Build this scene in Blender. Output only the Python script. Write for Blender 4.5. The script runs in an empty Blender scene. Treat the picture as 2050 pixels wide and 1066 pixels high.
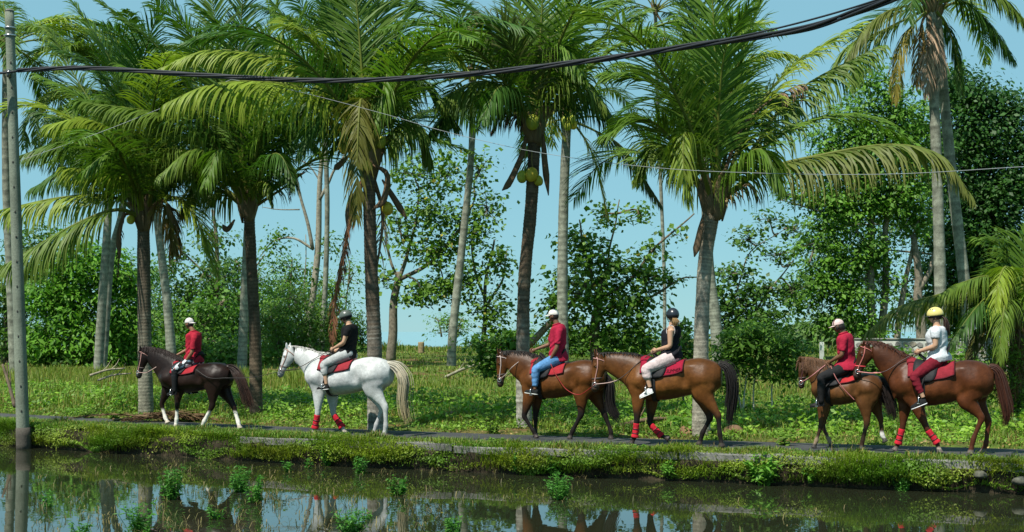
import bpy, bmesh, math, random
import numpy as np
from mathutils import Vector, Matrix

# ------------------------------------------------------------------ camera, sky, sun, exposure
scene = bpy.context.scene
COL = scene.collection
FP = 2600.0           # focal length in photograph pixels (photo is 2050 wide)
HOR = 664.0           # horizon row in the photograph
CAMZ = 2.03
cam_data = bpy.data.cameras.new("camera")
cam_data.sensor_width = 36.0
cam_data.lens = 36.0 * FP / 2050.0
cam_data.shift_y = (HOR - 533.0) / 2050.0
cam_data.clip_start = 0.1
cam_data.clip_end = 20000
cam = bpy.data.objects.new("camera", cam_data)
cam.location = (0, 0, CAMZ)
cam.rotation_euler = (math.radians(90), 0, 0)
COL.objects.link(cam)
scene.camera = cam

SUN_EL = math.radians(56)
SUN_AZ = math.radians(222)          # compass style: 0 = +Y (away from camera), 90 = +X
sun_dir = Vector((math.sin(SUN_AZ) * math.cos(SUN_EL), math.cos(SUN_AZ) * math.cos(SUN_EL), math.sin(SUN_EL)))
world = bpy.data.worlds.new("World")
scene.world = world
world.use_nodes = True
wn, wl = world.node_tree.nodes, world.node_tree.links
bg = wn["Background"]
sky = wn.new("ShaderNodeTexSky")
sky.sky_type = 'NISHITA'
sky.sun_disc = False
sky.sun_elevation = SUN_EL
sky.sun_rotation = SUN_AZ
sky.air_density = 1.0
sky.dust_density = 0.0
sky.ozone_density = 3.0
tint = wn.new("ShaderNodeMixRGB")
tint.blend_type = 'MULTIPLY'
tint.inputs[0].default_value = 1.0
tint.inputs[2].default_value = (0.72, 1.0, 1.0, 1)
wl.new(sky.outputs[0], tint.inputs[1])
haze_mix = wn.new("ShaderNodeMixRGB")          # humid coastal air evens the sky out
haze_mix.inputs[0].default_value = 0.8
haze_mix.inputs[2].default_value = (2.2, 4.5, 5.35, 1)
wl.new(tint.outputs[0], haze_mix.inputs[1])
wl.new(haze_mix.outputs[0], bg.inputs[0])
bg.inputs[1].default_value = 0.09

sun_data = bpy.data.lights.new("sun", 'SUN')
sun_data.energy = 5.0
sun_data.angle = math.radians(0.6)
sun_data.color = (1.0, 0.95, 0.86)
sun = bpy.data.objects.new("sun", sun_data)
sun.rotation_euler = (-sun_dir).to_track_quat('-Z', 'Y').to_euler()
sun.location = sun_dir * 60
COL.objects.link(sun)

vs = scene.view_settings
vs.view_transform = 'Standard'
vs.look = 'None'
vs.exposure = 0.5
vs.gamma = 1.0
vs.use_curve_mapping = False
scene.render.engine = 'CYCLES'
scene.cycles.use_denoising = True
scene.cycles.max_bounces = 6
scene.cycles.diffuse_bounces = 3
scene.cycles.glossy_bounces = 3
scene.cycles.transmission_bounces = 4
scene.cycles.transparent_max_bounces = 6
scene.cycles.caustics_reflective = False
scene.cycles.caustics_refractive = False
scene.cycles.sample_clamp_indirect = 6.0

random.seed(7)
rng = np.random.default_rng(11)

# ------------------------------------------------------------------ helpers
def at(px, py, Y):
    """photo pixel + distance -> a point in the place"""
    return np.array(((px - 1025.0) / FP * Y, Y, CAMZ - (py - HOR) / FP * Y))

def ground_pt(px, py, z=0.0):
    Y = FP * (CAMZ - z) / (py - HOR)
    return np.array(((px - 1025.0) / FP * Y, Y, z))

def smooth(a, b, x):
    t = np.clip((np.asarray(x, float) - a) / (b - a), 0, 1)
    return t * t * (3 - 2 * t)

def wob(x, y, s=0.0):
    """cheap smooth noise, about -1..1"""
    x = np.asarray(x, float); y = np.asarray(y, float)
    return (np.sin(1.7 * x + 2.3 * y + s) + np.sin(-2.9 * x + 1.3 * y + 1.7 * s + 1) + np.sin(4.1 * x + 3.7 * y + 2.1 * s + 2) * .6
            + np.sin(-6.3 * x + 7.1 * y + s * 3) * .4) / 3.0

class G:
    """collects geometry for ONE mesh object; colours per vertex"""
    def __init__(s):
        s.v = []; s.c = []; s.t = []; s.q = []; s.n = 0
    def add(s, v, f, col=(1, 1, 1)):
        v = np.asarray(v, float).reshape(-1, 3); f = np.asarray(f, int)
        c = np.asarray(col, float)
        if c.ndim == 1:
            c = np.tile(c, (len(v), 1))
        s.v.append(v); s.c.append(c)
        if f.size:
            (s.t if f.shape[1] == 3 else s.q).append(f + s.n)
        s.n += len(v)
        return s
    def arrays(s):
        v = np.concatenate(s.v) if s.v else np.zeros((0, 3))
        c = np.concatenate(s.c) if s.c else np.zeros((0, 3))
        t = np.concatenate(s.t) if s.t else np.zeros((0, 3), int)
        q = np.concatenate(s.q) if s.q else np.zeros((0, 4), int)
        return v, c, t, q
    def mesh(s, name, smoothed=True):
        v, c, t, q = s.arrays()
        me = bpy.data.meshes.new(name)
        me.vertices.add(len(v)); me.vertices.foreach_set("co", v.ravel())
        nl = t.size + q.size
        me.loops.add(nl)
        me.loops.foreach_set("vertex_index", np.concatenate([t.ravel(), q.ravel()]).astype(np.int32))
        me.polygons.add(len(t) + len(q))
        me.polygons.foreach_set("loop_start", np.concatenate([np.arange(len(t)) * 3, t.size + np.arange(len(q)) * 4]).astype(np.int32))
        me.polygons.foreach_set("use_smooth", np.full(len(t) + len(q), bool(smoothed)))
        me.update(calc_edges=True)
        a = me.color_attributes.new("Col", 'FLOAT_COLOR', 'POINT')
        a.data.foreach_set("color", np.concatenate([c, np.ones((len(c), 1))], 1).ravel())
        me.validate()
        return me
    def build(s, name, mat, parent=None, smoothed=True, loc=None):
        o = bpy.data.objects.new(name, s.mesh(name, smoothed))
        COL.objects.link(o)
        if mat: o.data.materials.append(mat)
        if parent: o.parent = parent
        if loc is not None: o.location = loc
        return o

def norm(a):
    a = np.asarray(a, float)
    return a / np.maximum(np.linalg.norm(a, axis=-1, keepdims=True), 1e-9)

def bez(P, n):
    """smooth curve through control points (Catmull-Rom), n samples"""
    P = np.asarray(P, float)
    if len(P) == 2:
        return P[0] + np.linspace(0, 1, n)[:, None] * (P[1] - P[0])
    Q = np.concatenate([[2 * P[0] - P[1]], P, [2 * P[-1] - P[-2]]])
    u = np.linspace(0, len(P) - 1 - 1e-9, n); k = u.astype(int); t = (u - k)[:, None]
    a, b, c, d = Q[k], Q[k + 1], Q[k + 2], Q[k + 3]
    return .5 * ((2 * b) + (c - a) * t + (2 * a - 5 * b + 4 * c - d) * t ** 2 + (3 * b - a - 3 * c + d) * t ** 3)

def interp(P, R, n):
    return bez(P, n), np.interp(np.linspace(0, len(R) - 1, n), np.arange(len(R)), R)

def tube(g, pts, rad, n=8, col=(1, 1, 1), ref=None, cap=True, rad2=None):
    """tube along pts; rad across, rad2 along ref (if given)"""
    pts = np.asarray(pts, float); m = len(pts)
    rad = np.broadcast_to(np.asarray(rad, float), (m,)); r2 = rad if rad2 is None else np.broadcast_to(np.asarray(rad2, float), (m,))
    T = norm(np.gradient(pts, axis=0))
    if ref is not None:
        V = np.tile(np.asarray(ref, float), (m, 1)); V = norm(V - (V * T).sum(1, keepdims=True) * T); U = np.cross(T, V)
    else:
        a = np.array((0, 0, 1.)) if abs(T[0][2]) < .9 else np.array((1., 0, 0))
        U = np.zeros((m, 3)); u = norm(np.cross(T[0], a))
        for i in range(m):
            u = norm(u - (u @ T[i]) * T[i]); U[i] = u
        V = np.cross(T, U)
    th = np.linspace(0, 2 * math.pi, n, endpoint=False)
    ring = pts[:, None] + U[:, None] * (np.cos(th)[None, :, None] * rad[:, None, None]) + V[:, None] * (np.sin(th)[None, :, None] * r2[:, None, None])
    v = ring.reshape(-1, 3)
    i, j = np.meshgrid(np.arange(m - 1), np.arange(n), indexing='ij')
    f = np.stack([i * n + j, i * n + (j + 1) % n, (i + 1) * n + (j + 1) % n, (i + 1) * n + j], -1).reshape(-1, 4)
    c = np.asarray(col, float)
    if c.ndim == 2: c = np.repeat(c, n, 0)
    base = g.n
    g.add(v, f, c)
    if cap:
        cc = np.asarray(col, float)
        c0, c1 = (cc[0], cc[-1]) if cc.ndim == 2 else (cc, cc)
        k = np.arange(n)
        g.add([pts[0]], np.zeros((0, 3), int), c0); g.t.append(np.stack([np.full(n, g.n - 1), base + (k + 1) % n, base + k], 1))
        g.add([pts[-1]], np.zeros((0, 3), int), c1); e = base + (m - 1) * n
        g.t.append(np.stack([np.full(n, g.n - 1), e + k, e + (k + 1) % n], 1))
    return g

def loft(g, rings, col=(1, 1, 1), cap=True, closed=True):
    """rings: (m, n, 3) array"""
    R = np.asarray(rings, float); m, n = R.shape[:2]
    nn = n if closed else n - 1
    i, j = np.meshgrid(np.arange(m - 1), np.arange(nn), indexing='ij')
    f = np.stack([i * n + j, i * n + (j + 1) % n, (i + 1) * n + (j + 1) % n, (i + 1) * n + j], -1).reshape(-1, 4)
    base = g.n
    g.add(R.reshape(-1, 3), f, col)
    if cap and closed:
        k = np.arange(n)
        g.add([R[0].mean(0)], np.zeros((0, 3), int), np.asarray(col, float).reshape(-1, 3)[0]); g.t.append(np.stack([np.full(n, g.n - 1), base + (k + 1) % n, base + k], 1))
        e = base + (m - 1) * n
        g.add([R[-1].mean(0)], np.zeros((0, 3), int), np.asarray(col, float).reshape(-1, 3)[-1]); g.t.append(np.stack([np.full(n, g.n - 1), e + k, e + (k + 1) % n], 1))
    return g

def box(g, c, s, rot=None, col=(1, 1, 1)):
    c = np.asarray(c, float); h = np.asarray(s, float) / 2
    p = np.array([(x, y, z) for x in (-1, 1) for y in (-1, 1) for z in (-1, 1)]) * h
    if rot is not None: p = p @ np.asarray(rot).T
    return g.add(p + c, [(0, 1, 3, 2), (4, 6, 7, 5), (0, 4, 5, 1), (2, 3, 7, 6), (0, 2, 6, 4), (1, 5, 7, 3)], col)

def rotz(a):
    return np.array(((math.cos(a), -math.sin(a), 0), (math.sin(a), math.cos(a), 0), (0, 0, 1)))

def ball(g, c, r, col=(1, 1, 1), nu=14, nv=10, rot=None, fn=None):
    r = np.broadcast_to(np.asarray(r, float), (3,))
    u = np.linspace(0, 2 * math.pi, nu, endpoint=False); w = np.linspace(0, math.pi, nv)
    rings = np.stack([np.stack([np.sin(b) * np.cos(u), np.sin(b) * np.sin(u), np.full(nu, np.cos(b))], 1) for b in w])
    d = rings.reshape(-1, 3)
    p = d * r
    if fn is not None: p = fn(d, p)
    if rot is not None: p = p @ np.asarray(rot).T
    return loft(g, (p + np.asarray(c, float)).reshape(nv, nu, 3), col, cap=False)

def empty(name, loc=(0, 0, 0), rz=0.0):
    o = bpy.data.objects.new(name, None)
    o.location = loc; o.rotation_euler = (0, 0, rz); o.empty_display_size = .2
    COL.objects.link(o)
    return o

def tag(o, label=None, cat=None, group=None, kind=None):
    if label: o["label"] = label
    if cat: o["category"] = cat
    if group: o["group"] = group
    if kind: o["kind"] = kind
    return o

def remesh(g, voxel, smooth_it=4, factor=.5):
    """union of the overlapping closed shapes in g -> one continuous surface (vertices, triangles/quads)"""
    o = g.build("remesh_work", None)
    m = o.modifiers.new("r", 'REMESH'); m.mode = 'VOXEL'; m.voxel_size = voxel; m.adaptivity = 0
    if smooth_it:
        m = o.modifiers.new("s", 'SMOOTH'); m.iterations = smooth_it; m.factor = factor
    dg = bpy.context.evaluated_depsgraph_get()
    me = bpy.data.meshes.new_from_object(o.evaluated_get(dg))
    n = len(me.vertices); v = np.zeros(n * 3); me.vertices.foreach_get("co", v)
    v = v.reshape(-1, 3)
    q = np.array([p.vertices[:] for p in me.polygons if len(p.vertices) == 4], int).reshape(-1, 4)
    old = o.data
    bpy.data.objects.remove(o); bpy.data.meshes.remove(old); bpy.data.meshes.remove(me)
    return v, q

# ------------------------------------------------------------------ materials
def material(name, rough=.6, spec=.4, col=None, bump=None, translucent=0.0, noise=None, sheen=0.0, coat=0.0, metallic=0.0):
    m = bpy.data.materials.new(name); m.use_nodes = True
    nt = m.node_tree; N, L = nt.nodes, nt.links
    b = N["Principled BSDF"]
    b.inputs["Roughness"].default_value = rough
    b.inputs["Specular IOR Level"].default_value = spec
    b.inputs["Metallic"].default_value = metallic
    if sheen: b.inputs["Sheen Weight"].default_value = sheen
    if coat: b.inputs["Coat Weight"].default_value = coat
    if col is None:
        a = N.new("ShaderNodeAttribute"); a.attribute_name = "Col"; out = a.outputs["Color"]
    else:
        r = N.new("ShaderNodeRGB"); r.outputs[0].default_value = (*col, 1); out = r.outputs[0]
    tc = N.new("ShaderNodeTexCoord")
    if noise:                      # (scale, low, high) colour multiplier
        for sc, lo, hi in noise:
            n = N.new("ShaderNodeTexNoise"); n.inputs["Scale"].default_value = sc; n.inputs["Detail"].default_value = 5
            L.new(tc.outputs["Object"], n.inputs["Vector"])
            mr = N.new("ShaderNodeMapRange"); mr.inputs[1].default_value = .3; mr.inputs[2].default_value = .7
            mr.inputs[3].default_value = lo; mr.inputs[4].default_value = hi
            L.new(n.outputs["Fac"], mr.inputs[0])
            mx = N.new("ShaderNodeMixRGB"); mx.blend_type = 'MULTIPLY'; mx.inputs[0].default_value = 1
            L.new(out, mx.inputs[1]); L.new(mr.outputs[0], mx.inputs[2]); out = mx.outputs[0]
    L.new(out, b.inputs["Base Color"])
    if bump:
        sc, st = bump
        n = N.new("ShaderNodeTexNoise"); n.inputs["Scale"].default_value = sc; n.inputs["Detail"].default_value = 4
        L.new(tc.outputs["Object"], n.inputs["Vector"])
        bp = N.new("ShaderNodeBump"); bp.inputs["Strength"].default_value = st; bp.inputs["Distance"].default_value = .02
        L.new(n.outputs["Fac"], bp.inputs["Height"]); L.new(bp.outputs[0], b.inputs["Normal"])
    if translucent:
        t = N.new("ShaderNodeBsdfTranslucent"); mx = N.new("ShaderNodeMixShader"); mx.inputs[0].default_value = translucent
        hs = N.new("ShaderNodeMixRGB"); hs.blend_type = 'MULTIPLY'; hs.inputs[0].default_value = 1; hs.inputs[2].default_value = (1.05, 1.3, .5, 1)
        L.new(out, hs.inputs[1]); L.new(hs.outputs[0], t.inputs[0])
        L.new(b.outputs[0], mx.inputs[1]); L.new(t.outputs[0], mx.inputs[2])
        L.new(mx.outputs[0], N["Material Output"].inputs[0])
    return m

M = {}
M['leaf'] = material("broad_leaf", .5, .25, translucent=.33)
M['frond'] = material("palm_leaflet", .5, .22, translucent=.3)
M['grass'] = material("grass_blade", .55, .25, translucent=.3)
M['dry'] = material("dry_straw", .8, .1)
M['bark'] = material("bark", .9, .1, noise=[(6, .6, 1.25), (30, .8, 1.15)], bump=(22, .6))
M['palm_bark'] = material("palm_bark", .9, .1, noise=[(5, .6, 1.3), (28, .7, 1.2)], bump=(30, .5))
M['coat'] = material("horse_coat", .43, .17, noise=[(3, .82, 1.16), (17, .86, 1.12), (55, .88, 1.12)], bump=(12, .25))
M['hair'] = material("hair", .5, .3)
M['skin'] = material("skin", .5, .35)
M['cloth'] = material("cloth", .88, .12, noise=[(7, .8, 1.12), (30, .88, 1.1)], bump=(14, .7))
M['leather'] = material("leather", .6, .14, noise=[(20, .8, 1.15)], bump=(40, .15))
M['strap'] = material("strap", .5, .4)
M['metal'] = material("steel", .25, .5, metallic=.9)
M['plastic'] = material("helmet_shell", .3, .5)
M['concrete'] = material("concrete", .9, .15, noise=[(2.2, .75, 1.15), (25, .8, 1.12)], bump=(35, .35))
M['stone'] = material("stone", .9, .15, noise=[(4, .7, 1.2), (22, .75, 1.15)], bump=(14, .6))
M['rubber'] = material("cable_rubber", .55, .35)
M['husk'] = material("coconut_husk", .55, .25, noise=[(8, .8, 1.15)])
# ------------------------------------------------------------------ the lie of the land
BX = np.array([-60, -30, -14, -11, -8, -4.36, 0, 4, 7.8, 14, 30, 60.])
BY = np.array([56, 39.5, 30.0, 28.2, 26.4, 24.45, 22.55, 21.1, 19.75, 17.5, 11.5, 2.])
def bank_y(x):
    return np.interp(x, BX, BY)
WATER_Z = -0.45
RD0, RD1 = 1.2, 3.1                 # road, measured away from the bank edge
def coast(x):
    return 104 + 190 * smooth(6, 40, x)
def gz(X, Y):
    X = np.asarray(X, float); Y = np.asarray(Y, float)
    d = Y - bank_y(X)
    field = smooth(3.4, 7, d)
    z = -0.035 + 0.05 * smooth(RD0 + .05, RD0 - .5, d) + field * (.06 + .07 * wob(X * .5, Y * .5) + .03 * wob(X * 1.7, Y * 1.7, 3))
    z = z + .28 * smooth(10, 95, d)
    z = z + .05 * smooth(RD1, RD1 + .35, d) * (1 + wob(X * 2, Y * 2, 5))
    c = coast(X)
    z = z - 4.5 * smooth(c, c + 14, d)
    return z

# ground sheet
xs = np.concatenate([np.arange(-120, -24, 4), np.arange(-24, 24, .4), np.arange(24, 190, 4)])
ds = np.concatenate([np.arange(0, 4, .2), np.arange(4, 16, .4), np.arange(16, 70, 1.5), np.arange(70, 330, 4)])
Xg, Dg = np.meshgrid(xs, ds, indexing='ij')
Yg = bank_y(Xg) + Dg
Zg = gz(Xg, Yg)
gg = G()
loft(gg, np.stack([Xg, Yg, Zg], -1)[::-1], closed=False, cap=False)
def ground_material():
    m = bpy.data.materials.new("grassy_ground"); m.use_nodes = True
    N, L = m.node_tree.nodes, m.node_tree.links
    b = N["Principled BSDF"]; b.inputs["Roughness"].default_value = .95; b.inputs["Specular IOR Level"].default_value = .1
    tc = N.new("ShaderNodeTexCoord")
    n1 = N.new("ShaderNodeTexNoise"); n1.inputs["Scale"].default_value = .55; n1.inputs["Detail"].default_value = 8
    n2 = N.new("ShaderNodeTexNoise"); n2.inputs["Scale"].default_value = 9; n2.inputs["Detail"].default_value = 6
    L.new(tc.outputs["Object"], n1.inputs["Vector"]); L.new(tc.outputs["Object"], n2.inputs["Vector"])
    r1 = N.new("ShaderNodeValToRGB"); e = r1.color_ramp.elements
    e[0].position = .36; e[0].color = (.13, .09, .042, 1); e[1].position = .62; e[1].color = (.085, .14, .025, 1)
    x = e.new(.48); x.color = (.08, .11, .026, 1)
    r2 = N.new("ShaderNodeValToRGB"); e = r2.color_ramp.elements
    e[0].position = .3; e[0].color = (.5, .5, .45, 1); e[1].position = .72; e[1].color = (1.35, 1.3, 1.1, 1)
    L.new(n1.outputs[0], r1.inputs[0]); L.new(n2.outputs[0], r2.inputs[0])
    mx = N.new("ShaderNodeMixRGB"); mx.blend_type = 'MULTIPLY'; mx.inputs[0].default_value = 1
    L.new(r1.outputs[0], mx.inputs[1]); L.new(r2.outputs[0], mx.inputs[2]); L.new(mx.outputs[0], b.inputs["Base Color"])
    bp = N.new("ShaderNodeBump"); bp.inputs["Strength"].default_value = .8; bp.inputs["Distance"].default_value = .06
    L.new(n2.outputs[0], bp.inputs["Height"]); L.new(bp.outputs[0], b.inputs["Normal"])
    return m
M['ground'] = ground_material()
tag(gg.build("ground", M['ground']), "grassy field with bare soil patches behind the narrow road", "ground", kind="structure")

# asphalt road, a thin sheet with a soft crown
def road_material():
    m = bpy.data.materials.new("asphalt"); m.use_nodes = True
    N, L = m.node_tree.nodes, m.node_tree.links
    b = N["Principled BSDF"]; b.inputs["Roughness"].default_value = .85; b.inputs["Specular IOR Level"].default_value = .25
    tc = N.new("ShaderNodeTexCoord")
    n1 = N.new("ShaderNodeTexNoise"); n1.inputs["Scale"].default_value = 1.1; n1.inputs["Detail"].default_value = 7
    n2 = N.new("ShaderNodeTexNoise"); n2.inputs["Scale"].default_value = 60; n2.inputs["Detail"].default_value = 3
    L.new(tc.outputs["Object"], n1.inputs["Vector"]); L.new(tc.outputs["Object"], n2.inputs["Vector"])
    r = N.new("ShaderNodeValToRGB"); e = r.color_ramp.elements
    e[0].position = .3; e[0].color = (.028, .03, .032, 1); e[1].position = .7; e[1].color = (.075, .075, .072, 1)
    r2 = N.new("ShaderNodeValToRGB"); e = r2.color_ramp.elements
    e[0].position = .35; e[0].color = (.6, .6, .6, 1); e[1].position = .7; e[1].color = (1.3, 1.3, 1.3, 1)
    L.new(n1.outputs[0], r.inputs[0]); L.new(n2.outputs[0], r2.inputs[0])
    mx = N.new("ShaderNodeMixRGB"); mx.blend_type = 'MULTIPLY'; mx.inputs[0].default_value = 1
    L.new(r.outputs[0], mx.inputs[1]); L.new(r2.outputs[0], mx.inputs[2]); L.new(mx.outputs[0], b.inputs["Base Color"])
    bp = N.new("ShaderNodeBump"); bp.inputs["Strength"].default_value = .5; bp.inputs["Distance"].default_value = .01
    L.new(n2.outputs[0], bp.inputs["Height"]); L.new(bp.outputs[0], b.inputs["Normal"])
    return m
xr = np.arange(-40, 40, .35)
g = G()
dd = np.array([RD0, RD0 + .1, RD0 + .8, RD0 + 1.6, RD1 - .1, RD1])
rr = []
for k, d in enumerate(dd):
    e = .10 * wob(xr * .8, xr * 0, k) + .05 * wob(xr * 3, xr * 0, k + 4) if k in (0, len(dd) - 1) else 0
    z = (-.012, 0, .012, .012, 0, -.012)[k]
    rr.append(np.stack([xr, bank_y(xr) + d + e, np.full_like(xr, z)], -1))
loft(g, np.array(rr), closed=False, cap=False)
tag(g.build("road", road_material()), "narrow dark asphalt lane the riders follow", "road", kind="structure")

# bank face down into the pond
g = G()
xb = np.arange(-40, 40, .12)
rr = []
for k, (d, z) in enumerate([(.28, -.01), (.02, -.01), (-.06, -.1), (-.02, -.25), (.04, -.4), (.0, -.6), (-.35, -.75)]):
    y = bank_y(xb) + d + (.05 * wob(xb * 2.2, xb * 0 + k * .6, 2) + .03 * wob(xb * 6, xb * 0 + k, 1)) * (1 if 0 < k else .3)
    rr.append(np.stack([xb, y, z + .015 * wob(xb * 4, xb * 0, k) * (k > 1)], -1))
loft(g, np.array(rr)[::-1], closed=False, cap=False)
M['mud'] = material("wet_earth", .85, .2, col=(.045, .035, .02), noise=[(3, .5, 1.4), (18, .6, 1.3)], bump=(14, .9))
tag(g.build("bank", M['mud']), "earthen pond bank below the road edge", "bank", kind="structure")

# pond
def water_material(name, deep, bump_s, rough, scale):
    m = bpy.data.materials.new(name); m.use_nodes = True
    N, L = m.node_tree.nodes, m.node_tree.links
    b = N["Principled BSDF"]; b.inputs["Base Color"].default_value = (*deep, 1)
    b.inputs["Roughness"].default_value = rough; b.inputs["IOR"].default_value = 1.62
    tc = N.new("ShaderNodeTexCoord"); mp = N.new("ShaderNodeMapping"); mp.inputs["Scale"].default_value = scale
    L.new(tc.outputs["Object"], mp.inputs[0])
    n = N.new("ShaderNodeTexNoise"); n.inputs["Scale"].default_value = 2.2; n.inputs["Detail"].default_value = 4
    L.new(mp.outputs[0], n.inputs["Vector"])
    bp = N.new("ShaderNodeBump"); bp.inputs["Strength"].default_value = bump_s; bp.inputs["Distance"].default_value = .01
    L.new(n.outputs[0], bp.inputs["Height"]); L.new(bp.outputs[0], b.inputs["Normal"])
    return m
g = G()
xw = np.arange(-60, 60.1, 2.0)
loft(g, np.array([np.stack([xw, np.full_like(xw, -30.), np.full_like(xw, WATER_Z)], -1), np.stack([xw, bank_y(xw) + .25, np.full_like(xw, WATER_Z)], -1)]), closed=False, cap=False)
tag(g.build("pond_water", water_material("pond_water", (.018, .021, .011), .12, .012, (1, .6, 1))), "still flooded paddy mirroring sky and trees", "water", kind="structure")
# sea to the horizon
g = G()
g.add([(-9000, 90, -2.6), (9000, 90, -2.6), (9000, 15000, -2.6), (-9000, 15000, -2.6)], [(0, 1, 2, 3)])
tag(g.build("sea", water_material("sea_water", (.17, .31, .34), .04, .5, (.4, .15, 1))), "pale blue sea behind the field", "sea", kind="structure")

# concrete kerb: separate slabs along the bank edge
kerb = empty("kerb", (0, 22.5, 0))
tag(kerb, "weathered concrete kerb slabs along the pond edge", "kerb", kind="structure")
x = -5.2; ki = 0
while x < 13:
    L_ = random.uniform(1.6, 2.6); x1 = x + L_
    if not (-2.6 < x < -1.9):
        g = G(); sec = []
        n = 7
        for t in np.linspace(0, 1, n):
            X = x + .02 + t * (L_ - .04); Y = bank_y(X); nx, ny = .33, .944
            j = .008 * math.sin(9 * X + ki)
            dz = .012 * math.sin(ki * 2.1) + .01 * math.sin(3 * X)
            pr = [(-.06, -.10), (-.065 + j, .012), (-.05 + j, .027), (.15, .03), (.165, .015), (.17, -.10)]
            sec.append([(X + nx * a, Y + ny * a, b_ + dz) for a, b_ in pr])
        c = .20 + random.uniform(-.05, .05)
        loft(g, np.array(sec), col=(c, c * .98, c * .9))
        o = g.build("slab", M['concrete'], kerb, smoothed=False); o.location = (0, -22.5, 0)
    x = x1; ki += 1
# ------------------------------------------------------------------ grass, weeds
def blades(g, base, h, w, lean, az, col, curve=.5):
    """n curved blades (5 verts, 3 triangles)"""
    n = len(base)
    d = np.stack([np.cos(az), np.sin(az), np.zeros(n)], 1); s = np.stack([-np.sin(az), np.cos(az), np.zeros(n)], 1)
    # turn the blade's face partly towards the viewer side
    up = np.array((0, 0, 1.))
    h = h[:, None]; w = w[:, None]; lean = lean[:, None]
    m = base + up * h * .6 + d * h * lean * .35
    t = base + up * h * (1 - .35 * lean) + d * h * lean
    v = np.stack([base - s * w * .5, base + s * w * .5, m - s * w * .42, m + s * w * .42, t], 1)
    f0 = np.arange(n)[:, None] * 5
    q = f0 + np.array((0, 1, 3, 2)); tr = f0 + np.array((2, 3, 4))
    c = np.repeat(col, 5, 0)
    k = g.n
    g.add(v.reshape(-1, 3), q, c); g.t.append(tr + k)

def leaf_quads(g, cen, size, nrm, dirv, col, fold=.25, aspect=.55):
    """n kite leaves: 4 verts, 2 triangles, folded along the midrib"""
    n = len(cen)
    nrm = norm(nrm); dirv = norm(dirv - (dirv * nrm).sum(1, keepdims=True) * nrm); sd = np.cross(nrm, dirv)
    s = size[:, None]
    a = cen - dirv * s * .5; b = cen + dirv * s * .5
    mid = cen - dirv * s * .08 - nrm * s * fold * .3
    l = mid + sd * s * aspect * .5 + nrm * s * fold * .35; r = mid - sd * s * aspect * .5 + nrm * s * fold * .35
    v = np.stack([a, r, b, l], 1).reshape(-1, 3)
    k = np.arange(n)[:, None] * 4
    kk = g.n
    g.add(v, np.zeros((0, 3), int), np.repeat(col, 4, 0))
    g.t.append(np.concatenate([k + (0, 1, 2), k + (0, 2, 3)]) + kk)

def greens(n, a=(.05, .10, .015), b=(.13, .19, .03), dry=.0, bright=1.0):
    t = rng.random((n, 1)); c = np.array(a) * (1 - t) + np.array(b) * t
    c = c * rng.uniform(.75, 1.25, (n, 1))
    if dry:
        m = rng.random(n) < dry
        c[m] = np.array((.20, .15, .055)) * rng.uniform(.6, 1.2, (m.sum(), 1))
    return c * bright * np.array((1.26, 1.27, .95))

def scatter_field(n, x0, x1, d0, d1, dens=None):
    X = rng.uniform(x0, x1, n); d = d0 + (d1 - d0) * rng.random(n)
    Y = bank_y(X) + d
    vis = np.abs(X) < (1025 / FP) * Y * 1.06 + .6
    if dens is not None: vis &= rng.random(n) < dens(X, Y, d)
    X, Y, d = X[vis], Y[vis], d[vis]
    return X, Y, d

def grass_patch(name, label, n, x0, x1, d0, d1, hfun, wid, dry, dens=None, a=(.05, .10, .015), b=(.12, .17, .03), zoff=0, lean=(.2, .9)):
    X, Y, d = scatter_field(n, x0, x1, d0, d1, dens)
    k = len(X); g = G()
    z = gz(X, Y) + zoff
    h = hfun(X, Y, d) * rng.uniform(.5, 1.25, k)
    blades(g, np.stack([X, Y, z - .01], 1), h, rng.uniform(wid * .6, wid * 1.3, k), rng.uniform(*lean, k), rng.uniform(0, 2 * math.pi, k), greens(k, a, b, dry))
    return tag(g.build(name, M['grass']), label, "grass", kind="stuff")

patch = lambda X, Y, s=0: .5 + .5 * wob(X * .9, Y * .9, s)
# verge between kerb and asphalt, and a fringe over the road's edges
grass_patch("verge_grass", "short green grass on the verge between kerb and lane", 52000, -13, 10, -.05, RD0 + .45,
            lambda X, Y, d: .05 + .22 * patch(X * 1.5, Y * 2, 2) ** 3 * (1 - .35 * smooth(.6, 1.3, d)), .014, .14,
            dens=lambda X, Y, d: (1 - .8 * smooth(RD0 - .25, RD0 + .3, d + .35 * wob(X * 1.3, Y, 8))) * (.25 + .75 * smooth(.32, .55, patch(X * 1.6, Y, 4) + .35 * smooth(2, -7, X))),
            a=(.045, .095, .016), b=(.13, .18, .035))
# left verge is wider and fuller
grass_patch("verge_grass", "long grass spilling over the bank beside the utility pole", 26000, -13.5, -3.2, -.05, 1.6,
            lambda X, Y, d: .07 + .10 * patch(X * 2, Y * 2, 7), .014, .12,
            dens=lambda X, Y, d: (1 - smooth(RD0, RD0 + .45, d + .3 * wob(X * 1.1, Y, 3))), a=(.05, .11, .018), b=(.13, .21, .035))
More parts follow.
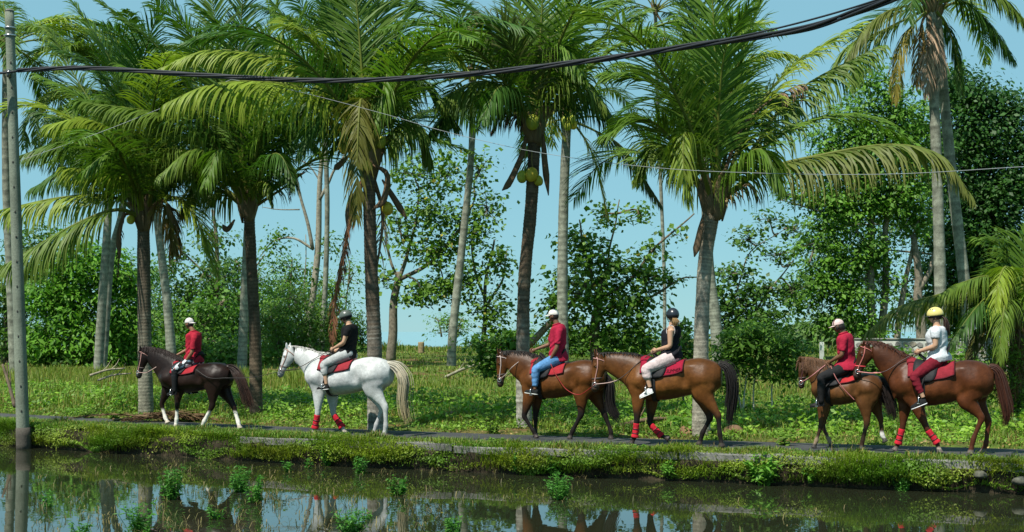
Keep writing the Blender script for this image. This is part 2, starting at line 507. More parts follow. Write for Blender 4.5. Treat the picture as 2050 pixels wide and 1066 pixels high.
# far verge and field
grass_patch("meadow_grass", "rough green grass and weeds at the lane's far edge", 60000, -16, 13, RD1 - .15, 8.5,
            lambda X, Y, d: .08 + .22 * patch(X, Y, 1) ** 1.5 * smooth(3.0, 5, d) + .25 * smooth(-5, -9, X) * smooth(4, 5.5, d) * patch(X * .7, Y, 5), .017, .16,
            dens=lambda X, Y, d: .12 + .88 * smooth(.3, .6, patch(X * .8, Y * .8, 6)), a=(.05, .10, .014), b=(.14, .19, .032))
grass_patch("meadow_grass", "tall field grass between the palm trunks", 70000, -24, 22, 8, 30,
            lambda X, Y, d: .08 + .22 * patch(X * .6, Y * .6, 9) ** 1.6, .026, .12, dens=lambda X, Y, d: .35 + .65 * smooth(.3, .6, patch(X * .7, Y * .7, 6)),
            a=(.06, .11, .016), b=(.15, .2, .035))
grass_patch("meadow_grass", "distant field grass rising towards the sea", 45000, -40, 45, 28, 104,
            lambda X, Y, d: .10 + .2 * patch(X * .5, Y * .4, 2) ** 1.5, .06, .1, dens=lambda X, Y, d: (d < coast(X) - 1).astype(float),
            a=(.07, .12, .018), b=(.16, .21, .04))

grass_patch("crest_grass", "shaggy tall weeds along the field's far crest against the sea", 16000, -34, 30, 84, 103,
            lambda X, Y, d: .25 + 1.0 * patch(X * .35, Y * .1, 27) ** 3, .09, .1, dens=lambda X, Y, d: .3 + .7 * smooth(.3, .6, patch(X * .4, Y * .2, 26)), a=(.05, .10, .016), b=(.14, .18, .035), lean=(.1, .7))
def weed_patch(name, label, n, x0, x1, d0, d1, size, hmax, dens=None, a=(.04, .10, .014), b=(.12, .2, .03), clump=40, spread=.22, zoff=0.0, rise=1.0):
    """low broad-leaved weeds, leaves gathered into clumps"""
    X, Y, d = scatter_field(n // clump * 3, x0, x1, d0, d1, dens)
    X, Y = X[:n // clump], Y[:n // clump]
    k = len(X); g = G()
    cx = np.repeat(X, clump); cy = np.repeat(Y, clump); hh = np.repeat(rng.uniform(.3, 1, k) * hmax, clump)
    r = np.abs(rng.normal(0, spread, k * clump)); th = rng.uniform(0, 6.283, k * clump)
    px, py = cx + r * np.cos(th), cy + r * np.sin(th)
    pz = gz(px, py) + zoff + hh * np.clip(1 - (r / (spread * 2.4)) ** 2, .05, 1) * rng.uniform(.15, 1, k * clump) * rise
    nn = rng.normal(0, .55, (k * clump, 3)); nn[:, 2] += .9; nn[:, 1] -= .25
    dv = np.stack([np.cos(th), np.sin(th), rng.normal(-.2, .4, k * clump)], 1)
    base = np.repeat(greens(k, a, b), clump, 0) * 1.18 * rng.uniform(.8, 1.2, (k * clump, 1))
    leaf_quads(g, np.stack([px, py, pz], 1), size * rng.uniform(.6, 1.4, k * clump), nn, dv, base)
    return tag(g.build(name, M['leaf'], smoothed=False), label, "weeds", kind="stuff")

weed_patch("weeds", "leafy green weeds growing along the lane's far edge", 20000, -15, 12, RD1 + .1, 7.5, .07, .2, a=(.06, .13, .016), b=(.15, .24, .035))
weed_patch("weeds", "bushy undergrowth weeds in front of the palms on the left", 22000, -17, -3, 6, 13, .085, .42, spread=.35)
weed_patch("weeds", "leafy weeds scattered through the field on the right", 13000, -3, 16, 7, 18, .08, .26, spread=.3)
weed_patch("weeds", "small weeds creeping over the kerb verge", 9000, -13, 10, .1, RD0 + .2, .045, .08, spread=.12, clump=24)

grass_patch("verge_grass", "grass and weeds creeping onto the asphalt in mid lane", 24000, -7, 7.5, .0, 1.9,
            lambda X, Y, d: .05 + .12 * patch(X * 1.3, Y * 2, 12) ** 2, .013, .2,
            dens=lambda X, Y, d: (.12 + .88 * smooth(.38, .58, patch(X * .75, Y * .6, 14))) * (1 - smooth(1.1, 1.9, d)), a=(.05, .10, .016), b=(.14, .18, .035))
grass_patch("tall_grass", "tall uneven seeding grass in clumps through the field", 60000, -22, 20, 4.6, 27,
            lambda X, Y, d: .14 + .32 * patch(X * .8, Y * .8, 19) ** 2 + .22 * smooth(-5, -8, X), .02, .16, dens=lambda X, Y, d: smooth(.45, .7, patch(X * .9, Y * .9, 17) + .18 * smooth(-5, -8, X)), a=(.07, .12, .018), b=(.18, .21, .04), lean=(.1, .6))
weed_patch("weeds", "taller broad-leaved weeds in scattered clumps before the palms", 16000, -16, 14, 4.5, 12, .11, .5, spread=.26, a=(.06, .14, .016), b=(.16, .26, .035), clump=34)
weed_patch("fallen_leaves", "dry fallen leaves and litter scattered on the verge", 3200, -12, 10, RD1 - .5, RD1 + 3, .07, .03, spread=.3, a=(.16, .10, .05), b=(.30, .22, .11), clump=8)
# ------------------------------------------------------------------ vegetation hanging on the bank face
def bank_bulge(X, f):
    """how far the matted growth stands off the bank; lumpy and slumped"""
    big = .5 + .5 * np.sin(X * 1.31 + 1.2 * np.sin(X * .47)); mid = .5 + .5 * np.sin(X * 3.7 + 2 * np.sin(X * 1.1) + f * 2)
    return .04 + .22 * big ** 2 + .16 * mid ** 2 * patch(X, f * 2, 5)
def bank_tone(X, f, n):
    t = (.5 + .5 * np.sin(X * 1.9 + 3 * f + 1.5 * np.sin(X * .8)))[:, None]; u = patch(X * .8, f * 1.5, 31)[:, None]
    c = np.array((.065, .145, .018)) * (1 - t) + np.array((.16, .21, .034)) * t
    return (c * (1 - .5 * u ** 2) + np.array((.10, .075, .03)) * .5 * u ** 2) * rng.uniform(.65, 1.4, (n, 1)) * np.array((1.5, 1.52, 1.0))
def bank_cover():
    g = G(); n = 52000
    X = rng.uniform(-14, 10, n)
    vis = np.abs(X) < (1025 / FP) * bank_y(X) * 1.04 + .3
    X = X[vis]; n = len(X)
    f = rng.random(n) ** .85                         # 0 top .. 1 water
    lowcut = .62 + .36 * np.sin(X * 2.1 + 1.7 * np.sin(X * .6)) * patch(X * .7, X * 0, 9)      # where the growth stops and dark earth shows
    keep = (rng.random(n) < (.06 + .94 * smooth(.38, .6, patch(X * 1.5, f * 3, 3)))) & (f < lowcut + .35 + rng.normal(0, .08, n))
    X, f = X[keep], f[keep]; n = len(X)
    Y = bank_y(X) - bank_bulge(X, f) * np.sin(np.clip(f * .95 + .05, 0, 1) * math.pi) ** .5 * rng.uniform(.3, 1, n) - .01
    Z = .03 + .05 * patch(X * 2, X * 0, 17) - f * (.44 + .06 * np.sin(X * 5))
    nn = rng.normal(0, .6, (n, 3)); nn[:, 1] -= .7; nn[:, 2] += .7
    dv = rng.normal(0, .6, (n, 3)); dv[:, 2] -= .5
    sz = .042 * rng.uniform(.5, 1.5, n) * (.75 + .9 * patch(X * .9, f * 1.5, 23) ** 2)
    leaf_quads(g, np.stack([X, Y, Z], 1), sz, nn, dv, bank_tone(X, f, n))
    return tag(g.build("bank_creeper", M['leaf'], smoothed=False), "low creeping leaves matting the pond bank", "creeper", kind="stuff")
bank_cover()
def bank_grass():
    g = G(); n = 46000
    X = rng.uniform(-14, 10, n)
    vis = np.abs(X) < (1025 / FP) * bank_y(X) * 1.04 + .3
    X = X[vis]; n = len(X); f = rng.random(n) ** 1.25
    keep = rng.random(n) < (.10 + .9 * smooth(.42, .68, patch(X * .9, f * 1.6, 11))) * (1 - .6 * smooth(.7, 1, f))
    X, f = X[keep], f[keep]; n = len(X)
    Y = bank_y(X) - .03 - bank_bulge(X, f) * np.sin(f * math.pi) ** .7 * rng.random(n)
    base = np.stack([X, Y, .04 - f * .45], 1)
    az = rng.normal(-math.pi / 2, 1.0, n)
    h = rng.uniform(.05, .20, n) * (.45 + 1.5 * patch(X * 1.2, f * 1.5, 21) ** 2)
    blades(g, base, h, rng.uniform(.006, .014, n), rng.uniform(.5, 1.6, n), az, bank_tone(X, f, n) * np.array((1.15, 1.1, 1.0)))
    return tag(g.build("bank_grass", M['grass']), "long grass blades drooping down the pond bank", "grass", kind="stuff")
bank_grass()
# ------------------------------------------------------------------ coconut palms
UP = np.array((0, 0, 1.))
def frond_mesh(P, ll=.85, n=78, hang=.55, col=(.06, .11, .018), tipcol=None, roll=0.0, rachis_col=(.17, .19, .035), r0=.052, start=.22, wid=.041, ragged=.06, fwd=.5, vup=.12, seed=0):
    """P: control points of the midrib. Returns a G with midrib + pinnate leaflets drooping under gravity"""
    r = np.random.default_rng(seed)
    ll = ll * (1.28 if ll > .6 else 1.0)
    n = int(n * 1.08)
    g = G()
    C = bez(P, 60)
    seg = np.linalg.norm(np.diff(C, axis=0), axis=1); s = np.concatenate([[0], np.cumsum(seg)]); s /= s[-1]
    tt = np.linspace(0, 1, 22)
    R = np.stack([np.interp(tt, s, C[:, k]) for k in range(3)], 1)
    rad = r0 * (1 - .93 * tt) ** 1.0 * (1 + 1.1 * np.exp(-tt * 18))
    rc = np.array(rachis_col) * (1 - .45 * tt[:, None]) + np.array(col) * .45 * tt[:, None]
    tube(g, R, rad, 5, rc, cap=False)
    T_all = norm(np.gradient(C, axis=0))
    for side in (-1, 1):
        t = np.linspace(start, .995, n) + r.normal(0, .002, n)
        t = np.clip(t, start, 1)
        keep = r.random(n) > ragged
        t = t[keep]; m = len(t)
        p = np.stack([np.interp(t, s, C[:, k]) for k in range(3)], 1)
        T = norm(np.stack([np.interp(t, s, T_all[:, k]) for k in range(3)], 1))
        N = UP - T * (T @ UP)[:, None]
        flat = np.linalg.norm(N, axis=1) < .15
        if flat.any(): N[flat] = np.cross(T[flat], np.array((1., 0, 0)))
        N = norm(N); S = np.cross(T, N) * side
        if roll:
            S2 = S * math.cos(roll * side) + N * math.sin(roll * side); N = norm(np.cross(S2, T) * side); S = S2
        a = .58 + (fwd) * t + r.normal(0, .07, m)
        d0 = S * np.cos(a)[:, None] + T * np.sin(a)[:, None] + N * (vup + r.normal(0, .07, m))[:, None]
        d0 = norm(d0)
        prof = np.clip(np.interp(t, [start, .25, .45, .7, .9, 1], [.65, .95, 1, .82, .5, .28]), 0, 1) * ll * r.uniform(.85, 1.1, m)
        ns = 5; pts = [p]; dirs = []
        hg = np.clip(hang * r.uniform(.75, 1.2, m), 0, 1.15)
        q = p
        for j in range(1, ns):
            gj = np.clip(hg * (j / (ns - 1)) ** (.75 if hang > .68 else 1.3) * (1 if hang > .68 else .85), 0, .97)[:, None]
            d = norm(d0 * (1 - gj) + np.array((0, 0, -1.)) * gj)
            q = q + d * (prof / (ns - 1))[:, None]
            pts.append(q); dirs.append(d)
        dirs.append(dirs[-1])
        w = np.array((.6, 1, .95, .6, .06)) * wid
        V = []
        for j in range(ns):
            wd = norm(T - dirs[j] * (T * dirs[j]).sum(1, keepdims=True) + .35 * N * r.normal(0, 1, (m, 1)))
            V += [pts[j] - wd * w[j] * .5, pts[j] + wd * w[j] * .5]
        V = np.stack(V, 1)
        k = np.arange(m)[:, None] * (2 * ns)
        Q = np.concatenate([k + (2 * j, 2 * j + 1, 2 * j + 3, 2 * j + 2) for j in range(ns - 1)])
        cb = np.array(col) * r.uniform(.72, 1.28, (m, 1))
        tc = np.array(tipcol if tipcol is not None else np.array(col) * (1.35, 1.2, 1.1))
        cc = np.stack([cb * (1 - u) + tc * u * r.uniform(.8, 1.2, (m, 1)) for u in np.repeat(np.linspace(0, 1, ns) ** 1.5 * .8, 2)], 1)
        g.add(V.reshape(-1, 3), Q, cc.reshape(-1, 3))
    return g

GREEN = (.082, .16, .018); LIGHT = (.19, .265, .028); DARK = (.042, .105, .016); YELL = (.25, .24, .03); OLIVE = (.10, .165, .022)
BROWN = (.15, .085, .04); GREY = (.26, .23, .15)

def trunk_mesh(pts, rads, ring=.075, low=(.26, .25, .19), high=(.14, .115, .082), lich=.45, n=14, amp=.055, seed=0):
    """palm trunk with raised leaf-scar rings; pts relative"""
    P = np.asarray(pts, float)
    L_ = np.linalg.norm(np.diff(P, axis=0), axis=1).sum()
    m = int(max(30, min(200, L_ / ring * 3)))
    C, R = interp(P, rads, m)
    R = R * .82
    t = np.linspace(0, 1, m)
    ph = t * L_ / ring
    saw = (ph % 1.0)
    R = R * (1 + amp * (saw - .5)) * (1 + .02 * np.sin(t * 40 + seed))
    R[:4] *= np.array((1.22, 1.14, 1.08, 1.03))
    r = np.random.default_rng(seed)
    mixv = smooth(lich - .2, lich + .25, t + r.normal(0, .05, m))[:, None]
    col = np.array(low) * (1 - mixv) + np.array(high) * mixv
    col = col * (.62 + .5 * saw)[:, None]
    g = G(); tube(g, C, R, n, col)
    # jitter ring scars so they are not perfect circles
    v = g.v[0]; jj = 1 + .018 * np.sin(v[:, 2] * 31 + np.arctan2(v[:, 1] - v[:, 1].mean(), v[:, 0] - v[:, 0].mean()) * 3)
    return g

def palm(name, label, base, path, rads, fronds, group=None, Y=None, nuts=(), sheath=True, trunk_kw={}, auto=0, auto_kw={}, seed=1, dead=(), spathes=(), cat="palm tree"):
    """base: world foot point; path: list of (px,py) up the trunk at distance Y; fronds: traced midribs [(px,py,dY)...] + options"""
    rr = np.random.default_rng(seed)
    base = np.asarray(base, float); Y = base[1] if Y is None else Y
    root = empty(name, base); tag(root, label, cat, group)
    pts = [base - base - np.array((0, 0, .15))] + [at(px, py, Y + dy) - base for (px, py, dy) in path]
    trunk_mesh(pts, rads, seed=seed, **trunk_kw).build("trunk", M['palm_bark'], root)
    crown = pts[-1]
    k = 0
    for fr in fronds:
        cps, kw = fr[0], dict(fr[1]) if len(fr) > 1 else {}
        pp = [crown + np.array((0, 0, -.12)) + rr.normal(0, .04, 3)]
        for (px, py, dy) in cps: pp.append(at(px, py, Y + dy) - base)
        kw.setdefault('col', GREEN); kw.setdefault('seed', seed * 100 + k)
        c = np.array(kw['col']) * rr.uniform(.88, 1.12); kw['col'] = tuple(c)
        frond_mesh(pp, **kw).build("frond", M['frond'], root); k += 1
    for j in range(auto):
        az = auto_kw.get('az0', 0) + 2 * math.pi * j / auto * auto_kw.get('span', 1) + rr.normal(0, .2)
        el = rr.uniform(*auto_kw.get('el', (-.1, 1.35))); Lf = rr.uniform(*auto_kw.get('L', (3.2, 4.4)))
        dr = rr.uniform(.9, 1.6) * (1.25 if el < .5 else 1)
        p = crown + np.array((0, 0, -.1)); pp = [p]; e = el
        for q in range(5):
            dv = np.array((math.cos(az) * math.cos(e), math.sin(az) * math.cos(e), math.sin(e)))
            p = p + dv * Lf / 5; pp.append(p); e -= dr / 5 * (1 + .35 * q) * .8
        c = [GREEN, DARK, OLIVE, LIGHT][rr.choice(4, p=auto_kw.get('mix', [.4, .25, .2, .15]))]
        frond_mesh(pp, col=tuple(np.array(c) * rr.uniform(.85, 1.15)), hang=rr.uniform(.3, .66), seed=seed * 100 + 50 + j, n=auto_kw.get('n', 60), ll=auto_kw.get('ll', .85) * rr.uniform(.85, 1.1), wid=auto_kw.get('wid', .05)).build("frond", M['frond'], root)
    for cps, kw in dead:
        pp = [crown + np.array((0, 0, -.15))] + [at(px, py, Y + dy) - base for (px, py, dy) in cps]
        kw = dict(kw); kw.setdefault('col', BROWN); kw.setdefault('hang', .9); kw.setdefault('rachis_col', (.16, .10, .055)); kw.setdefault('ragged', .35); kw.setdefault('wid', .03)
        frond_mesh(pp, seed=seed * 77 + k, **kw).build("dead_frond", M['dry'], root); k += 1
    for (px, py, dy, r_) in nuts:
        g = G(); ball(g, (0, 0, 0), (r_, r_, r_ * 1.2), col=((.40, .38, .035), (.33, .36, .04), (.46, .36, .035))[int(rr.integers(3))], fn=lambda d, p: p * (1 + .05 * np.cos(3 * np.arctan2(d[:, 1], d[:, 0])) * np.sin(np.arccos(np.clip(d[:, 2], -1, 1))))[:, None])
        tube(g, bez([(0, 0, r_ * 1.1), (0, .05, r_ * 1.1 + .12), tuple((crown - (at(px, py, Y + dy) - base)) * .4 + np.array((0, 0, .1)))], 6), .012, 5, (.2, .16, .05))
        o = g.build("coconut", M['husk'], root); o.location = at(px, py, Y + dy) - base
        o.rotation_euler = (rr.normal(0, .3), rr.normal(0, .3), rr.uniform(0, 6))
    for cps in spathes:
        P = np.array([at(px, py, Y + dy) - base for (px, py, dy) in cps]); C = bez(P, 12)
        g = G(); w = np.interp(np.linspace(0, 1, 12), [0, .3, .75, 1], [.02, .06, .075, .01])
        tube(g, C, w, 7, (.13, .085, .05), rad2=w * .35, ref=(.3, 1, .1)); g.build("spathe", M['dry'], root)
    if sheath:
        # fibrous leaf bases wrapped round the top of the trunk
        for j in range(9):
            a = 2 * math.pi * j / 9 + rr.normal(0, .2); R_ = rads[-1] if not hasattr(rads[-1], '__len__') else rads[-1][0]
            d = np.array((math.cos(a), math.sin(a), 0))
            h = rr.uniform(.25, .6); g = G()
            P = [crown + d * R_ * .75 + UP * (-.45 + .15 * rr.random()), crown + d * (R_ * 1.08) + UP * (-.1), crown + d * (R_ * 1.1 + .10) + UP * h * .6, crown + d * (R_ + .25 * rr.random() + .12) + UP * h]
            w = np.array((.06, .14, .11, .04))
            C, W = interp(P, w, 9)
            tube(g, C, W * .3, 6, np.array((.17, .125, .07)) * rr.uniform(.6, 1.2), ref=tuple(np.cross(d, UP)), rad2=W)
            g.build("leaf_base", M['dry'], root)
    return root

GP = "coconut palms in the row beside the lane"
# P1: left of the dark horse
b = ground_pt(293, 833)
palm("coconut_palm", "coconut palm whose ringed trunk stands behind the dark horse's head", b,
     [(290, 700, 0), (288, 560, 0), (287, 430, 0)], [.235, .2, .19, .19, .17],
     [([(235, 352, -.4), (130, 335, -.9)], dict(col=LIGHT, hang=.75, ll=1.0, n=64)),
      ([(225, 395, .2), (120, 396, .3), (-30, 428, .3)], dict(col=LIGHT, hang=.85, ll=.95)),
      ([(235, 420, -.5), (140, 455, -.8), (-15, 545, -1)], dict(col=OLIVE, hang=.95, ll=1.15)),
      ([(345, 395, -.6), (395, 440, -.9), (432, 545, -1)], dict(col=LIGHT, hang=.6, ll=.75, n=60)),
      ([(325, 410, -.5), (345, 455, -.7), (350, 510, -.7)], dict(col=(.16, .13, .03), hang=.9, ll=.75, n=50, tipcol=(.2, .09, .02))),
      ([(245, 290, .2), (170, 200, .4), (75, 150, .6)], dict(col=GREEN, hang=.6)),
      ([(260, 270, -.2), (200, 150, -.3), (110, 95, -.4)], dict(col=DARK, hang=.55)),
      ([(275, 260, .1), (255, 150, .2), (215, 60, .2)], dict(col=GREEN, hang=.4)),
      ([(215, 320, -.4), (130, 285, -.8), (45, 310, -1)], dict(col=GREEN, hang=.8, ll=1.0)),
      ([(240, 330, .5), (150, 250, 1), (60, 220, 1.2)], dict(col=DARK, hang=.7)),
      ([(330, 310, .3), (390, 270, .5), (470, 320, .6)], dict(col=DARK, hang=.7)),
      ([(310, 270, 0), (350, 180, 0), (420, 110, .2)], dict(col=GREEN, hang=.5)),
      ([(320, 330, -.8), (360, 300, -1.4), (400, 380, -1.6)], dict(col=OLIVE, hang=.7)),
      ([(270, 350, -1), (230, 300, -1.8), (170, 340, -2.2)], dict(col=GREEN, hang=.7, ll=.9)),
      ([(300, 340, .8), (310, 270, 1.6), (330, 300, 2.4)], dict(col=DARK, hang=.6)),
      ([(260, 250, .3), (215, 110, .5), (150, 10, .7)], dict(col=GREEN, hang=.45, ll=1.0)), ([(280, 240, -.3), (290, 110, -.5), (330, -10, -.6)], dict(col=DARK, hang=.4, ll=1.0)), ([(240, 300, .8), (160, 170, 1.4), (100, 60, 1.8)], dict(col=OLIVE, hang=.55)),
      ([(250, 300, -.6), (180, 240, -1.2), (95, 250, -1.6)], dict(col=LIGHT, hang=.75, ll=1.0)), ([(270, 280, .4), (230, 180, .8), (175, 130, 1.1)], dict(col=DARK, hang=.6)), ([(225, 360, .4), (140, 340, .7), (60, 380, .9)], dict(col=DARK, hang=.85, ll=.9)), ([(270, 300, -.5), (220, 210, -.9), (150, 200, -1.3)], dict(col=GREEN, hang=.7)), ([(330, 330, .2), (380, 330, .3), (425, 400, .4)], dict(col=DARK, hang=.85))],
     group=GP, nuts=[(262, 440, -.2, .1)], dead=[([(325, 400, -.5), (352, 445, -.6), (355, 470, -.6)], dict(col=(.17, .12, .06), ll=.5, n=40)), ([(250, 430, 0), (238, 500, 0), (236, 560, 0)], dict(ll=.25, n=20, col=(.06, .045, .03)))],
     spathes=[[(250, 420, -.1), (238, 470, -.15), (240, 520, -.2)]], trunk_kw=dict(lich=.35), seed=1, auto=6, auto_kw=dict(wid=.041, el=(.65, 1.4), L=(4.8, 6.0), mix=[.5, .2, .1, .2], ll=1.0))
# P2
b = ground_pt(513, 835)
palm("coconut_palm", "coconut palm rising behind the dark horse's tail", b,
     [(511, 690, 0), (505, 560, 0), (499, 440, 0), (496, 410, 0)], [.2, .175, .16, .155, .16, .17],
     [([(420, 270, -.3), (340, 120, -.5), (205, 8, -.7)], dict(col=GREEN, hang=.45, ll=1.05)),
      ([(460, 260, 0), (440, 120, 0), (420, -40, 0)], dict(col=GREEN, hang=.35, ll=1.0)),
      ([(485, 250, .2), (480, 100, .3), (490, -60, .3)], dict(col=DARK, hang=.35)),
      ([(420, 310, -.6), (340, 235, -1.1), (175, 205, -1.6)], dict(col=OLIVE, hang=.75, ll=.95)),
      ([(440, 300, .4), (350, 200, .7), (250, 170, 1)], dict(col=DARK, hang=.6)),
      ([(525, 270, 0), (560, 140, .2), (610, 20, .3)], dict(col=GREEN, hang=.45)),
      ([(540, 310, .2), (590, 250, .4), (640, 300, .5)], dict(col=DARK, hang=.8)),
      ([(450, 340, -.8), (390, 300, -1.4), (320, 350, -1.8)], dict(col=OLIVE, hang=.8)),
      ([(470, 340, -1), (440, 300, -1.9), (410, 370, -2.4)], dict(col=GREEN, hang=.8)),
      ([(530, 330, -.9), (560, 310, -1.6), (590, 370, -2)], dict(col=DARK, hang=.8)),
      ([(500, 300, .8), (510, 200, 1.6), (530, 180, 2.4)], dict(col=DARK, hang=.5)),
      ([(440, 380, .2), (400, 370, .3), (365, 420, .3)], dict(col=OLIVE, hang=.9)),
      ([(515, 370, -.6), (535, 370, -1.1), (545, 410, -1.2)], dict(col=OLIVE, hang=.9, ll=.5, n=50)),
      ([(480, 230, -.5), (470, 90, -1), (380, 0, -1.4)], dict(col=GREEN, hang=.5)),
      ([(450, 220, .5), (390, 80, .8), (320, -30, 1)], dict(col=DARK, hang=.4, ll=1.05)), ([(510, 240, .4), (530, 100, .6), (570, -40, .8)], dict(col=GREEN, hang=.4, ll=1.0)), ([(440, 250, .9), (360, 130, 1.5), (270, 70, 2)], dict(col=DARK, hang=.55)),
      ([(430, 290, -.4), (350, 180, -.8), (240, 130, -1.2)], dict(col=GREEN, hang=.7, ll=1.0)), ([(520, 300, -.3), (570, 220, -.6), (640, 240, -.9)], dict(col=GREEN, hang=.75)), ([(470, 260, .6), (440, 160, 1), (380, 100, 1.3)], dict(col=DARK, hang=.6)), ([(445, 350, .5), (380, 330, .8), (310, 390, 1)], dict(col=DARK, hang=.85))],
     group=GP, dead=[([(555, 385, .1), (590, 360, .1), (625, 328, .1)], dict(n=8, ll=.2)), ([(545, 350, 0), (575, 310, 0), (600, 290, 0)], dict(n=8, ll=.2)),
           ([(560, 330, .2), (578, 345, .2), (582, 400, .2)], dict(col=(.2, .1, .06), n=24, ll=.45))],
     spathes=[[(520, 400, 0), (560, 370, 0), (612, 345, 0)], [(470, 440, -.1), (455, 460, -.1), (445, 450, -.1)]], trunk_kw=dict(lich=.02, low=(.16, .13, .09), high=(.115, .088, .06), amp=.09), seed=2, auto=6, auto_kw=dict(wid=.041, el=(.65, 1.4), L=(4.8, 6.0), mix=[.5, .2, .1, .2], ll=1.0))
# P3
b = ground_pt(752, 862)
palm("coconut_palm", "coconut palm behind the white horse's rump, hung with dead brown fronds", b,
     [(750, 700, 0), (744, 560, 0), (740, 430, 0), (739, 320, 0)], [.215, .19, .175, .16, .155, .17],
     [([(660, 205, -.4), (560, 168, -.9), (430, 168, -1.3), (330, 208, -1.6)], dict(col=LIGHT, hang=.92, ll=1.1, n=92)),
      ([(680, 190, .2), (600, 130, .4), (430, 100, .5), (318, 138, .5)], dict(col=LIGHT, hang=.75, ll=.85)),
      ([(690, 170, -.2), (635, 90, -.4), (575, 52, -.5), (563, 110, -.6)], dict(col=LIGHT, hang=.6, ll=.85)),
      ([(650, 120, .2), (590, 60, .3), (540, 0, .3)], dict(col=GREEN, hang=.6)),
      ([(725, 150, 0), (715, 20, 0), (700, -100, 0)], dict(col=GREEN, hang=.35, ll=1.0)),
      ([(745, 150, .1), (755, 20, .2), (770, -100, .2)], dict(col=GREEN, hang=.35, ll=1.0)),
      ([(705, 150, .3), (670, 40, .5), (630, -20, .6)], dict(col=DARK, hang=.45)),
      ([(765, 170, .2), (800, 60, .4), (860, -40, .5)], dict(col=DARK, hang=.45)),
      ([(775, 180, -.3), (810, 110, -.6), (865, 85, -.8), (938, 142, -1)], dict(col=LIGHT, hang=.65, ll=.85)),
      ([(780, 220, .2), (840, 165, .4), (915, 250, .5)], dict(col=DARK, hang=.7)),
      ([(732, 225, -.9), (722, 200, -1.3), (716, 290, -1.7), (714, 440, -1.8)], dict(col=(.11, .115, .022), hang=.85, ll=.8, n=70)),
      ([(765, 190, -.6), (775, 150, -1), (750, 250, -1.4)], dict(col=GREEN, hang=.8)),
      ([(690, 260, -.3), (640, 240, -.5), (600, 300, -.6)], dict(col=DARK, hang=.8)),
      ([(690, 230, .6), (640, 190, 1.2), (590, 240, 1.6)], dict(col=DARK, hang=.7)),
      ([(740, 200, .9), (745, 110, 1.8), (760, 80, 2.6)], dict(col=DARK, hang=.5)),
      ([(790, 260, .1), (830, 250, .2), (860, 320, .3)], dict(col=OLIVE, hang=.85))],
     group=GP, nuts=[(690, 298, -.2, .11), (762, 285, -.25, .11), (736, 332, -.3, .1), (776, 418, -.15, .12), (706, 310, -.3, .1)],
     dead=[([(712, 400, -.2), (690, 500, -.3), (672, 600, -.3), (664, 690, -.3)], dict(col=(.16, .075, .04), ll=.55, n=56, ragged=.15, hang=.75, rachis_col=(.26, .12, .06))),
           ([(705, 420, -.1), (692, 480, -.1), (685, 560, -.1)], dict(col=(.12, .08, .05), ll=.5, n=40)),
           ([(765, 420, .1), (760, 500, .1), (735, 640, .1)], dict(col=(.24, .2, .12), ll=.5, n=30))],
     spathes=[[(745, 330, -.2), (775, 350, -.25), (768, 400, -.3), (745, 420, -.3)], [(765, 360, -.1), (790, 400, -.1), (815, 440, -.1)], [(700, 310, -.1), (680, 330, -.1), (668, 340, -.1)], [(715, 380, -.1), (700, 410, -.15), (695, 460, -.15)]], trunk_kw=dict(lich=.2, low=(.3, .29, .25), high=(.13, .10, .07), amp=.08), seed=3, auto=6, auto_kw=dict(wid=.041, el=(.65, 1.4), L=(4.8, 6.0), mix=[.5, .2, .1, .2], ll=1.0))
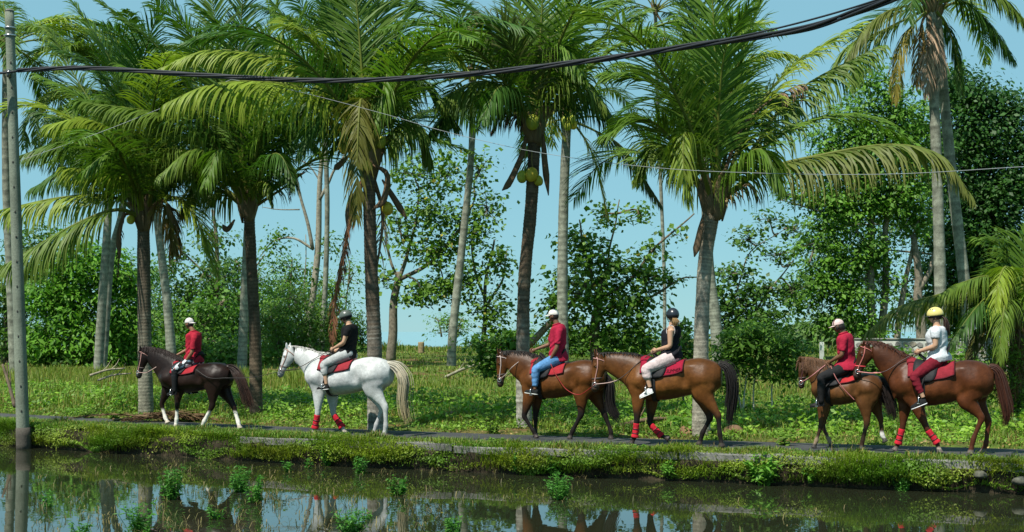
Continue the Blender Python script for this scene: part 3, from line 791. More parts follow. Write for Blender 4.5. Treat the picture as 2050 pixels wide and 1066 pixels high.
# P4
b = ground_pt(1050, 858)
palm("coconut_palm", "leaning dark-trunked coconut palm with yellow coconuts behind the guide in jeans", b,
     [(1047, 700, 0), (1050, 560, 0), (1062, 430, 0), (1068, 330, 0), (1069, 255, 0)], [.215, .18, .165, .16, .165, .155, .17],
     [([(1045, 150, -.4), (1020, 85, -.7), (985, 45, -.9), (925, 72, -1.1)], dict(col=(.12, .15, .035), hang=.6, ll=1.05, tipcol=(.24, .24, .13), r0=.055)),
      ([(1078, 120, 0), (1085, 20, 0), (1090, -100, 0)], dict(col=GREEN, hang=.35, ll=1.0, r0=.05)),
      ([(1100, 130, .2), (1150, 60, .3), (1260, -10, .4)], dict(col=GREEN, hang=.55)),
      ([(1115, 170, .3), (1190, 90, .6), (1290, 25, .8)], dict(col=GREEN, hang=.6)),
      ([(1000, 195, .2), (930, 190, .3), (865, 260, .4)], dict(col=DARK, hang=.9)),
      ([(1010, 180, -.3), (950, 165, -.6), (880, 200, -.9)], dict(col=OLIVE, hang=.85)),
      ([(1035, 130, .3), (980, 50, .5), (900, -10, .7)], dict(col=DARK, hang=.45)),
      ([(1055, 120, .4), (1040, 20, .7), (1000, -60, 1)], dict(col=GREEN, hang=.4)),
      ([(1090, 140, -.4), (1120, 90, -.8), (1165, 150, -1.2)], dict(col=GREEN, hang=.7)),
      ([(1100, 190, -.2), (1150, 150, -.4), (1210, 210, -.6)], dict(col=OLIVE, hang=.8)),
      ([(1110, 210, .4), (1170, 190, .8), (1230, 240, 1.1)], dict(col=DARK, hang=.8)),
      ([(1040, 200, -.8), (1000, 175, -1.5), (965, 240, -2)], dict(col=DARK, hang=.8)),
      ([(1085, 110, .5), (1130, 10, .8), (1180, -70, 1)], dict(col=GREEN, hang=.4)),
      ([(1075, 140, 1), (1085, 60, 1.8), (1110, 60, 2.8)], dict(col=DARK, hang=.5))],
     group=GP, nuts=[(1045, 354, -.2, .115), (1064, 350, -.24, .13), (1078, 362, -.15, .1), (1066, 245, -.35, .14), (1000, 195, -.2, .1)],
     dead=[([(1035, 235, 0), (1005, 228, 0), (985, 262, 0)], dict(col=(.09, .065, .045), ll=.5, n=40)), ([(1050, 290, -.1), (1042, 320, -.1), (1030, 350, -.1)], dict(n=6, ll=.1))],
     spathes=[[(1052, 270, -.2), (1045, 310, -.25), (1020, 365, -.25), (1005, 382, -.25)], [(1088, 270, -.1), (1090, 320, -.12), (1098, 392, -.12)]], trunk_kw=dict(lich=.16, low=(.38, .37, .32), high=(.13, .097, .065), amp=.08), seed=4, auto=6, auto_kw=dict(wid=.041, el=(.65, 1.4), L=(4.8, 6.0), mix=[.5, .2, .1, .2], ll=1.0))
# P5
b = ground_pt(1404, 874)
palm("coconut_palm", "nearest coconut palm, pale ringed trunk behind the bay horse's hindquarters", b,
     [(1403, 760, 0), (1405, 640, 0), (1412, 520, 0), (1424, 430, 0), (1430, 402, 0)], [.225, .195, .175, .165, .17, .215, .2],
     [([(1520, 345, -.3), (1640, 312, -.6), (1780, 290, -.9), (1880, 310, -1.1), (1942, 388, -1.2)], dict(col=(.10, .135, .024), hang=.9, ll=.95, n=96, tipcol=(.2, .2, .05))),
      ([(1500, 250, .3), (1580, 140, .5), (1715, 52, .7)], dict(col=LIGHT, hang=.6, ll=.9)),
      ([(1520, 280, .2), (1600, 180, .4), (1760, 92, .6)], dict(col=OLIVE, hang=.85, ll=1.0)),
      ([(1432, 230, 0), (1431, 100, 0), (1422, -80, 0)], dict(col=GREEN, hang=.35, ll=1.1, r0=.055)),
      ([(1420, 240, .3), (1400, 110, .5), (1370, -60, .7)], dict(col=GREEN, hang=.4, ll=1.05)),
      ([(1455, 230, .2), (1485, 110, .3), (1540, -50, .4)], dict(col=GREEN, hang=.45, ll=1.0)),
      ([(1370, 250, .2), (1310, 170, .4), (1215, 150, .6)], dict(col=GREEN, hang=.55, ll=1.0)),
      ([(1360, 300, -.3), (1295, 240, -.6), (1215, 270, -.8)], dict(col=GREEN, hang=.6, ll=1.05)),
      ([(1380, 230, -.2), (1320, 110, -.3), (1260, 70, -.4)], dict(col=GREEN, hang=.5, ll=1.0)),
      ([(1395, 300, -.8), (1372, 266, -1.2), (1368, 330, -1.5), (1380, 400, -1.6)], dict(col=(.15, .215, .026), hang=.9, ll=.8, n=60)),
      ([(1375, 330, .3), (1320, 290, .5), (1275, 350, .6)], dict(col=OLIVE, hang=.75)),
      ([(1480, 330, -.6), (1525, 300, -1), (1565, 370, -1.2)], dict(col=GREEN, hang=.85)),
      ([(1470, 260, .6), (1530, 190, 1.2), (1600, 220, 1.6)], dict(col=DARK, hang=.7)),
      ([(1440, 210, -.6), (1455, 90, -1), (1500, 10, -1.4)], dict(col=GREEN, hang=.45)),
      ([(1410, 210, .9), (1400, 120, 1.7), (1410, 90, 2.6)], dict(col=DARK, hang=.5))],
     group=GP, dead=[([(1470, 385, -.2), (1500, 370, -.3), (1520, 400, -.3)], dict(col=(.2, .16, .08), n=30, ll=.4)), ([(1490, 250, 0), (1600, 170, 0), (1605, 200, 0)], dict(col=(.2, .14, .09), n=30, ll=.5, start=.75))],
     spathes=[[(1408, 430, -.2), (1398, 480, -.3), (1390, 515, -.35)]], trunk_kw=dict(lich=.62, low=(.31, .29, .23), high=(.22, .17, .11), amp=.05, ring=.06), seed=5, auto=3, auto_kw=dict(wid=.036, el=(.6, 1.3), L=(4.4, 5.6), mix=[.5, .2, .1, .2], ll=1.0))

# second rank palms, farther into the field
BK = 1.5       # the second rank stands well back in the field
GB = "grey palm trunks farther back in the field"
PT = dict(low=(.25, .26, .205), high=(.20, .20, .155), amp=.03, ring=.09, lich=.5)
def back_palm(label, px, py_base, path, r, fronds=(), auto=16, seed=20, nuts=(), Yd=None, auto_kw={}, dead=(), z=None):
    Y = Yd * BK; r = [q * BK for q in r]; nuts = [(a, b, c * BK, d * BK) for a, b, c, d in nuts]
    kw = dict(L=(3.4 * BK, 4.6 * BK), ll=.85 * BK, wid=.046 * BK); kw.update(auto_kw); auto_kw = kw
    fronds = [(f[0], dict(dict(ll=.85), **f[1])) for f in fronds]; dead = [(f[0], dict(dict(ll=.5, wid=.03), **f[1])) for f in dead]
    for f in fronds + dead: f[1]['ll'] *= BK; f[1]['wid'] = f[1].get('wid', .036) * BK; f[1]['r0'] = .045 * BK
    X = (px - 1025) / FP * Y; b = np.array((X, Y, float(gz(X, Y))))
    return palm("coconut_palm", label, b, path, r, list(fronds), group=GB, nuts=nuts, trunk_kw=PT, auto=auto, seed=seed, auto_kw=auto_kw, dead=dead)
back_palm("slim grey palm behind the leafy bush on the left", 196, 720, [(205, 600, 0), (216, 440, 0), (222, 300, 0), (226, 200, 0)], [.19, .17, .15, .14, .14], Yd=42, seed=21, auto=14)
back_palm("slim grey palm leaning right, crossed behind the left palms", 205, 720, [(222, 520, 0), (243, 430, 0), (262, 290, 0), (270, 180, 0)], [.18, .15, .14, .13, .13], Yd=44.5, seed=22, auto=13)
back_palm("grey palm trunk behind the first guide's white cap", 346, 720, [(336, 620, 0), (322, 500, 0), (305, 340, 0), (300, 230, 0)], [.2, .17, .15, .14, .13], Yd=41, seed=23, auto=13)
back_palm("pale grey palm trunk left of the dark-ringed palm behind the dark tail", 484, 740, [(488, 640, 0), (494, 500, 0), (503, 330, 0), (508, 190, 0)], [.2, .18, .16, .15, .14], Yd=43, seed=24, auto=14)
back_palm("slender palm trunk standing between white horse and bay horse", 903, 760, [(908, 650, 0), (930, 450, 0), (944, 300, 0), (946, 150, 0)], [.21, .19, .16, .14, .14], Yd=46, seed=25, auto=18, auto_kw=dict(el=(-.3, 1.3), mix=[.3, .35, .2, .15]))
back_palm("palm with green coconuts and one yellow hanging frond right of the leaning palm", 1128, 760, [(1126, 600, 0), (1128, 420, 0), (1134, 270, 0), (1136, 235, 0)], [.24, .22, .2, .18, .18], Yd=43, seed=26, auto=6,
          fronds=[([(1160, 262, -.4), (1190, 320, -.7), (1216, 435, -.8)], dict(col=(.21, .2, .035), hang=.6, ll=.8, n=54)),
                  ([(1190, 262, .2), (1250, 300, .3), (1322, 408, .3)], dict(col=(.05, .065, .016), hang=.9, ll=.9)),
                  ([(1120, 215, -.3), (1105, 235, -.5), (1128, 275, -.7)], dict(col=(.2, .23, .05), hang=.6, ll=.6, n=40)),
                  ([(1150, 130, 0), (1170, 40, 0), (1200, -30, 0)], dict(col=GREEN, hang=.4)),
                  ([(1130, 130, .3), (1120, 30, .4), (1100, -60, .5)], dict(col=GREEN, hang=.4)),
                  ([(1180, 190, -.3), (1230, 130, -.5), (1300, 140, -.6)], dict(col=GREEN, hang=.7))],
          nuts=[(1130, 243, -.5, .15), (1143, 240, -.55, .16), (1136, 252, -.55, .14), (1148, 250, -.45, .14), (1138, 232, -.4, .14)])
back_palm("grey palm trunk just right of the nearest palm's foot", 1441, 740, [(1432, 640, 0), (1420, 540, 0), (1412, 380, 0), (1408, 200, 0)], [.25, .22, .19, .17, .16], Yd=40, seed=27, auto=12)
back_palm("tall pale palm at right with a brown skirt of dead fronds", 1884, 760, [(1882, 560, 0), (1876, 350, 0), (1868, 150, 0), (1863, 10, 0)], [.23, .2, .18, .17, .17], Yd=37, seed=28, auto=4, auto_kw=dict(el=(.5, 1.3)),
          fronds=[([(1800, 15, -.3), (1740, 50, -.5), (1690, 130, -.6)], dict(col=(.12, .15, .035), hang=.75, ll=.95)),
                  ([(1820, 60, -.4), (1800, 110, -.6), (1790, 200, -.7)], dict(col=(.19, .16, .03), hang=.8, ll=.7, n=60)),
                  ([(1770, 60, .3), (1690, 100, .6), (1640, 190, .8)], dict(col=OLIVE, hang=.8)),
                  ([(1920, 0, .2), (1980, 50, .3), (2030, 120, .4)], dict(col=DARK, hang=.8, ll=.8)),
                  ([(1930, -30, -.2), (2000, -10, -.4), (2070, 60, -.6)], dict(col=OLIVE, hang=.85, ll=.8)),
                  ([(1895, 50, .3), (1915, 110, .4), (1925, 190, .4)], dict(col=DARK, hang=.9, ll=.6))],
          dead=[([(1862, 60, -.3), (1856, 120, -.4), (1856, 190, -.4)], dict(col=(.3, .22, .15), ll=.7, n=60, ragged=.1, wid=.04)),
                ([(1872, 60, -.2), (1880, 130, -.3), (1876, 170, -.3)], dict(col=(.28, .22, .16), ll=.6, n=50, ragged=.1)),
                ([(1845, 50, -.1), (1838, 120, -.2), (1832, 170, -.2)], dict(col=(.24, .16, .05), ll=.7, n=50, ragged=.1))])
back_palm("second tall pale palm at right, leaning across its neighbour", 1950, 760, [(1930, 560, 0), (1905, 350, 0), (1886, 150, 0), (1874, 20, 0)], [.23, .2, .185, .175, .17], Yd=38.2, seed=29, auto=9, auto_kw=dict(el=(.2, 1.2)))
back_palm("palm trunk half hidden behind the utility pole", 30, 720, [(22, 560, 0), (14, 400, 0), (12, 250, 0), (14, 90, 0)], [.2, .18, .16, .15, .15], Yd=40, seed=30, auto=14, auto_kw=dict(el=(-.3, 1.2)))
back_palm("background palm whose crown fills the gap above the white horse's rider", 640, 740, [(650, 600, 0), (655, 420, 0), (650, 250, 0), (645, 110, 0)], [.15, .13, .12, .12, .12], Yd=52, seed=31, auto=14)
back_palm("background palm with crown above the woman in the black vest", 1330, 740, [(1330, 560, 0), (1322, 350, 0), (1315, 150, 0), (1312, 20, 0)], [.1, .1, .1, .1, .1], Yd=60, seed=32, auto=14,
          dead=[([(1330, 60, 0), (1328, 120, 0), (1326, 185, 0)], dict(col=(.3, .25, .17), ll=.5, n=40))])
# low palm at the right edge, crown near the ground
Yl = 29.0; b = np.array(((2045 - 1025) / FP * Yl, Yl, 0.0)); b[2] = float(gz(b[0], b[1]))
palm("young_palm", "low shaggy palm at the right edge arching a frond over the last rider", b,
     [(2040, 700, 0), (2038, 640, 0)], [.3, .26, .22],
     [([(1985, 560, -.2), (1900, 585, -.4), (1800, 615, -.6), (1735, 665, -.7)], dict(col=(.125, .16, .03), hang=.9, ll=.85, n=90)),
      ([(1990, 560, -.6), (1930, 565, -1), (1880, 590, -1.2)], dict(col=OLIVE, hang=.75, ll=.75)),
      ([(2000, 590, -.7), (1960, 610, -1.2), (1900, 690, -1.5)], dict(col=DARK, hang=.8, ll=.7)),
      ([(2020, 540, -.6), (2000, 560, -1.2), (1990, 640, -1.5)], dict(col=LIGHT, hang=.8, ll=.7)),
      ([(2030, 560, .2), (2010, 500, .3), (1960, 480, .4)], dict(col=GREEN, hang=.6)),
      ([(2050, 550, 0), (2060, 480, 0), (2090, 440, 0)], dict(col=GREEN, hang=.5)),
      ([(2000, 640, -.4), (1960, 660, -.7), (1930, 740, -.9)], dict(col=(.1, .1, .03), hang=.9, ll=.6)),
      ([(2060, 590, -.5), (2080, 600, -1), (2090, 690, -1.2)], dict(col=GREEN, hang=.8)),
      ([(2025, 600, -.9), (2010, 620, -1.5), (2000, 720, -1.8)], dict(col=OLIVE, hang=.9, ll=.7))],
     dead=[([(2020, 660, -.4), (2000, 720, -.6), (1995, 780, -.7)], dict(ll=.6, n=50)), ([(2040, 680, -.4), (2035, 740, -.6), (2030, 790, -.7)], dict(ll=.6, n=50)), ([(1990, 660, -.3), (1960, 700, -.4), (1925, 760, -.5)], dict(ll=.3, n=16, col=(.12, .09, .05)))],
     trunk_kw=dict(lich=.9, low=(.1, .08, .06)), seed=33)
# ------------------------------------------------------------------ broad-leaved trees and shrubs
TK = 1.95
def limb(g, P, r0, r1, col, n=7, m=None):
    m = m or max(5, len(P) * 4)
    C = bez(P, m); k = np.linspace(0, 1, m)
    seg = np.linalg.norm(C[-1] - C[0]); C = C + np.stack([np.sin(k * 9 + r0 * 99) , np.cos(k * 7 + r1 * 77), 0 * k], 1) * seg * .012 * np.sin(k * math.pi)[:, None]
    tube(g, C, r0 * (1 - k) + r1 * k, n, col)
    return C

def tree(name, label, foot, Y, stems, blobs, leaf=.13, a=(.045, .10, .014), b=(.11, .19, .03), bark=(.20, .17, .12), seed=0, depth=1.6, twigs=True,
         yellow=.0, cat="tree", group=None, cl=None, aspect=.6, spread=.3, down=.3, dens=1.0):
    """stems: list of [(px,py,dY)...], r0, r1 ; blobs: (px,py,rx,ry,leaves)"""
    r = np.random.default_rng(seed)
    if 34 < Y < 60:                      # middle distance
        Y *= TK; leaf *= TK * .95; spread *= TK; depth *= TK; stems = [(a_, b_ * TK, c_ * TK) for a_, b_, c_ in stems]
    tw = Y / 40.0
    X = (foot[0] - 1025) / FP * Y
    base = np.array((X, Y, float(gz(X, Y))))
    root = empty(name, base); tag(root, label, cat, group)
    g = G(); curves = []
    for (pp, r0, r1) in stems:
        P = [at(px, py, Y + dy) - base for px, py, dy in pp]
        if P[0][2] < .6: P[0][2] = -.1
        curves.append(limb(g, P, r0, r1, np.array(bark) * r.uniform(.85, 1.15)))
    allc = np.concatenate(curves)
    lg = G(); bg_ = G()
    for (px, py, rx, ry, n) in blobs:
        n = int(n * 1.55 * dens)
        c = at(px, py, Y) - base; ppm = FP / Y; RX, RZ = rx / ppm, ry / ppm; RY = min(depth, max(RX, RZ) * 1.1)
        ncl = max(4, int(n / (cl or 26)))
        u = norm(r.normal(size=(ncl, 3))) * (r.random((ncl, 1)) ** .45)
        cc = c + u * np.array((RX, RY, RZ))
        cc[:, 2] = np.maximum(cc[:, 2], .1)
        if twigs and len(allc):
            j = np.argmin(((allc - c) ** 2).sum(1)); p0 = allc[j]
            if np.linalg.norm(p0 - c) > .3 * RX:
                limb(bg_, [p0, (p0 + c) / 2 + r.normal(0, .12 * tw, 3), c], .035 * tw, .018 * tw, bark, n=5)
            for q in cc[:: max(1, ncl // 16)]:
                limb(bg_, [c, (c + q) / 2 + r.normal(0, .08, 3), q], .012 * tw, .004 * tw, np.array(bark) * .8, n=4, m=5)
        k = max(3, n // ncl)
        cen = np.repeat(cc, k, 0); sp = spread * r.uniform(.6, 1.3, (ncl, 1)).repeat(k, 0)
        off = r.normal(size=(ncl * k, 3)) * sp * np.array((1, 1, .65))
        p = cen + off
        nn = r.normal(0, .5, (ncl * k, 3)) + np.array((0, -.2, .85)) + off * .8
        dv = off + r.normal(0, .35, (ncl * k, 3)) + np.array((0, 0, -down))
        t = r.random((ncl, 1)).repeat(k, 0) * .6 + r.random((ncl * k, 1)) * .4
        col = (np.array(a) * (1 - t) + np.array(b) * t) * r.uniform(.8, 1.2, (ncl * k, 1)) * np.array((1.3, 1.4, 1.0))
        if yellow:
            m = r.random(ncl * k) < yellow; col[m] = np.array((.38, .34, .05)) * r.uniform(.5, 1.1, (m.sum(), 1))
        leaf_quads(lg, p, leaf * np.clip(r.lognormal(0, .33, ncl * k), .4, 1.9), nn, dv, col, aspect=aspect)
    tg = G()
    if g.n:
        v, c_, t_, q_ = g.arrays(); tg.add(v, q_, c_); tg.t.append(t_)
        tr = tg.build("trunk", M['bark'], root)
        if bg_.n: tag(bg_.build("branches", M['bark'], tr), kind="stuff")
    elif bg_.n:
        bg_.build("branches", M['bark'], root)
    lg.build("crown", M['leaf'], root, smoothed=False)
    return root

tree("leafy_tree", "dense bright green bushy tree between the utility pole and the first palm", (150, 760), 36.5,
     [([(150, 770, 0), (145, 680, 0), (140, 580, 0)], .13, .06), ([(205, 770, .3), (210, 700, .3), (225, 620, .3)], .07, .03), ([(100, 770, 0), (95, 680, 0), (90, 600, 0)], .07, .03)],
     [(150, 590, 80, 60, 1700), (105, 610, 50, 60, 1000), (215, 570, 60, 55, 1100), (170, 680, 95, 50, 1900), (245, 650, 55, 60, 1300), (85, 690, 50, 40, 800), (180, 520, 80, 40, 900), (262, 560, 40, 60, 600), (130, 540, 60, 50, 800), (230, 715, 70, 30, 900)],
     leaf=.165, seed=1, a=(.04, .115, .012), b=(.12, .24, .03), aspect=.42, depth=1.8, spread=.22)
tree("leafy_tree", "dark leafy thicket tree left of the utility pole", (10, 760), 39, [([(10, 770, 0), (12, 660, 0), (20, 540, 0)], .12, .06)],
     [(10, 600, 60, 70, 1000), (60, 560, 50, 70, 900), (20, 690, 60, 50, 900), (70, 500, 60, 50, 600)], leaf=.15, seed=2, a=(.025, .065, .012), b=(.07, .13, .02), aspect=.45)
tree("slender_tree", "airy dark-leaved tree between the first two palms", (430, 760), 47, [([(425, 760, 0), (430, 620, 0), (435, 480, 0), (425, 420, 0)], .12, .05), ([(432, 620, 0), (480, 580, 0), (530, 510, 0)], .05, .025), ([(428, 560, 0), (380, 520, 0), (345, 480, 0)], .05, .02)],
     [(430, 480, 45, 30, 260), (380, 590, 50, 50, 700), (340, 530, 40, 40, 330), (470, 600, 60, 50, 700), (350, 650, 60, 50, 900), (440, 560, 60, 40, 450), (460, 670, 80, 40, 1000)], leaf=.15, seed=3, a=(.022, .06, .01), b=(.075, .14, .024), spread=.34)
tree("slender_tree", "small dark tree with tilted trunk behind the first rider's back", (400, 760), 41, [([(390, 760, 0), (402, 690, 0), (418, 640, 0), (450, 600, 0)], .12, .06)],
     [(440, 610, 40, 30, 380), (395, 640, 40, 35, 420), (350, 700, 70, 35, 800), (440, 690, 60, 40, 700)], leaf=.13, seed=31, a=(.03, .08, .012), b=(.09, .18, .028))
tree("bare_tree", "nearly bare slim grey tree between the second and third palms", (625, 750), 44,
     [([(622, 750, 0), (624, 620, 0), (632, 480, 0), (645, 350, 0), (652, 270, 0)], .15, .06), ([(626, 500, 0), (610, 420, 0), (590, 350, 0), (572, 310, 0)], .07, .02), ([(628, 500, 0), (590, 478, 0), (550, 482, 0), (520, 515, 0)], .05, .015),
      ([(600, 420, 0), (560, 420, 0), (525, 415, 0)], .025, .01), ([(640, 400, 0), (665, 350, 0), (690, 310, 0)], .06, .03), ([(645, 370, 0), (610, 325, 0), (560, 320, 0)], .03, .01), ([(618, 700, .2), (612, 600, .2), (612, 470, .2)], .03, .015)],
     [(548, 500, 30, 14, 110), (560, 470, 24, 10, 70), (600, 560, 45, 30, 160), (665, 480, 18, 40, 110), (560, 540, 30, 20, 90)], leaf=.13, seed=4, a=(.025, .065, .012), b=(.08, .15, .025), bark=(.24, .22, .17), twigs=False, spread=.25)
tree("shrub", "soft green undergrowth thicket behind the white horse's head", (600, 760), 38, [([(600, 770, 0), (602, 700, 0), (606, 650, 0)], .05, .02), ([(560, 770, 0), (558, 700, 0), (550, 650, 0)], .04, .02)],
     [(600, 650, 60, 45, 1500), (560, 690, 60, 40, 1300), (640, 690, 50, 45, 1200), (540, 640, 40, 30, 600), (590, 600, 40, 30, 600), (660, 640, 40, 40, 700)], leaf=.10, seed=5, a=(.045, .09, .014), b=(.10, .17, .028), cat="shrub", aspect=.4)
tree("shrub", "low leafy bushes behind the dark horse's rump", (470, 760), 37, [([(470, 770, 0), (468, 720, 0), (466, 690, 0)], .04, .02)],
     [(440, 715, 60, 30, 1100), (500, 720, 50, 30, 900), (390, 720, 50, 30, 800)], leaf=.12, seed=6, a=(.035, .085, .012), b=(.095, .18, .026), cat="shrub")
tree("sea_hibiscus_tree", "open-crowned tree with round leaves and yellow flecks between third and fourth palms", (786, 740), 40,
     [([(782, 745, 0), (786, 660, 0), (792, 590, 0), (800, 545, 0)], .16, .1), ([(798, 560, 0), (825, 480, 0), (840, 380, 0)], .07, .025), ([(798, 560, 0), (775, 500, 0), (770, 420, 0)], .05, .02), ([(800, 560, 0), (870, 520, 0), (925, 450, 0), (950, 400, 0)], .07, .02),
      ([(965, 740, .4), (968, 650, .4), (975, 560, .4), (990, 480, .4)], .09, .03), ([(970, 620, .4), (1005, 560, .4), (1015, 500, .4)], .05, .02), ([(972, 600, .4), (945, 520, .4), (950, 440, .4)], .05, .02)],
     [(860, 420, 55, 60, 620), (830, 350, 45, 45, 320), (900, 350, 45, 55, 330), (860, 500, 60, 40, 560), (935, 470, 45, 50, 420), (800, 460, 35, 50, 230), (890, 580, 65, 30, 560), (975, 420, 35, 55, 240), (1000, 530, 35, 45, 300), (840, 590, 40, 28, 260), (960, 340, 35, 45, 160), (985, 620, 45, 40, 380), (1000, 690, 40, 35, 420), (770, 560, 25, 35, 120), (930, 560, 40, 40, 280)],
     leaf=.125, dens=1.0, seed=7, a=(.035, .085, .012), b=(.12, .2, .03), yellow=.02, aspect=.85, spread=.2, bark=(.17, .15, .11), cl=9)
tree("sea_hibiscus_tree", "round-leaved tree with a leaning trunk between the bay horses' riders", (1190, 740), 37,
     [([(1195, 745, 0), (1192, 680, 0), (1195, 620, 0), (1205, 560, 0)], .2, .09), ([(1060, 690, 0), (1110, 640, 0), (1150, 600, 0), (1180, 560, 0)], .11, .06), ([(1200, 600, 0), (1260, 560, 0), (1320, 490, 0), (1390, 428, 0)], .06, .02), ([(1200, 620, 0), (1290, 600, 0), (1360, 560, 0), (1400, 555, 0)], .05, .015), ([(1190, 580, 0), (1170, 500, 0), (1160, 440, 0)], .06, .02), ([(1210, 580, 0), (1225, 480, 0), (1240, 400, 0)], .04, .015)],
     [(1180, 520, 50, 45, 800), (1150, 480, 35, 35, 330), (1240, 540, 55, 40, 800), (1200, 600, 60, 45, 1100), (1270, 610, 55, 45, 900), (1230, 670, 70, 40, 1100), (1130, 580, 35, 40, 450), (1300, 560, 40, 30, 330), (1310, 500, 30, 25, 140), (1210, 430, 35, 30, 200), (1280, 430, 40, 25, 150), (1340, 560, 35, 22, 150), (1140, 660, 40, 40, 500), (1290, 670, 30, 40, 420), (1110, 620, 30, 30, 260), (1350, 470, 25, 15, 60)],
     leaf=.13, dens=.62, seed=8, a=(.03, .075, .012), b=(.11, .19, .03), yellow=.012, aspect=.85, spread=.2, bark=(.16, .13, .09), cl=11)
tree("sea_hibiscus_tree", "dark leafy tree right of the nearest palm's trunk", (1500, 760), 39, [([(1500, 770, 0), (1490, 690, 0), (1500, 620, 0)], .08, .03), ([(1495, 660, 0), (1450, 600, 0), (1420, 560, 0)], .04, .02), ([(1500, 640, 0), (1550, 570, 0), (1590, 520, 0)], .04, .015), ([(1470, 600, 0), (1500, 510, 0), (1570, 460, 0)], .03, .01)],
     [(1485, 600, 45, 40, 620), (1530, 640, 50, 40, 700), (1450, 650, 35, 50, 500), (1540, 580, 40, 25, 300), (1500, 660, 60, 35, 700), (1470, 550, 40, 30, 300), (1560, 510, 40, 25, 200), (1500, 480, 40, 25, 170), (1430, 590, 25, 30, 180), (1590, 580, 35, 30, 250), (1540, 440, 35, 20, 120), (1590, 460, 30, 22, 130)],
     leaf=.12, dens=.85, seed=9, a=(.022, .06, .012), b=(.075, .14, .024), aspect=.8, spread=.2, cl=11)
tree("shrub", "bushy shrub with bare pale stems beside the nearest palm", (1500, 800), 30.5,
     [([(1487, 800, 0), (1492, 760, 0), (1485, 700, 0)], .026, .012), ([(1487, 800, 0), (1470, 750, 0), (1458, 690, 0)], .022, .010), ([(1508, 800, .2), (1512, 750, .2), (1530, 690, .2)], .024, .011), ([(1512, 750, .2), (1545, 720, .2), (1575, 690, .2)], .01, .005), ([(1545, 800, .1), (1550, 750, .1), (1585, 690, .1)], .022, .010), ([(1492, 760, 0), (1515, 715, 0), (1520, 680, 0)], .01, .005), ([(1550, 750, .1), (1530, 700, .1), (1535, 670, .1)], .009, .004)],
     [(1480, 695, 45, 38, 900), (1540, 690, 50, 42, 1100), (1585, 725, 28, 40, 550), (1450, 735, 28, 40, 520), (1515, 740, 40, 30, 300), (1510, 660, 40, 25, 320), (1570, 760, 20, 30, 120), (1460, 780, 18, 22, 90)],
     leaf=.13, seed=10, a=(.04, .09, .014), b=(.10, .18, .03), bark=(.55, .52, .40), cat="shrub", twigs=False, spread=.16, aspect=.4)
tree("broadleaf_tree", "tall spreading tree with grey forked trunks behind the last guide", (1750, 760), 42,
     [([(1748, 760, 0), (1746, 620, 0), (1742, 480, 0), (1745, 400, 0)], .17, .09), ([(1762, 760, .3), (1768, 620, .3), (1772, 480, .3), (1785, 380, .3)], .15, .07), ([(1795, 740, .2), (1800, 620, .2), (1815, 560, .2), (1830, 480, .2)], .12, .06), ([(1845, 740, 0), (1842, 620, 0), (1838, 560, 0), (1828, 470, 0)], .2, .1), ([(1842, 580, 0), (1865, 530, 0), (1880, 470, 0)], .09, .05),
      ([(1745, 500, 0), (1690, 440, 0), (1630, 420, 0), (1560, 400, 0)], .06, .015), ([(1745, 560, 0), (1680, 560, 0), (1620, 530, 0)], .05, .02)],
     [(1760, 300, 70, 60, 1500), (1700, 330, 60, 50, 1000), (1700, 410, 70, 50, 1100), (1790, 400, 60, 50, 1000), (1640, 400, 45, 35, 420), (1690, 520, 60, 40, 900), (1640, 560, 50, 40, 750), (1700, 600, 50, 40, 800), (1740, 500, 40, 40, 500), (1610, 600, 40, 30, 350), (1830, 350, 45, 60, 700), (1790, 220, 60, 50, 800), (1710, 240, 50, 50, 600), (1580, 390, 30, 15, 90), (1620, 490, 40, 20, 180), (1730, 660, 50, 35, 600), (1660, 650, 35, 25, 260), (1840, 440, 40, 40, 380), (1770, 560, 30, 40, 250), (1660, 290, 45, 45, 400), (1740, 170, 50, 40, 350), (1840, 260, 50, 60, 700), (1620, 350, 35, 30, 200), (1730, 380, 60, 50, 700), (1660, 460, 50, 35, 400)],
     leaf=.14, dens=1.6, seed=11, a=(.035, .09, .013), b=(.11, .21, .032), bark=(.24, .21, .16), depth=2.4, spread=.24, aspect=.55)
tree("broadleaf_tree", "big dark green tree filling the right edge", (1990, 760), 45,
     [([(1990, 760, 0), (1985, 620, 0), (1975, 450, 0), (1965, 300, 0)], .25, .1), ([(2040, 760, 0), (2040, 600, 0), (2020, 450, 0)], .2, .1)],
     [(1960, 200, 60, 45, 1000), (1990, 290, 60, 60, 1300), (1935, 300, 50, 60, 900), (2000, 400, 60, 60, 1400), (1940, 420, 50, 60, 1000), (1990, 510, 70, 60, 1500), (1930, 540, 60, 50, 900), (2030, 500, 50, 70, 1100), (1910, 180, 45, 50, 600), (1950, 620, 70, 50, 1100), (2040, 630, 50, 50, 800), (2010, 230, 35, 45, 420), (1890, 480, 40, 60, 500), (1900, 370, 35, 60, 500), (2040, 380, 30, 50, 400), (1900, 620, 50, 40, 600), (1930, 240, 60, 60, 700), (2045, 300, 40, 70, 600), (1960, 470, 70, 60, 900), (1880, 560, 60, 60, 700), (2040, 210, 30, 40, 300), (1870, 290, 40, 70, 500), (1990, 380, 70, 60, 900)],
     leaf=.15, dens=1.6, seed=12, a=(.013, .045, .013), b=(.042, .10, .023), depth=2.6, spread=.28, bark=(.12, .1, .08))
tree("shrub", "tangled bushes under the low palm at the right edge", (2020, 800), 28.5, [([(2020, 800, 0), (2022, 760, 0), (2020, 730, 0)], .04, .02)],
     [(2020, 740, 40, 40, 900), (1985, 780, 35, 30, 600), (2045, 790, 30, 40, 600), (2000, 700, 40, 30, 500)], leaf=.09, seed=13, a=(.05, .09, .015), b=(.13, .19, .035), cat="shrub", aspect=.3, spread=.16, depth=.8)
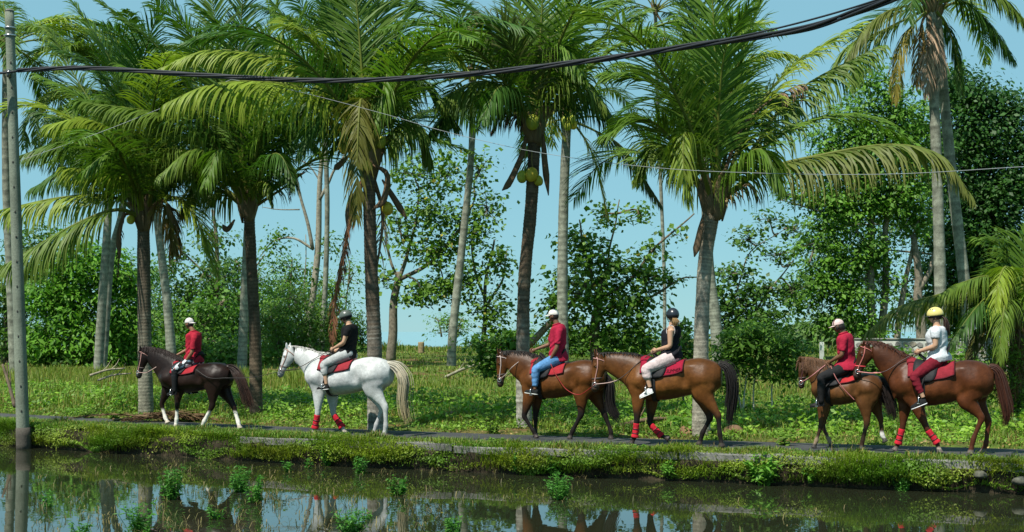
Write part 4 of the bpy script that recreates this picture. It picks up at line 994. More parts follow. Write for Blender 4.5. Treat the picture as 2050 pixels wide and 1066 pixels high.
tree("shrub", "small shrub at the foot of the leaning palm on its left", (1000, 760), 33, [([(1005, 770, 0), (1000, 730, 0), (990, 700, 0)], .03, .015), ([(1005, 770, 0), (1020, 720, 0), (1035, 690, 0)], .02, .01)],
     [(1000, 700, 35, 25, 380), (960, 690, 35, 15, 170), (1030, 680, 25, 25, 260), (980, 730, 30, 20, 260)], leaf=.12, seed=14, a=(.03, .075, .012), b=(.09, .17, .026), cat="shrub", aspect=.8, spread=.18)
tree("shrub", "leafy bush between the bay horse's rider and the nearest palm", (1370, 760), 33, [([(1370, 770, 0), (1365, 730, 0), (1372, 690, 0)], .03, .015)],
     [(1368, 690, 22, 35, 330), (1350, 720, 30, 25, 330), (1385, 720, 22, 30, 300), (1372, 660, 14, 16, 90)], leaf=.13, seed=15, a=(.035, .085, .012), b=(.1, .18, .028), cat="shrub", aspect=.5, spread=.14)
tree("broadleaf_tree", "mid green tree filling behind the tall pale palms", (1880, 760), 50, [([(1880, 760, 0), (1878, 600, 0), (1872, 450, 0), (1870, 320, 0)], .2, .08)],
     [(1850, 300, 60, 70, 900), (1870, 420, 60, 60, 900), (1810, 470, 55, 55, 700), (1880, 540, 60, 50, 800), (1830, 600, 60, 45, 700), (1760, 430, 50, 60, 600), (1730, 560, 50, 40, 500), (1690, 450, 60, 45, 500), (1650, 500, 45, 40, 350), (1930, 480, 50, 60, 700), (1940, 360, 50, 60, 700), (1990, 590, 60, 40, 600)], leaf=.14, seed=71, a=(.025, .07, .013), b=(.08, .16, .026), depth=2.4, spread=.3)
tree("slender_tree", "thin leafy sapling row behind the second palm and the white horse", (570, 760), 55, [([(500, 760, 0), (505, 650, 0), (515, 540, 0)], .07, .03), ([(570, 760, 0), (575, 640, 0), (585, 520, 0)], .07, .03), ([(690, 760, 0), (692, 650, 0), (700, 520, 0)], .06, .02)],
     [(515, 560, 35, 50, 320), (585, 540, 40, 50, 330), (560, 620, 60, 50, 600), (640, 600, 50, 50, 450), (700, 560, 30, 60, 260), (480, 620, 40, 50, 400), (690, 640, 40, 40, 380)], leaf=.13, seed=72, a=(.03, .08, .013), b=(.09, .17, .028), spread=.3)
# far trees beyond the field on the right, haze put into their leaf colours
for k, (px, py, rx, ry, Yf, lab) in enumerate([(1660, 655, 40, 26, 120, "haze-tinted far clump of trees behind the last guide's chest"), (1600, 670, 28, 16, 130, "haze-tinted far bushes left of the concrete post"), (1710, 665, 22, 24, 110, "haze-tinted far tree between guide and last horse"), (1560, 676, 24, 10, 140, "farthest low bushes on the field's horizon")]):
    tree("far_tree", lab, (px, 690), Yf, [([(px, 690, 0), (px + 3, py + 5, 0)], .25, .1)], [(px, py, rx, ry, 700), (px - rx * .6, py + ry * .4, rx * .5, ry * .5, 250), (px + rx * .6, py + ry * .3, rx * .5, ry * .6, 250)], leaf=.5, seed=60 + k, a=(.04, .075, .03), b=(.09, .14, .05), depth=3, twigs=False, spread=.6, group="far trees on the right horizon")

# continuous thicket behind the left half, each bush its own
TH = "bushes of the thicket behind the left half"
for k, (px, py, rx, ry, n, Yk, lab) in enumerate([
        (60, 700, 70, 55, 1500, 44, "bush low behind the utility pole"), (165, 735, 90, 30, 1300, 37, "low skirt of leaves under the bright bushy tree"), (265, 690, 60, 60, 1500, 45, "dark bush behind the first palm's trunk"),
        (345, 660, 60, 75, 1700, 47, "bush right of the first palm at the guide's head height"), (430, 665, 60, 70, 1700, 48, "bush behind the first guide's back"), (520, 660, 60, 75, 1700, 50, "bush behind the dark-ringed second palm"),
        (600, 690, 70, 55, 1600, 52, "bush left of the white horse's neck"), (690, 690, 55, 50, 1300, 54, "bush behind the helmeted rider on the white horse"), (560, 590, 45, 40, 500, 56, "tall back bush between second and third palms"), (1040, 700, 40, 40, 900, 50, "bush behind the leaning palm's foot"),
        (1150, 700, 60, 40, 1300, 46, "bush behind the bay horse's rider at back height"), (1260, 705, 60, 35, 1200, 44, "bush behind the glossy bay's mane"), (1600, 720, 50, 30, 700, 52, "low bush behind the pony's head"), (1760, 735, 50, 34, 500, 33.5, "bush before the garden wall left of the last rider"), (1905, 735, 60, 30, 500, 33.8, "low bush before the garden wall right of the last rider"), (300, 590, 40, 60, 700, 53, "tall dark bush directly right of the first palm"), (450, 560, 45, 50, 600, 54, "tall bush between the first guide and the second palm"), (640, 620, 55, 60, 900, 53, "tall bush left of the rider in black"), (900, 650, 40, 25, 260, 52, "small airy bush beside the slender palm trunk"), (1900, 650, 60, 60, 1100, 58, "leafy bush over the garden wall")]):
    st = [([(px + q * rx * .4, py + ry, 0), (px + q * rx * .5, py, 0), (px + q * rx * .7, py - ry * .6, 0)], .04, .015) for q in (-1, 0, 1)]
    tree("thicket_bush", lab, (px, py + ry), Yk, st, [(px, py, rx, ry, n), (px - rx * .5, py - ry * .35, rx * .55, ry * .6, n // 3), (px + rx * .45, py - ry * .5, rx * .5, ry * .55, n // 3), (px, py + ry * .6, rx * .9, ry * .5, n // 2)], leaf=.12, seed=80 + k, a=((.035, .085, .012), (.025, .065, .012), (.045, .10, .014))[k % 3], b=((.10, .19, .028), (.075, .14, .022), (.12, .21, .03))[k % 3], cat="bush", group=TH, aspect=(.45, .7, .55)[k % 3], depth=2.2, spread=.24)
# ------------------------------------------------------------------ horses, tack, riders
class Frame:
    """a horse's own frame: s forward along its heading, l to its left (towards the camera side), z up"""
    def __init__(s, px, py, yaw_deg, crop):
        s.o = ground_pt(px, py, 0.0); s.th = math.radians(yaw_deg); s.c, s.sn = math.cos(s.th), math.sin(s.th)
        s.crop = crop
    def px(s, cx, cy):
        x0, y0, k = s.crop
        return x0 + cx / k, y0 + cy / k
    def L(s, cx, cy, l=0.0):
        """crop pixel + sideways offset -> local point"""
        px, py = s.px(cx, cy); k = (px - 1025.0) / FP
        X0, Y0 = s.o[0], s.o[1]
        sv = (X0 - l * s.sn - k * Y0 + k * l * s.c) / (s.c + k * s.sn)
        Yw = Y0 + sv * s.sn - l * s.c
        return np.array((sv, l, CAMZ - (py - HOR) / FP * Yw))
    def root(s, name):
        o = empty(name, tuple(s.o)); 
        # local +x = forward = world (-cos, sin), local +y = left = world (-sin, -cos)
        o.rotation_euler = (0, 0, math.atan2(s.sn, -s.c))
        return o

UT = np.array([0, .05, .14, .24, .33, .45, .57, .69, .79, .88, .95, 1.0])
TOP = np.array([1.38, 1.47, 1.53, 1.548, 1.53, 1.47, 1.45, 1.49, 1.55, 1.50, 1.39, 1.27])
BOT = np.array([1.06, .97, .91, .90, .89, .835, .795, .785, .80, .87, .95, 1.04])
HW = np.array([.10, .20, .262, .275, .275, .285, .29, .27, .235, .215, .18, .11])

def body_section(u, n=28):
    """unit-horse cross section at u (0 rump..1 breast): (lateral, z) ring"""
    top, bot, hw = np.interp(u, UT, TOP), np.interp(u, UT, BOT), np.interp(u, UT, HW)
    th = np.linspace(0, 2 * math.pi, n, endpoint=False) + math.pi / 2
    cz, hh = (top + bot) / 2, (top - bot) / 2
    y = np.cos(th); z = np.sin(th)
    wit = smooth(.62, .8, u) * (1 - smooth(.9, 1, u)) * .30
    narrow = 1 - wit * np.clip(z, 0, 1) ** 1.2 + .04 * (1 - np.abs(z))
    ex = .88
    yy = np.sign(y) * np.abs(y) ** ex * hw * narrow
    zz = cz + np.sign(z) * np.abs(z) ** .95 * hh
    return yy, zz

class Horse:
    def __init__(s, fr, tr):
        s.fr = fr; L = fr.L
        s.s0 = L(*tr['buttock'])[0]; s.s1 = L(*tr['breast'])[0]
        zc = L(*tr['croup'])[2]; zb = L(*tr['belly'])[2]
        s.kz = (zc - zb) / (1.548 - .79); s.zb = zb
        s.kw = tr.get('kw', (s.s1 - s.s0) / 1.66)
        s.len = s.s1 - s.s0
    def sec(s, sv, n=28, off=0.0):
        u = np.clip((sv - s.s0) / s.len, 0, 1)
        y, z = body_section(u, n)
        z = s.zb + (z - .79) * s.kz; y = y * s.kw
        if off:
            cz = (z.max() + z.min()) / 2
            d = norm(np.stack([y, z - cz], 1)); y = y + d[:, 0] * off; z = z + d[:, 1] * off
        return np.stack([np.full(n, sv), y, z], 1)
    def top(s, sv):
        return s.sec(sv)[:, 2].max()
    def surf(s, sv, drop, side=1, off=.01):
        """point on the flank, drop metres below the top line measured along the skin"""
        R = s.sec(sv, 72, off)
        a = R[:37] if side < 0 else np.concatenate([R[:1], R[:35:-1]])
        # ring starts at the top and runs towards negative y
        d = np.concatenate([[0], np.cumsum(np.linalg.norm(np.diff(a, axis=0), axis=1))])
        return np.stack([np.interp(drop, d, a[:, k]) for k in range(3)], -1)

def leg_tube(g, J, rf, rs, n=14):
    """J joints from top to hoof; fore-aft radii rf and side radii rs, sampled along"""
    J = np.asarray(J, float)
    m = 40
    C = []; seg = np.concatenate([[0], np.cumsum(np.linalg.norm(np.diff(J, axis=0), axis=1))])
    t = np.linspace(0, seg[-1], m)
    C = np.stack([np.interp(t, seg, J[:, k]) for k in range(3)], 1)
    for _ in range(2):                    # round the bends slightly
        C[1:-1] = .25 * C[:-2] + .5 * C[1:-1] + .25 * C[2:]
    kt = np.interp(t, seg, np.arange(len(J)))
    xs_, f_, s_ = rf[0], np.array(rf[1]), np.array(rs)
    return tube(g, C, np.interp(kt, xs_, f_), n, ref=(0, 1, 0), rad2=np.interp(kt, xs_, s_))

HEADT = np.array([-.04, .04, .14, .26, .38, .52, .66, .80, .90, .97, 1.02])
HF = np.array([.05, .10, .135, .147, .139, .120, .105, .10, .10, .085, .035])
HB = np.array([.06, .13, .215, .275, .268, .20, .145, .118, .125, .11, .05])
HWD = np.array([.05, .085, .110, .120, .108, .088, .074, .072, .080, .072, .035])

def make_horse(name, label, fr, tr, coat, seed=0):
    L = fr.L; H = Horse(fr, tr); root = fr.root(name); tag(root, label, "horse", "horses walking in single file along the lane")
    sc = H.kw
    g = G()
    # barrel
    us = np.linspace(0.0, 1.0, 34)
    loft(g, np.array([H.sec(H.s0 + u * H.len) for u in us]))
    # neck
    NR = []
    for (tp, bt, hw) in tr['neck']:
        a, b = L(*tp), L(*bt); c = (a + b) / 2; h = (a - b) / 2
        th = np.linspace(0, 2 * math.pi, 20, endpoint=False)
        sn = np.sin(th)
        wd = hw * sc * (1 - .35 * np.clip(sn, 0, 1) ** 2)
        NR.append(c + h * sn[:, None] + np.array((0, 1., 0)) * (np.cos(th) * wd)[:, None])
    NR = np.array(NR); k = len(NR)
    NRs = np.stack([bez(NR[:, j], 16) for j in range(20)], 1)
    loft(g, NRs)
    # head
    P0, P1 = L(*tr['poll']), L(*tr['muzzle']); ax = P1 - P0; hl = np.linalg.norm(ax); ax = ax / hl
    fwd = np.cross(np.array((0, 1., 0)), ax); fwd = fwd if fwd[0] * 1 + fwd[2] * .3 > 0 else -fwd
    lat = np.array((0, 1., 0))
    yawh = tr.get('head_yaw', 0.0)
    if yawh:
        lat = norm(np.array((math.sin(yawh), math.cos(yawh), 0))); ax = norm(ax + np.array((0, 1., 0)) * -0.0); fwd = np.cross(lat, ax); fwd = fwd if fwd[0] > 0 else -fwd
    def head_pt(t, ang, off=0.0):
        """ang: 0 = horse's left, pi/2 = face front, -pi/2 = jaw"""
        f, b, w = np.interp(t, HEADT, HF) * hl, np.interp(t, HEADT, HB) * hl, np.interp(t, HEADT, HWD) * hl * 1.02
        ang = np.asarray(ang, float)
        ca, sa = np.cos(ang), np.sin(ang)
        mid = (f - b) / 2; hd = (f + b) / 2
        jaw = 1 - .25 * np.clip(-sa, 0, 1) ** 2
        return P0 + ax * (t * hl) + lat * ((w * np.sign(ca) * np.abs(ca) ** .85 * jaw + off * ca))[..., None] + fwd * ((mid + hd * sa + off * sa))[..., None]
    th = np.linspace(0, 2 * math.pi, 20, endpoint=False)
    ts = np.linspace(-.04, 1.02, 26)
    loft(g, np.array([head_pt(t, th) for t in ts]))
    # brow ridge, cheek
    for sd in (0, 1):
        a = .55 if sd == 0 else math.pi - .55
        ball(g, head_pt(.30, a, -.012), .034 * sc)
        ball(g, head_pt(.93, .15 if sd == 0 else math.pi - .15, -.018), .03 * sc)
    # ears
    for sd in (1, -1):
        e0 = P0 + ax * .03 + lat * (.045 * sd) + fwd * .035
        tip = e0 + np.array(tr.get('ear', (.03, 0, .15))) * np.array((1, 1, 1)) + lat * .025 * sd
        C = bez([e0 - ax * -.02, (e0 + tip) / 2 + lat * .012 * sd, tip], 8)
        tube(g, C, np.array((.034, .04, .041, .038, .032, .024, .014, .004)) * sc, 9, ref=tuple(fwd), rad2=np.array((.026, .024, .02, .018, .016, .012, .008, .003)) * sc)
    # legs
    FK = [0, .35, .8, .95, 1, 1.1, 1.3, 1.75, 1.93, 2.0, 2.12, 2.45, 2.72, 2.80, 3.0]
    FF = np.array([.135, .115, .062, .052, .054, .05, .038, .035, .042, .047, .043, .036, .044, .052, .066]) * sc
    FS = np.array([.085, .075, .05, .047, .048, .044, .033, .029, .034, .038, .036, .032, .042, .052, .060]) * sc
    HK = [0, .3, .75, 1.0, 1.3, 1.75, 1.93, 2.0, 2.1, 2.3, 2.75, 2.93, 3.0, 3.12, 3.45, 3.72, 3.8, 4.0]
    HFr = np.array([.225, .245, .225, .185, .125, .074, .064, .066, .058, .043, .038, .045, .050, .046, .038, .046, .053, .066]) * sc
    HSr = np.array([.115, .125, .115, .10, .078, .049, .047, .047, .043, .036, .032, .036, .040, .037, .033, .043, .052, .060]) * sc
    hooves = []; legs = {}
    for nm in ('fn', 'ff', 'hn', 'hf'):
        near = 1 if nm[1] == 'n' else -1
        pts = tr[nm]; flat = not (len(pts) > 4 and pts[4] == 'up')
        lo = (.125 if nm[0] == 'f' else .14) * sc * near
        J = [L(p[0], p[1], lo) for p in pts[:4]]
        hoof = J[3].copy()
        if flat: hoof[2] = .012
        else: hoof[2] = max(hoof[2], .03)
        J[3] = hoof
        if nm[0] == 'f':
            top = J[0] + np.array((.0, -.01 * near, .10)); 
            pas = J[2] - J[3]
            JJ = [top, J[1], J[2], J[3]]
            leg_tube(g, JJ, (FK, FF), FS)
            ball(g, J[0] + np.array((.03, -.015 * near, .17)), np.array((.155, .085, .24)) * sc, rot=None)
            legs[nm] = JJ
        else:
            hip = np.array((H.s0 + .20 * H.len, lo * .9, H.zb + (1.26 - .79) * H.kz))
            J[0] = J[0] + np.array((-.06, 0, .02)) * sc
            JJ = [hip, J[0] , J[1], J[2], J[3]]
            leg_tube(g, JJ, (HK, HFr), HSr)
            ball(g, hip + np.array((-.02, .0, -.06)), np.array((.23, .12, .27)) * sc)
            legs[nm] = JJ
        hooves.append((J[2], J[3], nm))
    v, q = remesh(g, .0155, 14, .5)
    v3, q3 = remesh(g, .0155, 3, .5)
    if len(v3) == len(v):                # keep joints and face crisp, blend the big masses
        keep_ = np.maximum(smooth(H.zb + .06, H.zb - .14, v3[:, 2]), smooth(.34, .2, np.linalg.norm(v3 - (P0 + ax * hl * .55), axis=1)))[:, None]
        v = v * (1 - keep_) + v3 * keep_
    # muscle: shallow swellings and hollows on the flanks
    u_ = (v[:, 0] - H.s0) / H.len; zz_ = (v[:, 2] - H.zb) / H.kz + .79
    def gs(uc, zc, su, sz): return np.exp(-((u_ - uc) / su) ** 2 - ((zz_ - zc) / sz) ** 2)
    rib = .006 * np.sin(u_ * 62) * gs(.58, 1.05, .12, .16)
    f_ = (.16 * gs(.86, 1.12, .07, .16) - .12 * gs(.755, 1.08, .03, .22) + .05 * gs(.6, 1.0, .12, .15) - .17 * gs(.36, 1.16, .055, .16) + .10 * gs(.17, 1.16, .10, .15) - .10 * gs(.285, 1.02, .03, .14) - .10 * gs(.95, 1.22, .035, .12) + .06 * gs(.30, 1.42, .05, .05))
    v[:, 1] *= 1 + f_ * 1.15; v[:, 1] += np.sign(v[:, 1]) * rib
    # ---- coat colours (markings belong to the animal)
    r = np.random.default_rng(seed)
    base = np.array(coat['body']); col = np.tile(base, (len(v), 1))
    mot = (.5 + .5 * wob(v[:, 0] * 5 + seed, v[:, 2] * 5 + v[:, 1] * 4, seed))[:, None]
    if 'body2' in coat: col = col * (1 - mot * .7) + np.array(coat['body2']) * mot * .7
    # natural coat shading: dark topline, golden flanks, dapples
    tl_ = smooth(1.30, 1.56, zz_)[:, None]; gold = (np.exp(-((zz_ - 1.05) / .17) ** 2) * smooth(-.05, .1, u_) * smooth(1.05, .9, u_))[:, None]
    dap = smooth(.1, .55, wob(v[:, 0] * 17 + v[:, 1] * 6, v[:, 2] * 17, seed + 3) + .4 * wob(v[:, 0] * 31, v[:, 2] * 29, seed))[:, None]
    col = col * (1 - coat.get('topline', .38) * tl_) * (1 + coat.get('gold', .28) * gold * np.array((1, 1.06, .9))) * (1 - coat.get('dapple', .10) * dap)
    if 'legs' in coat:
        lz = coat.get('leg_z', .55)
        w = smooth(lz + .18, lz - .12, v[:, 2] + .05 * wob(v[:, 0] * 9, v[:, 2] * 9, 2))[:, None]
        col = col * (1 - w) + np.array(coat['legs']) * w
    hc = P0 + ax * hl * .86; dm = np.linalg.norm(v - hc, axis=1)
    w = smooth(.16, .07, dm)[:, None] * coat.get('muzzle_w', .8); col = col * (1 - w) + np.array(coat.get('muzzle', (.03, .025, .022))) * w
    for nm, (z0, cc) in coat.get('socks', {}).items():
        J = np.array(legs[nm]); d = np.min([np.linalg.norm(v - (J[-1] * t + J[-3] * (1 - t) if False else (J[-1] * t + J[-2] * (1 - t))), axis=1) for t in np.linspace(0, 1, 6)] + [np.linalg.norm(v - (J[-2] * t + J[-3] * (1 - t)), axis=1) for t in np.linspace(0, 1, 12)], axis=0)
        w = (smooth(.13, .085, d) * smooth(z0 + .05, z0 - .03, v[:, 2]))[:, None]; col = col * (1 - w) + np.array(cc) * w
    hoofc = np.array(coat.get('hoof', (.05, .045, .04)))
    for a, b, nm in hooves:
        w = (smooth(.10, .085, np.linalg.norm(v - b - np.array((0, 0, .01)), axis=1)) * smooth(b[2] + .085, b[2] + .065, v[:, 2]))[:, None]
        col = col * (1 - w) + hoofc * w
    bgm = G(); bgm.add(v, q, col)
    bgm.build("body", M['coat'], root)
    # eyes, nostrils
    for sd in (0, 1):
        a = .32 if sd == 0 else math.pi - .32
        eg = G(); ball(eg, head_pt(.33, a, -.006), .019 * sc, (.012, .01, .008)); eg.build("eye", M['plastic'], root)
        a = .35 if sd == 0 else math.pi - .35
        ng = G(); ball(ng, head_pt(.93, a, .002), np.array((.012, .008, .016)) * sc, (.008, .006, .006)); ng.build("nostril", M['hair'], root)
    # mane: locks laid from the crest down the near side
    mg = G(); mc = np.array(coat['mane'])
    crest = bez([L(*tp) for (tp, bt, hw) in tr['neck']] + [P0 + fwd * .01], 60)
    full = coat.get('mane_full', 1.0)
    for k in range(int(620 * full)):
        t = r.random(); p = crest[int(t * 59)] + np.array((r.normal(0, .01), r.normal(.0, .012), .005))
        ln = r.uniform(.08, .18) * coat.get('mane_len', 1.0) * (1.0 if t > .15 else .6)
        sd = 1 if r.random() < coat.get('mane_near', .75) else -1
        fwdj = r.normal(0, .03)
        C = bez([p + (0, 0, -.01), p + np.array((fwdj, .02 * sd, .016 * full)), p + np.array((fwdj * 1.5 - .01, .046 * sd, -ln * .45)), p + np.array((fwdj * 2 - .03, (.058 + .35 * ln * .3) * sd, -ln))], 8)
        w = .0052 * np.interp(np.linspace(0, 1, 8), [0, .3, .8, 1], [.8, 1, .6, .1])
        tube(mg, C, w, 4, mc * r.uniform(.6, 1.5), cap=False)
    # forelock
    for k in range(int(16 * full)):
        p = P0 + fwd * .05 + ax * .02; e = p + ax * r.uniform(.08, .2) + fwd * .05 + lat * r.normal(0, .04)
        tube(mg, bez([p, p + fwd * .04 + ax * .03 + lat * r.normal(0, .02), e], 6), np.array((.008, .01, .01, .008, .005, .001)), 4, mc * r.uniform(.6, 1.4), cap=False)
    mg.build("mane", M['hair'], root)
    # tail
    tg = G(); T = np.array([L(cx, cy, tr.get('tail_l', 0.0)) for cx, cy in tr['tail']]); tc = np.array(coat.get('tail', coat['mane'])); tc2 = np.array(coat.get('tail_tip', tc))
    C0 = bez(T, 24); tl = np.linspace(0, 1, 24)
    fl = np.interp(tl, [0, .12, .4, .75, 1], coat.get('tail_w', [.02, .045, .075, .075, .05]))
    sdir = norm(np.cross(norm(np.gradient(C0, axis=0)), np.array((0, 1., 0))))
    for k in range(260):
        a, bb = r.normal(0, .5), r.normal(0, .5); e = r.uniform(.72, 1.0); dr = r.normal(0, .35)
        C = C0 + sdir * (fl * (a + dr * tl ** 2))[:, None] + np.array((0, 1., 0)) * (fl * bb)[:, None]
        C = C[:max(8, int(24 * e))][::1]; m = len(C)
        w = .0062 * np.interp(np.linspace(0, 1, m), [0, .15, .8, 1], [.9, 1, .7, .12])
        cc = tc[None] * (1 - tl[:m, None]) + tc2[None] * tl[:m, None]
        tube(tg, C[::2] if m > 12 else C, (w[::2] if m > 12 else w), 4, (cc[::2] if m > 12 else cc) * r.uniform(.6, 1.4), cap=False)
    tube(tg, C0[:7], np.array((.05, .048, .042, .036, .03, .02, .01)) * sc, 8, tc)
    tg.build("tail", M['hair'], root)
    # leg wraps
    for nm in tr.get('wraps', ()):
        J = np.array(legs[nm]); a, b = J[-3], J[-2]
        wg = G(); tt = np.linspace(.12, 1.08, 22); P = a + (b - a) * tt[:, None]
        rad = (.050 + .006 * np.abs(np.sin(tt * 7.2)) + .012 * smooth(.75, .95, tt)) * sc
        tube(wg, P, rad, 14, (.50, .02, .035), ref=(0, 1, 0), rad2=rad * .93)
        w_ = wg.build("leg_wrap", M['cloth'], root)
        sg = G()
        for t0 in (.48, .78):
            tt = np.linspace(t0, t0 + .05, 3); tube(sg, a + (b - a) * tt[:, None], .062 * sc, 14, (.03, .01, .012), ref=(0, 1, 0), rad2=.058 * sc)
        sg.build("strap_band", M['strap'], w_)
    H.head_pt = head_pt; H.hl = hl; H.P0 = P0; H.ax = ax; H.lat = lat; H.fwd = fwd; H.root = root
    return H

def strip(g, P, w, wd, col, th=.004):
    """flat strap along P, width w in direction wd"""
    P = np.asarray(P, float); m = len(P)
    tube(g, P, th, 6, col, ref=wd, rad2=w / 2) if np.ndim(wd) == 1 else None

def make_bridle(H, label, hands, c1=(.62, .36, .33), c2=(.05, .035, .03), rein=(.06, .04, .035), rein2=None, extra=None, sag=.12):
    root = H.fr.root("bridle"); tag(root, label, "bridle", "bridles on the ridden horses")
    hp = H.head_pt; lat = H.lat
    g = G(); a = np.linspace(0, 2 * math.pi, 25)
    def ring(t, tilt=0.0, off=.004):
        return np.array([hp(t + tilt * math.sin(x), x, off) for x in a])
    for sd in (0, 1):
        g2 = G(); A = 0.12 if sd == 0 else math.pi - .12
        P = np.array([hp(t, (A + (math.pi / 2 - A) * max(0, .10 - t) * 6), .006) for t in np.linspace(-.01, .80, 22)])
        tube(g2, P, .004, 6, c1, ref=tuple(H.fwd), rad2=.0105); g2.build("cheekpiece", M['strap'], root)
        g3 = G(); th = np.linspace(0, 2 * math.pi, 13); c = hp(.80, 0.0 if sd == 0 else math.pi, .016)
        tube(g3, c + np.outer(np.cos(th), H.ax) * .034 + np.outer(np.sin(th), H.fwd) * .034, .006, 6, (.6, .6, .6), cap=False); g3.build("bit_ring", M['metal'], root)
    g4 = G(); tube(g4, np.array([hp(.115, x, .006) for x in np.linspace(.15, math.pi - .15, 15)]), .004, 6, c1, ref=tuple(H.ax), rad2=.010); g4.build("browband", M['strap'], root)
    g5 = G(); tube(g5, ring(.64, .03), .004, 6, extra or c2, ref=tuple(H.ax), rad2=.012, cap=False); g5.build("noseband", M['strap'], root)
    g6 = G(); P = np.array([hp(.05 + .22 * math.sin((x)) ** 2 if False else .12 + .10 * (1 - abs(math.cos(x))), x if True else 0, .006) for x in np.linspace(-math.pi, 0, 19)])
    tube(g6, P, .004, 6, c1, ref=tuple(H.ax), rad2=.009); g6.build("throat_lash", M['strap'], root)
    g8 = G(); tube(g8, np.array([hp(.0, x, .008) for x in np.linspace(.1, math.pi - .1, 11)]) * 1.0, .004, 6, c1, ref=tuple(H.ax), rad2=.012); g8.build("headpiece", M['strap'], root)
    for i, (hand, sd) in enumerate(hands):
        g7 = G(); c = hp(.80, 0.0 if sd > 0 else math.pi, .03); h = np.asarray(hand, float)
        nkl = .17 * sd
        mid = (c + h) / 2; mid[1] = nkl; mid[2] -= sag
        C = bez([c, (c * .72 + h * .28) + np.array((0, .05 * sd, -sag * .8)), mid, (c * .22 + h * .78) + np.array((0, .05 * sd, -sag * .35)), h], 30)
        cc = np.tile(np.array(rein), (30, 1))
        if rein2 is not None: cc[:12] = np.array(rein2)
        tube(g7, C, .0075, 6, cc, cap=True); g7.build("rein", M['strap'], root)
    return root

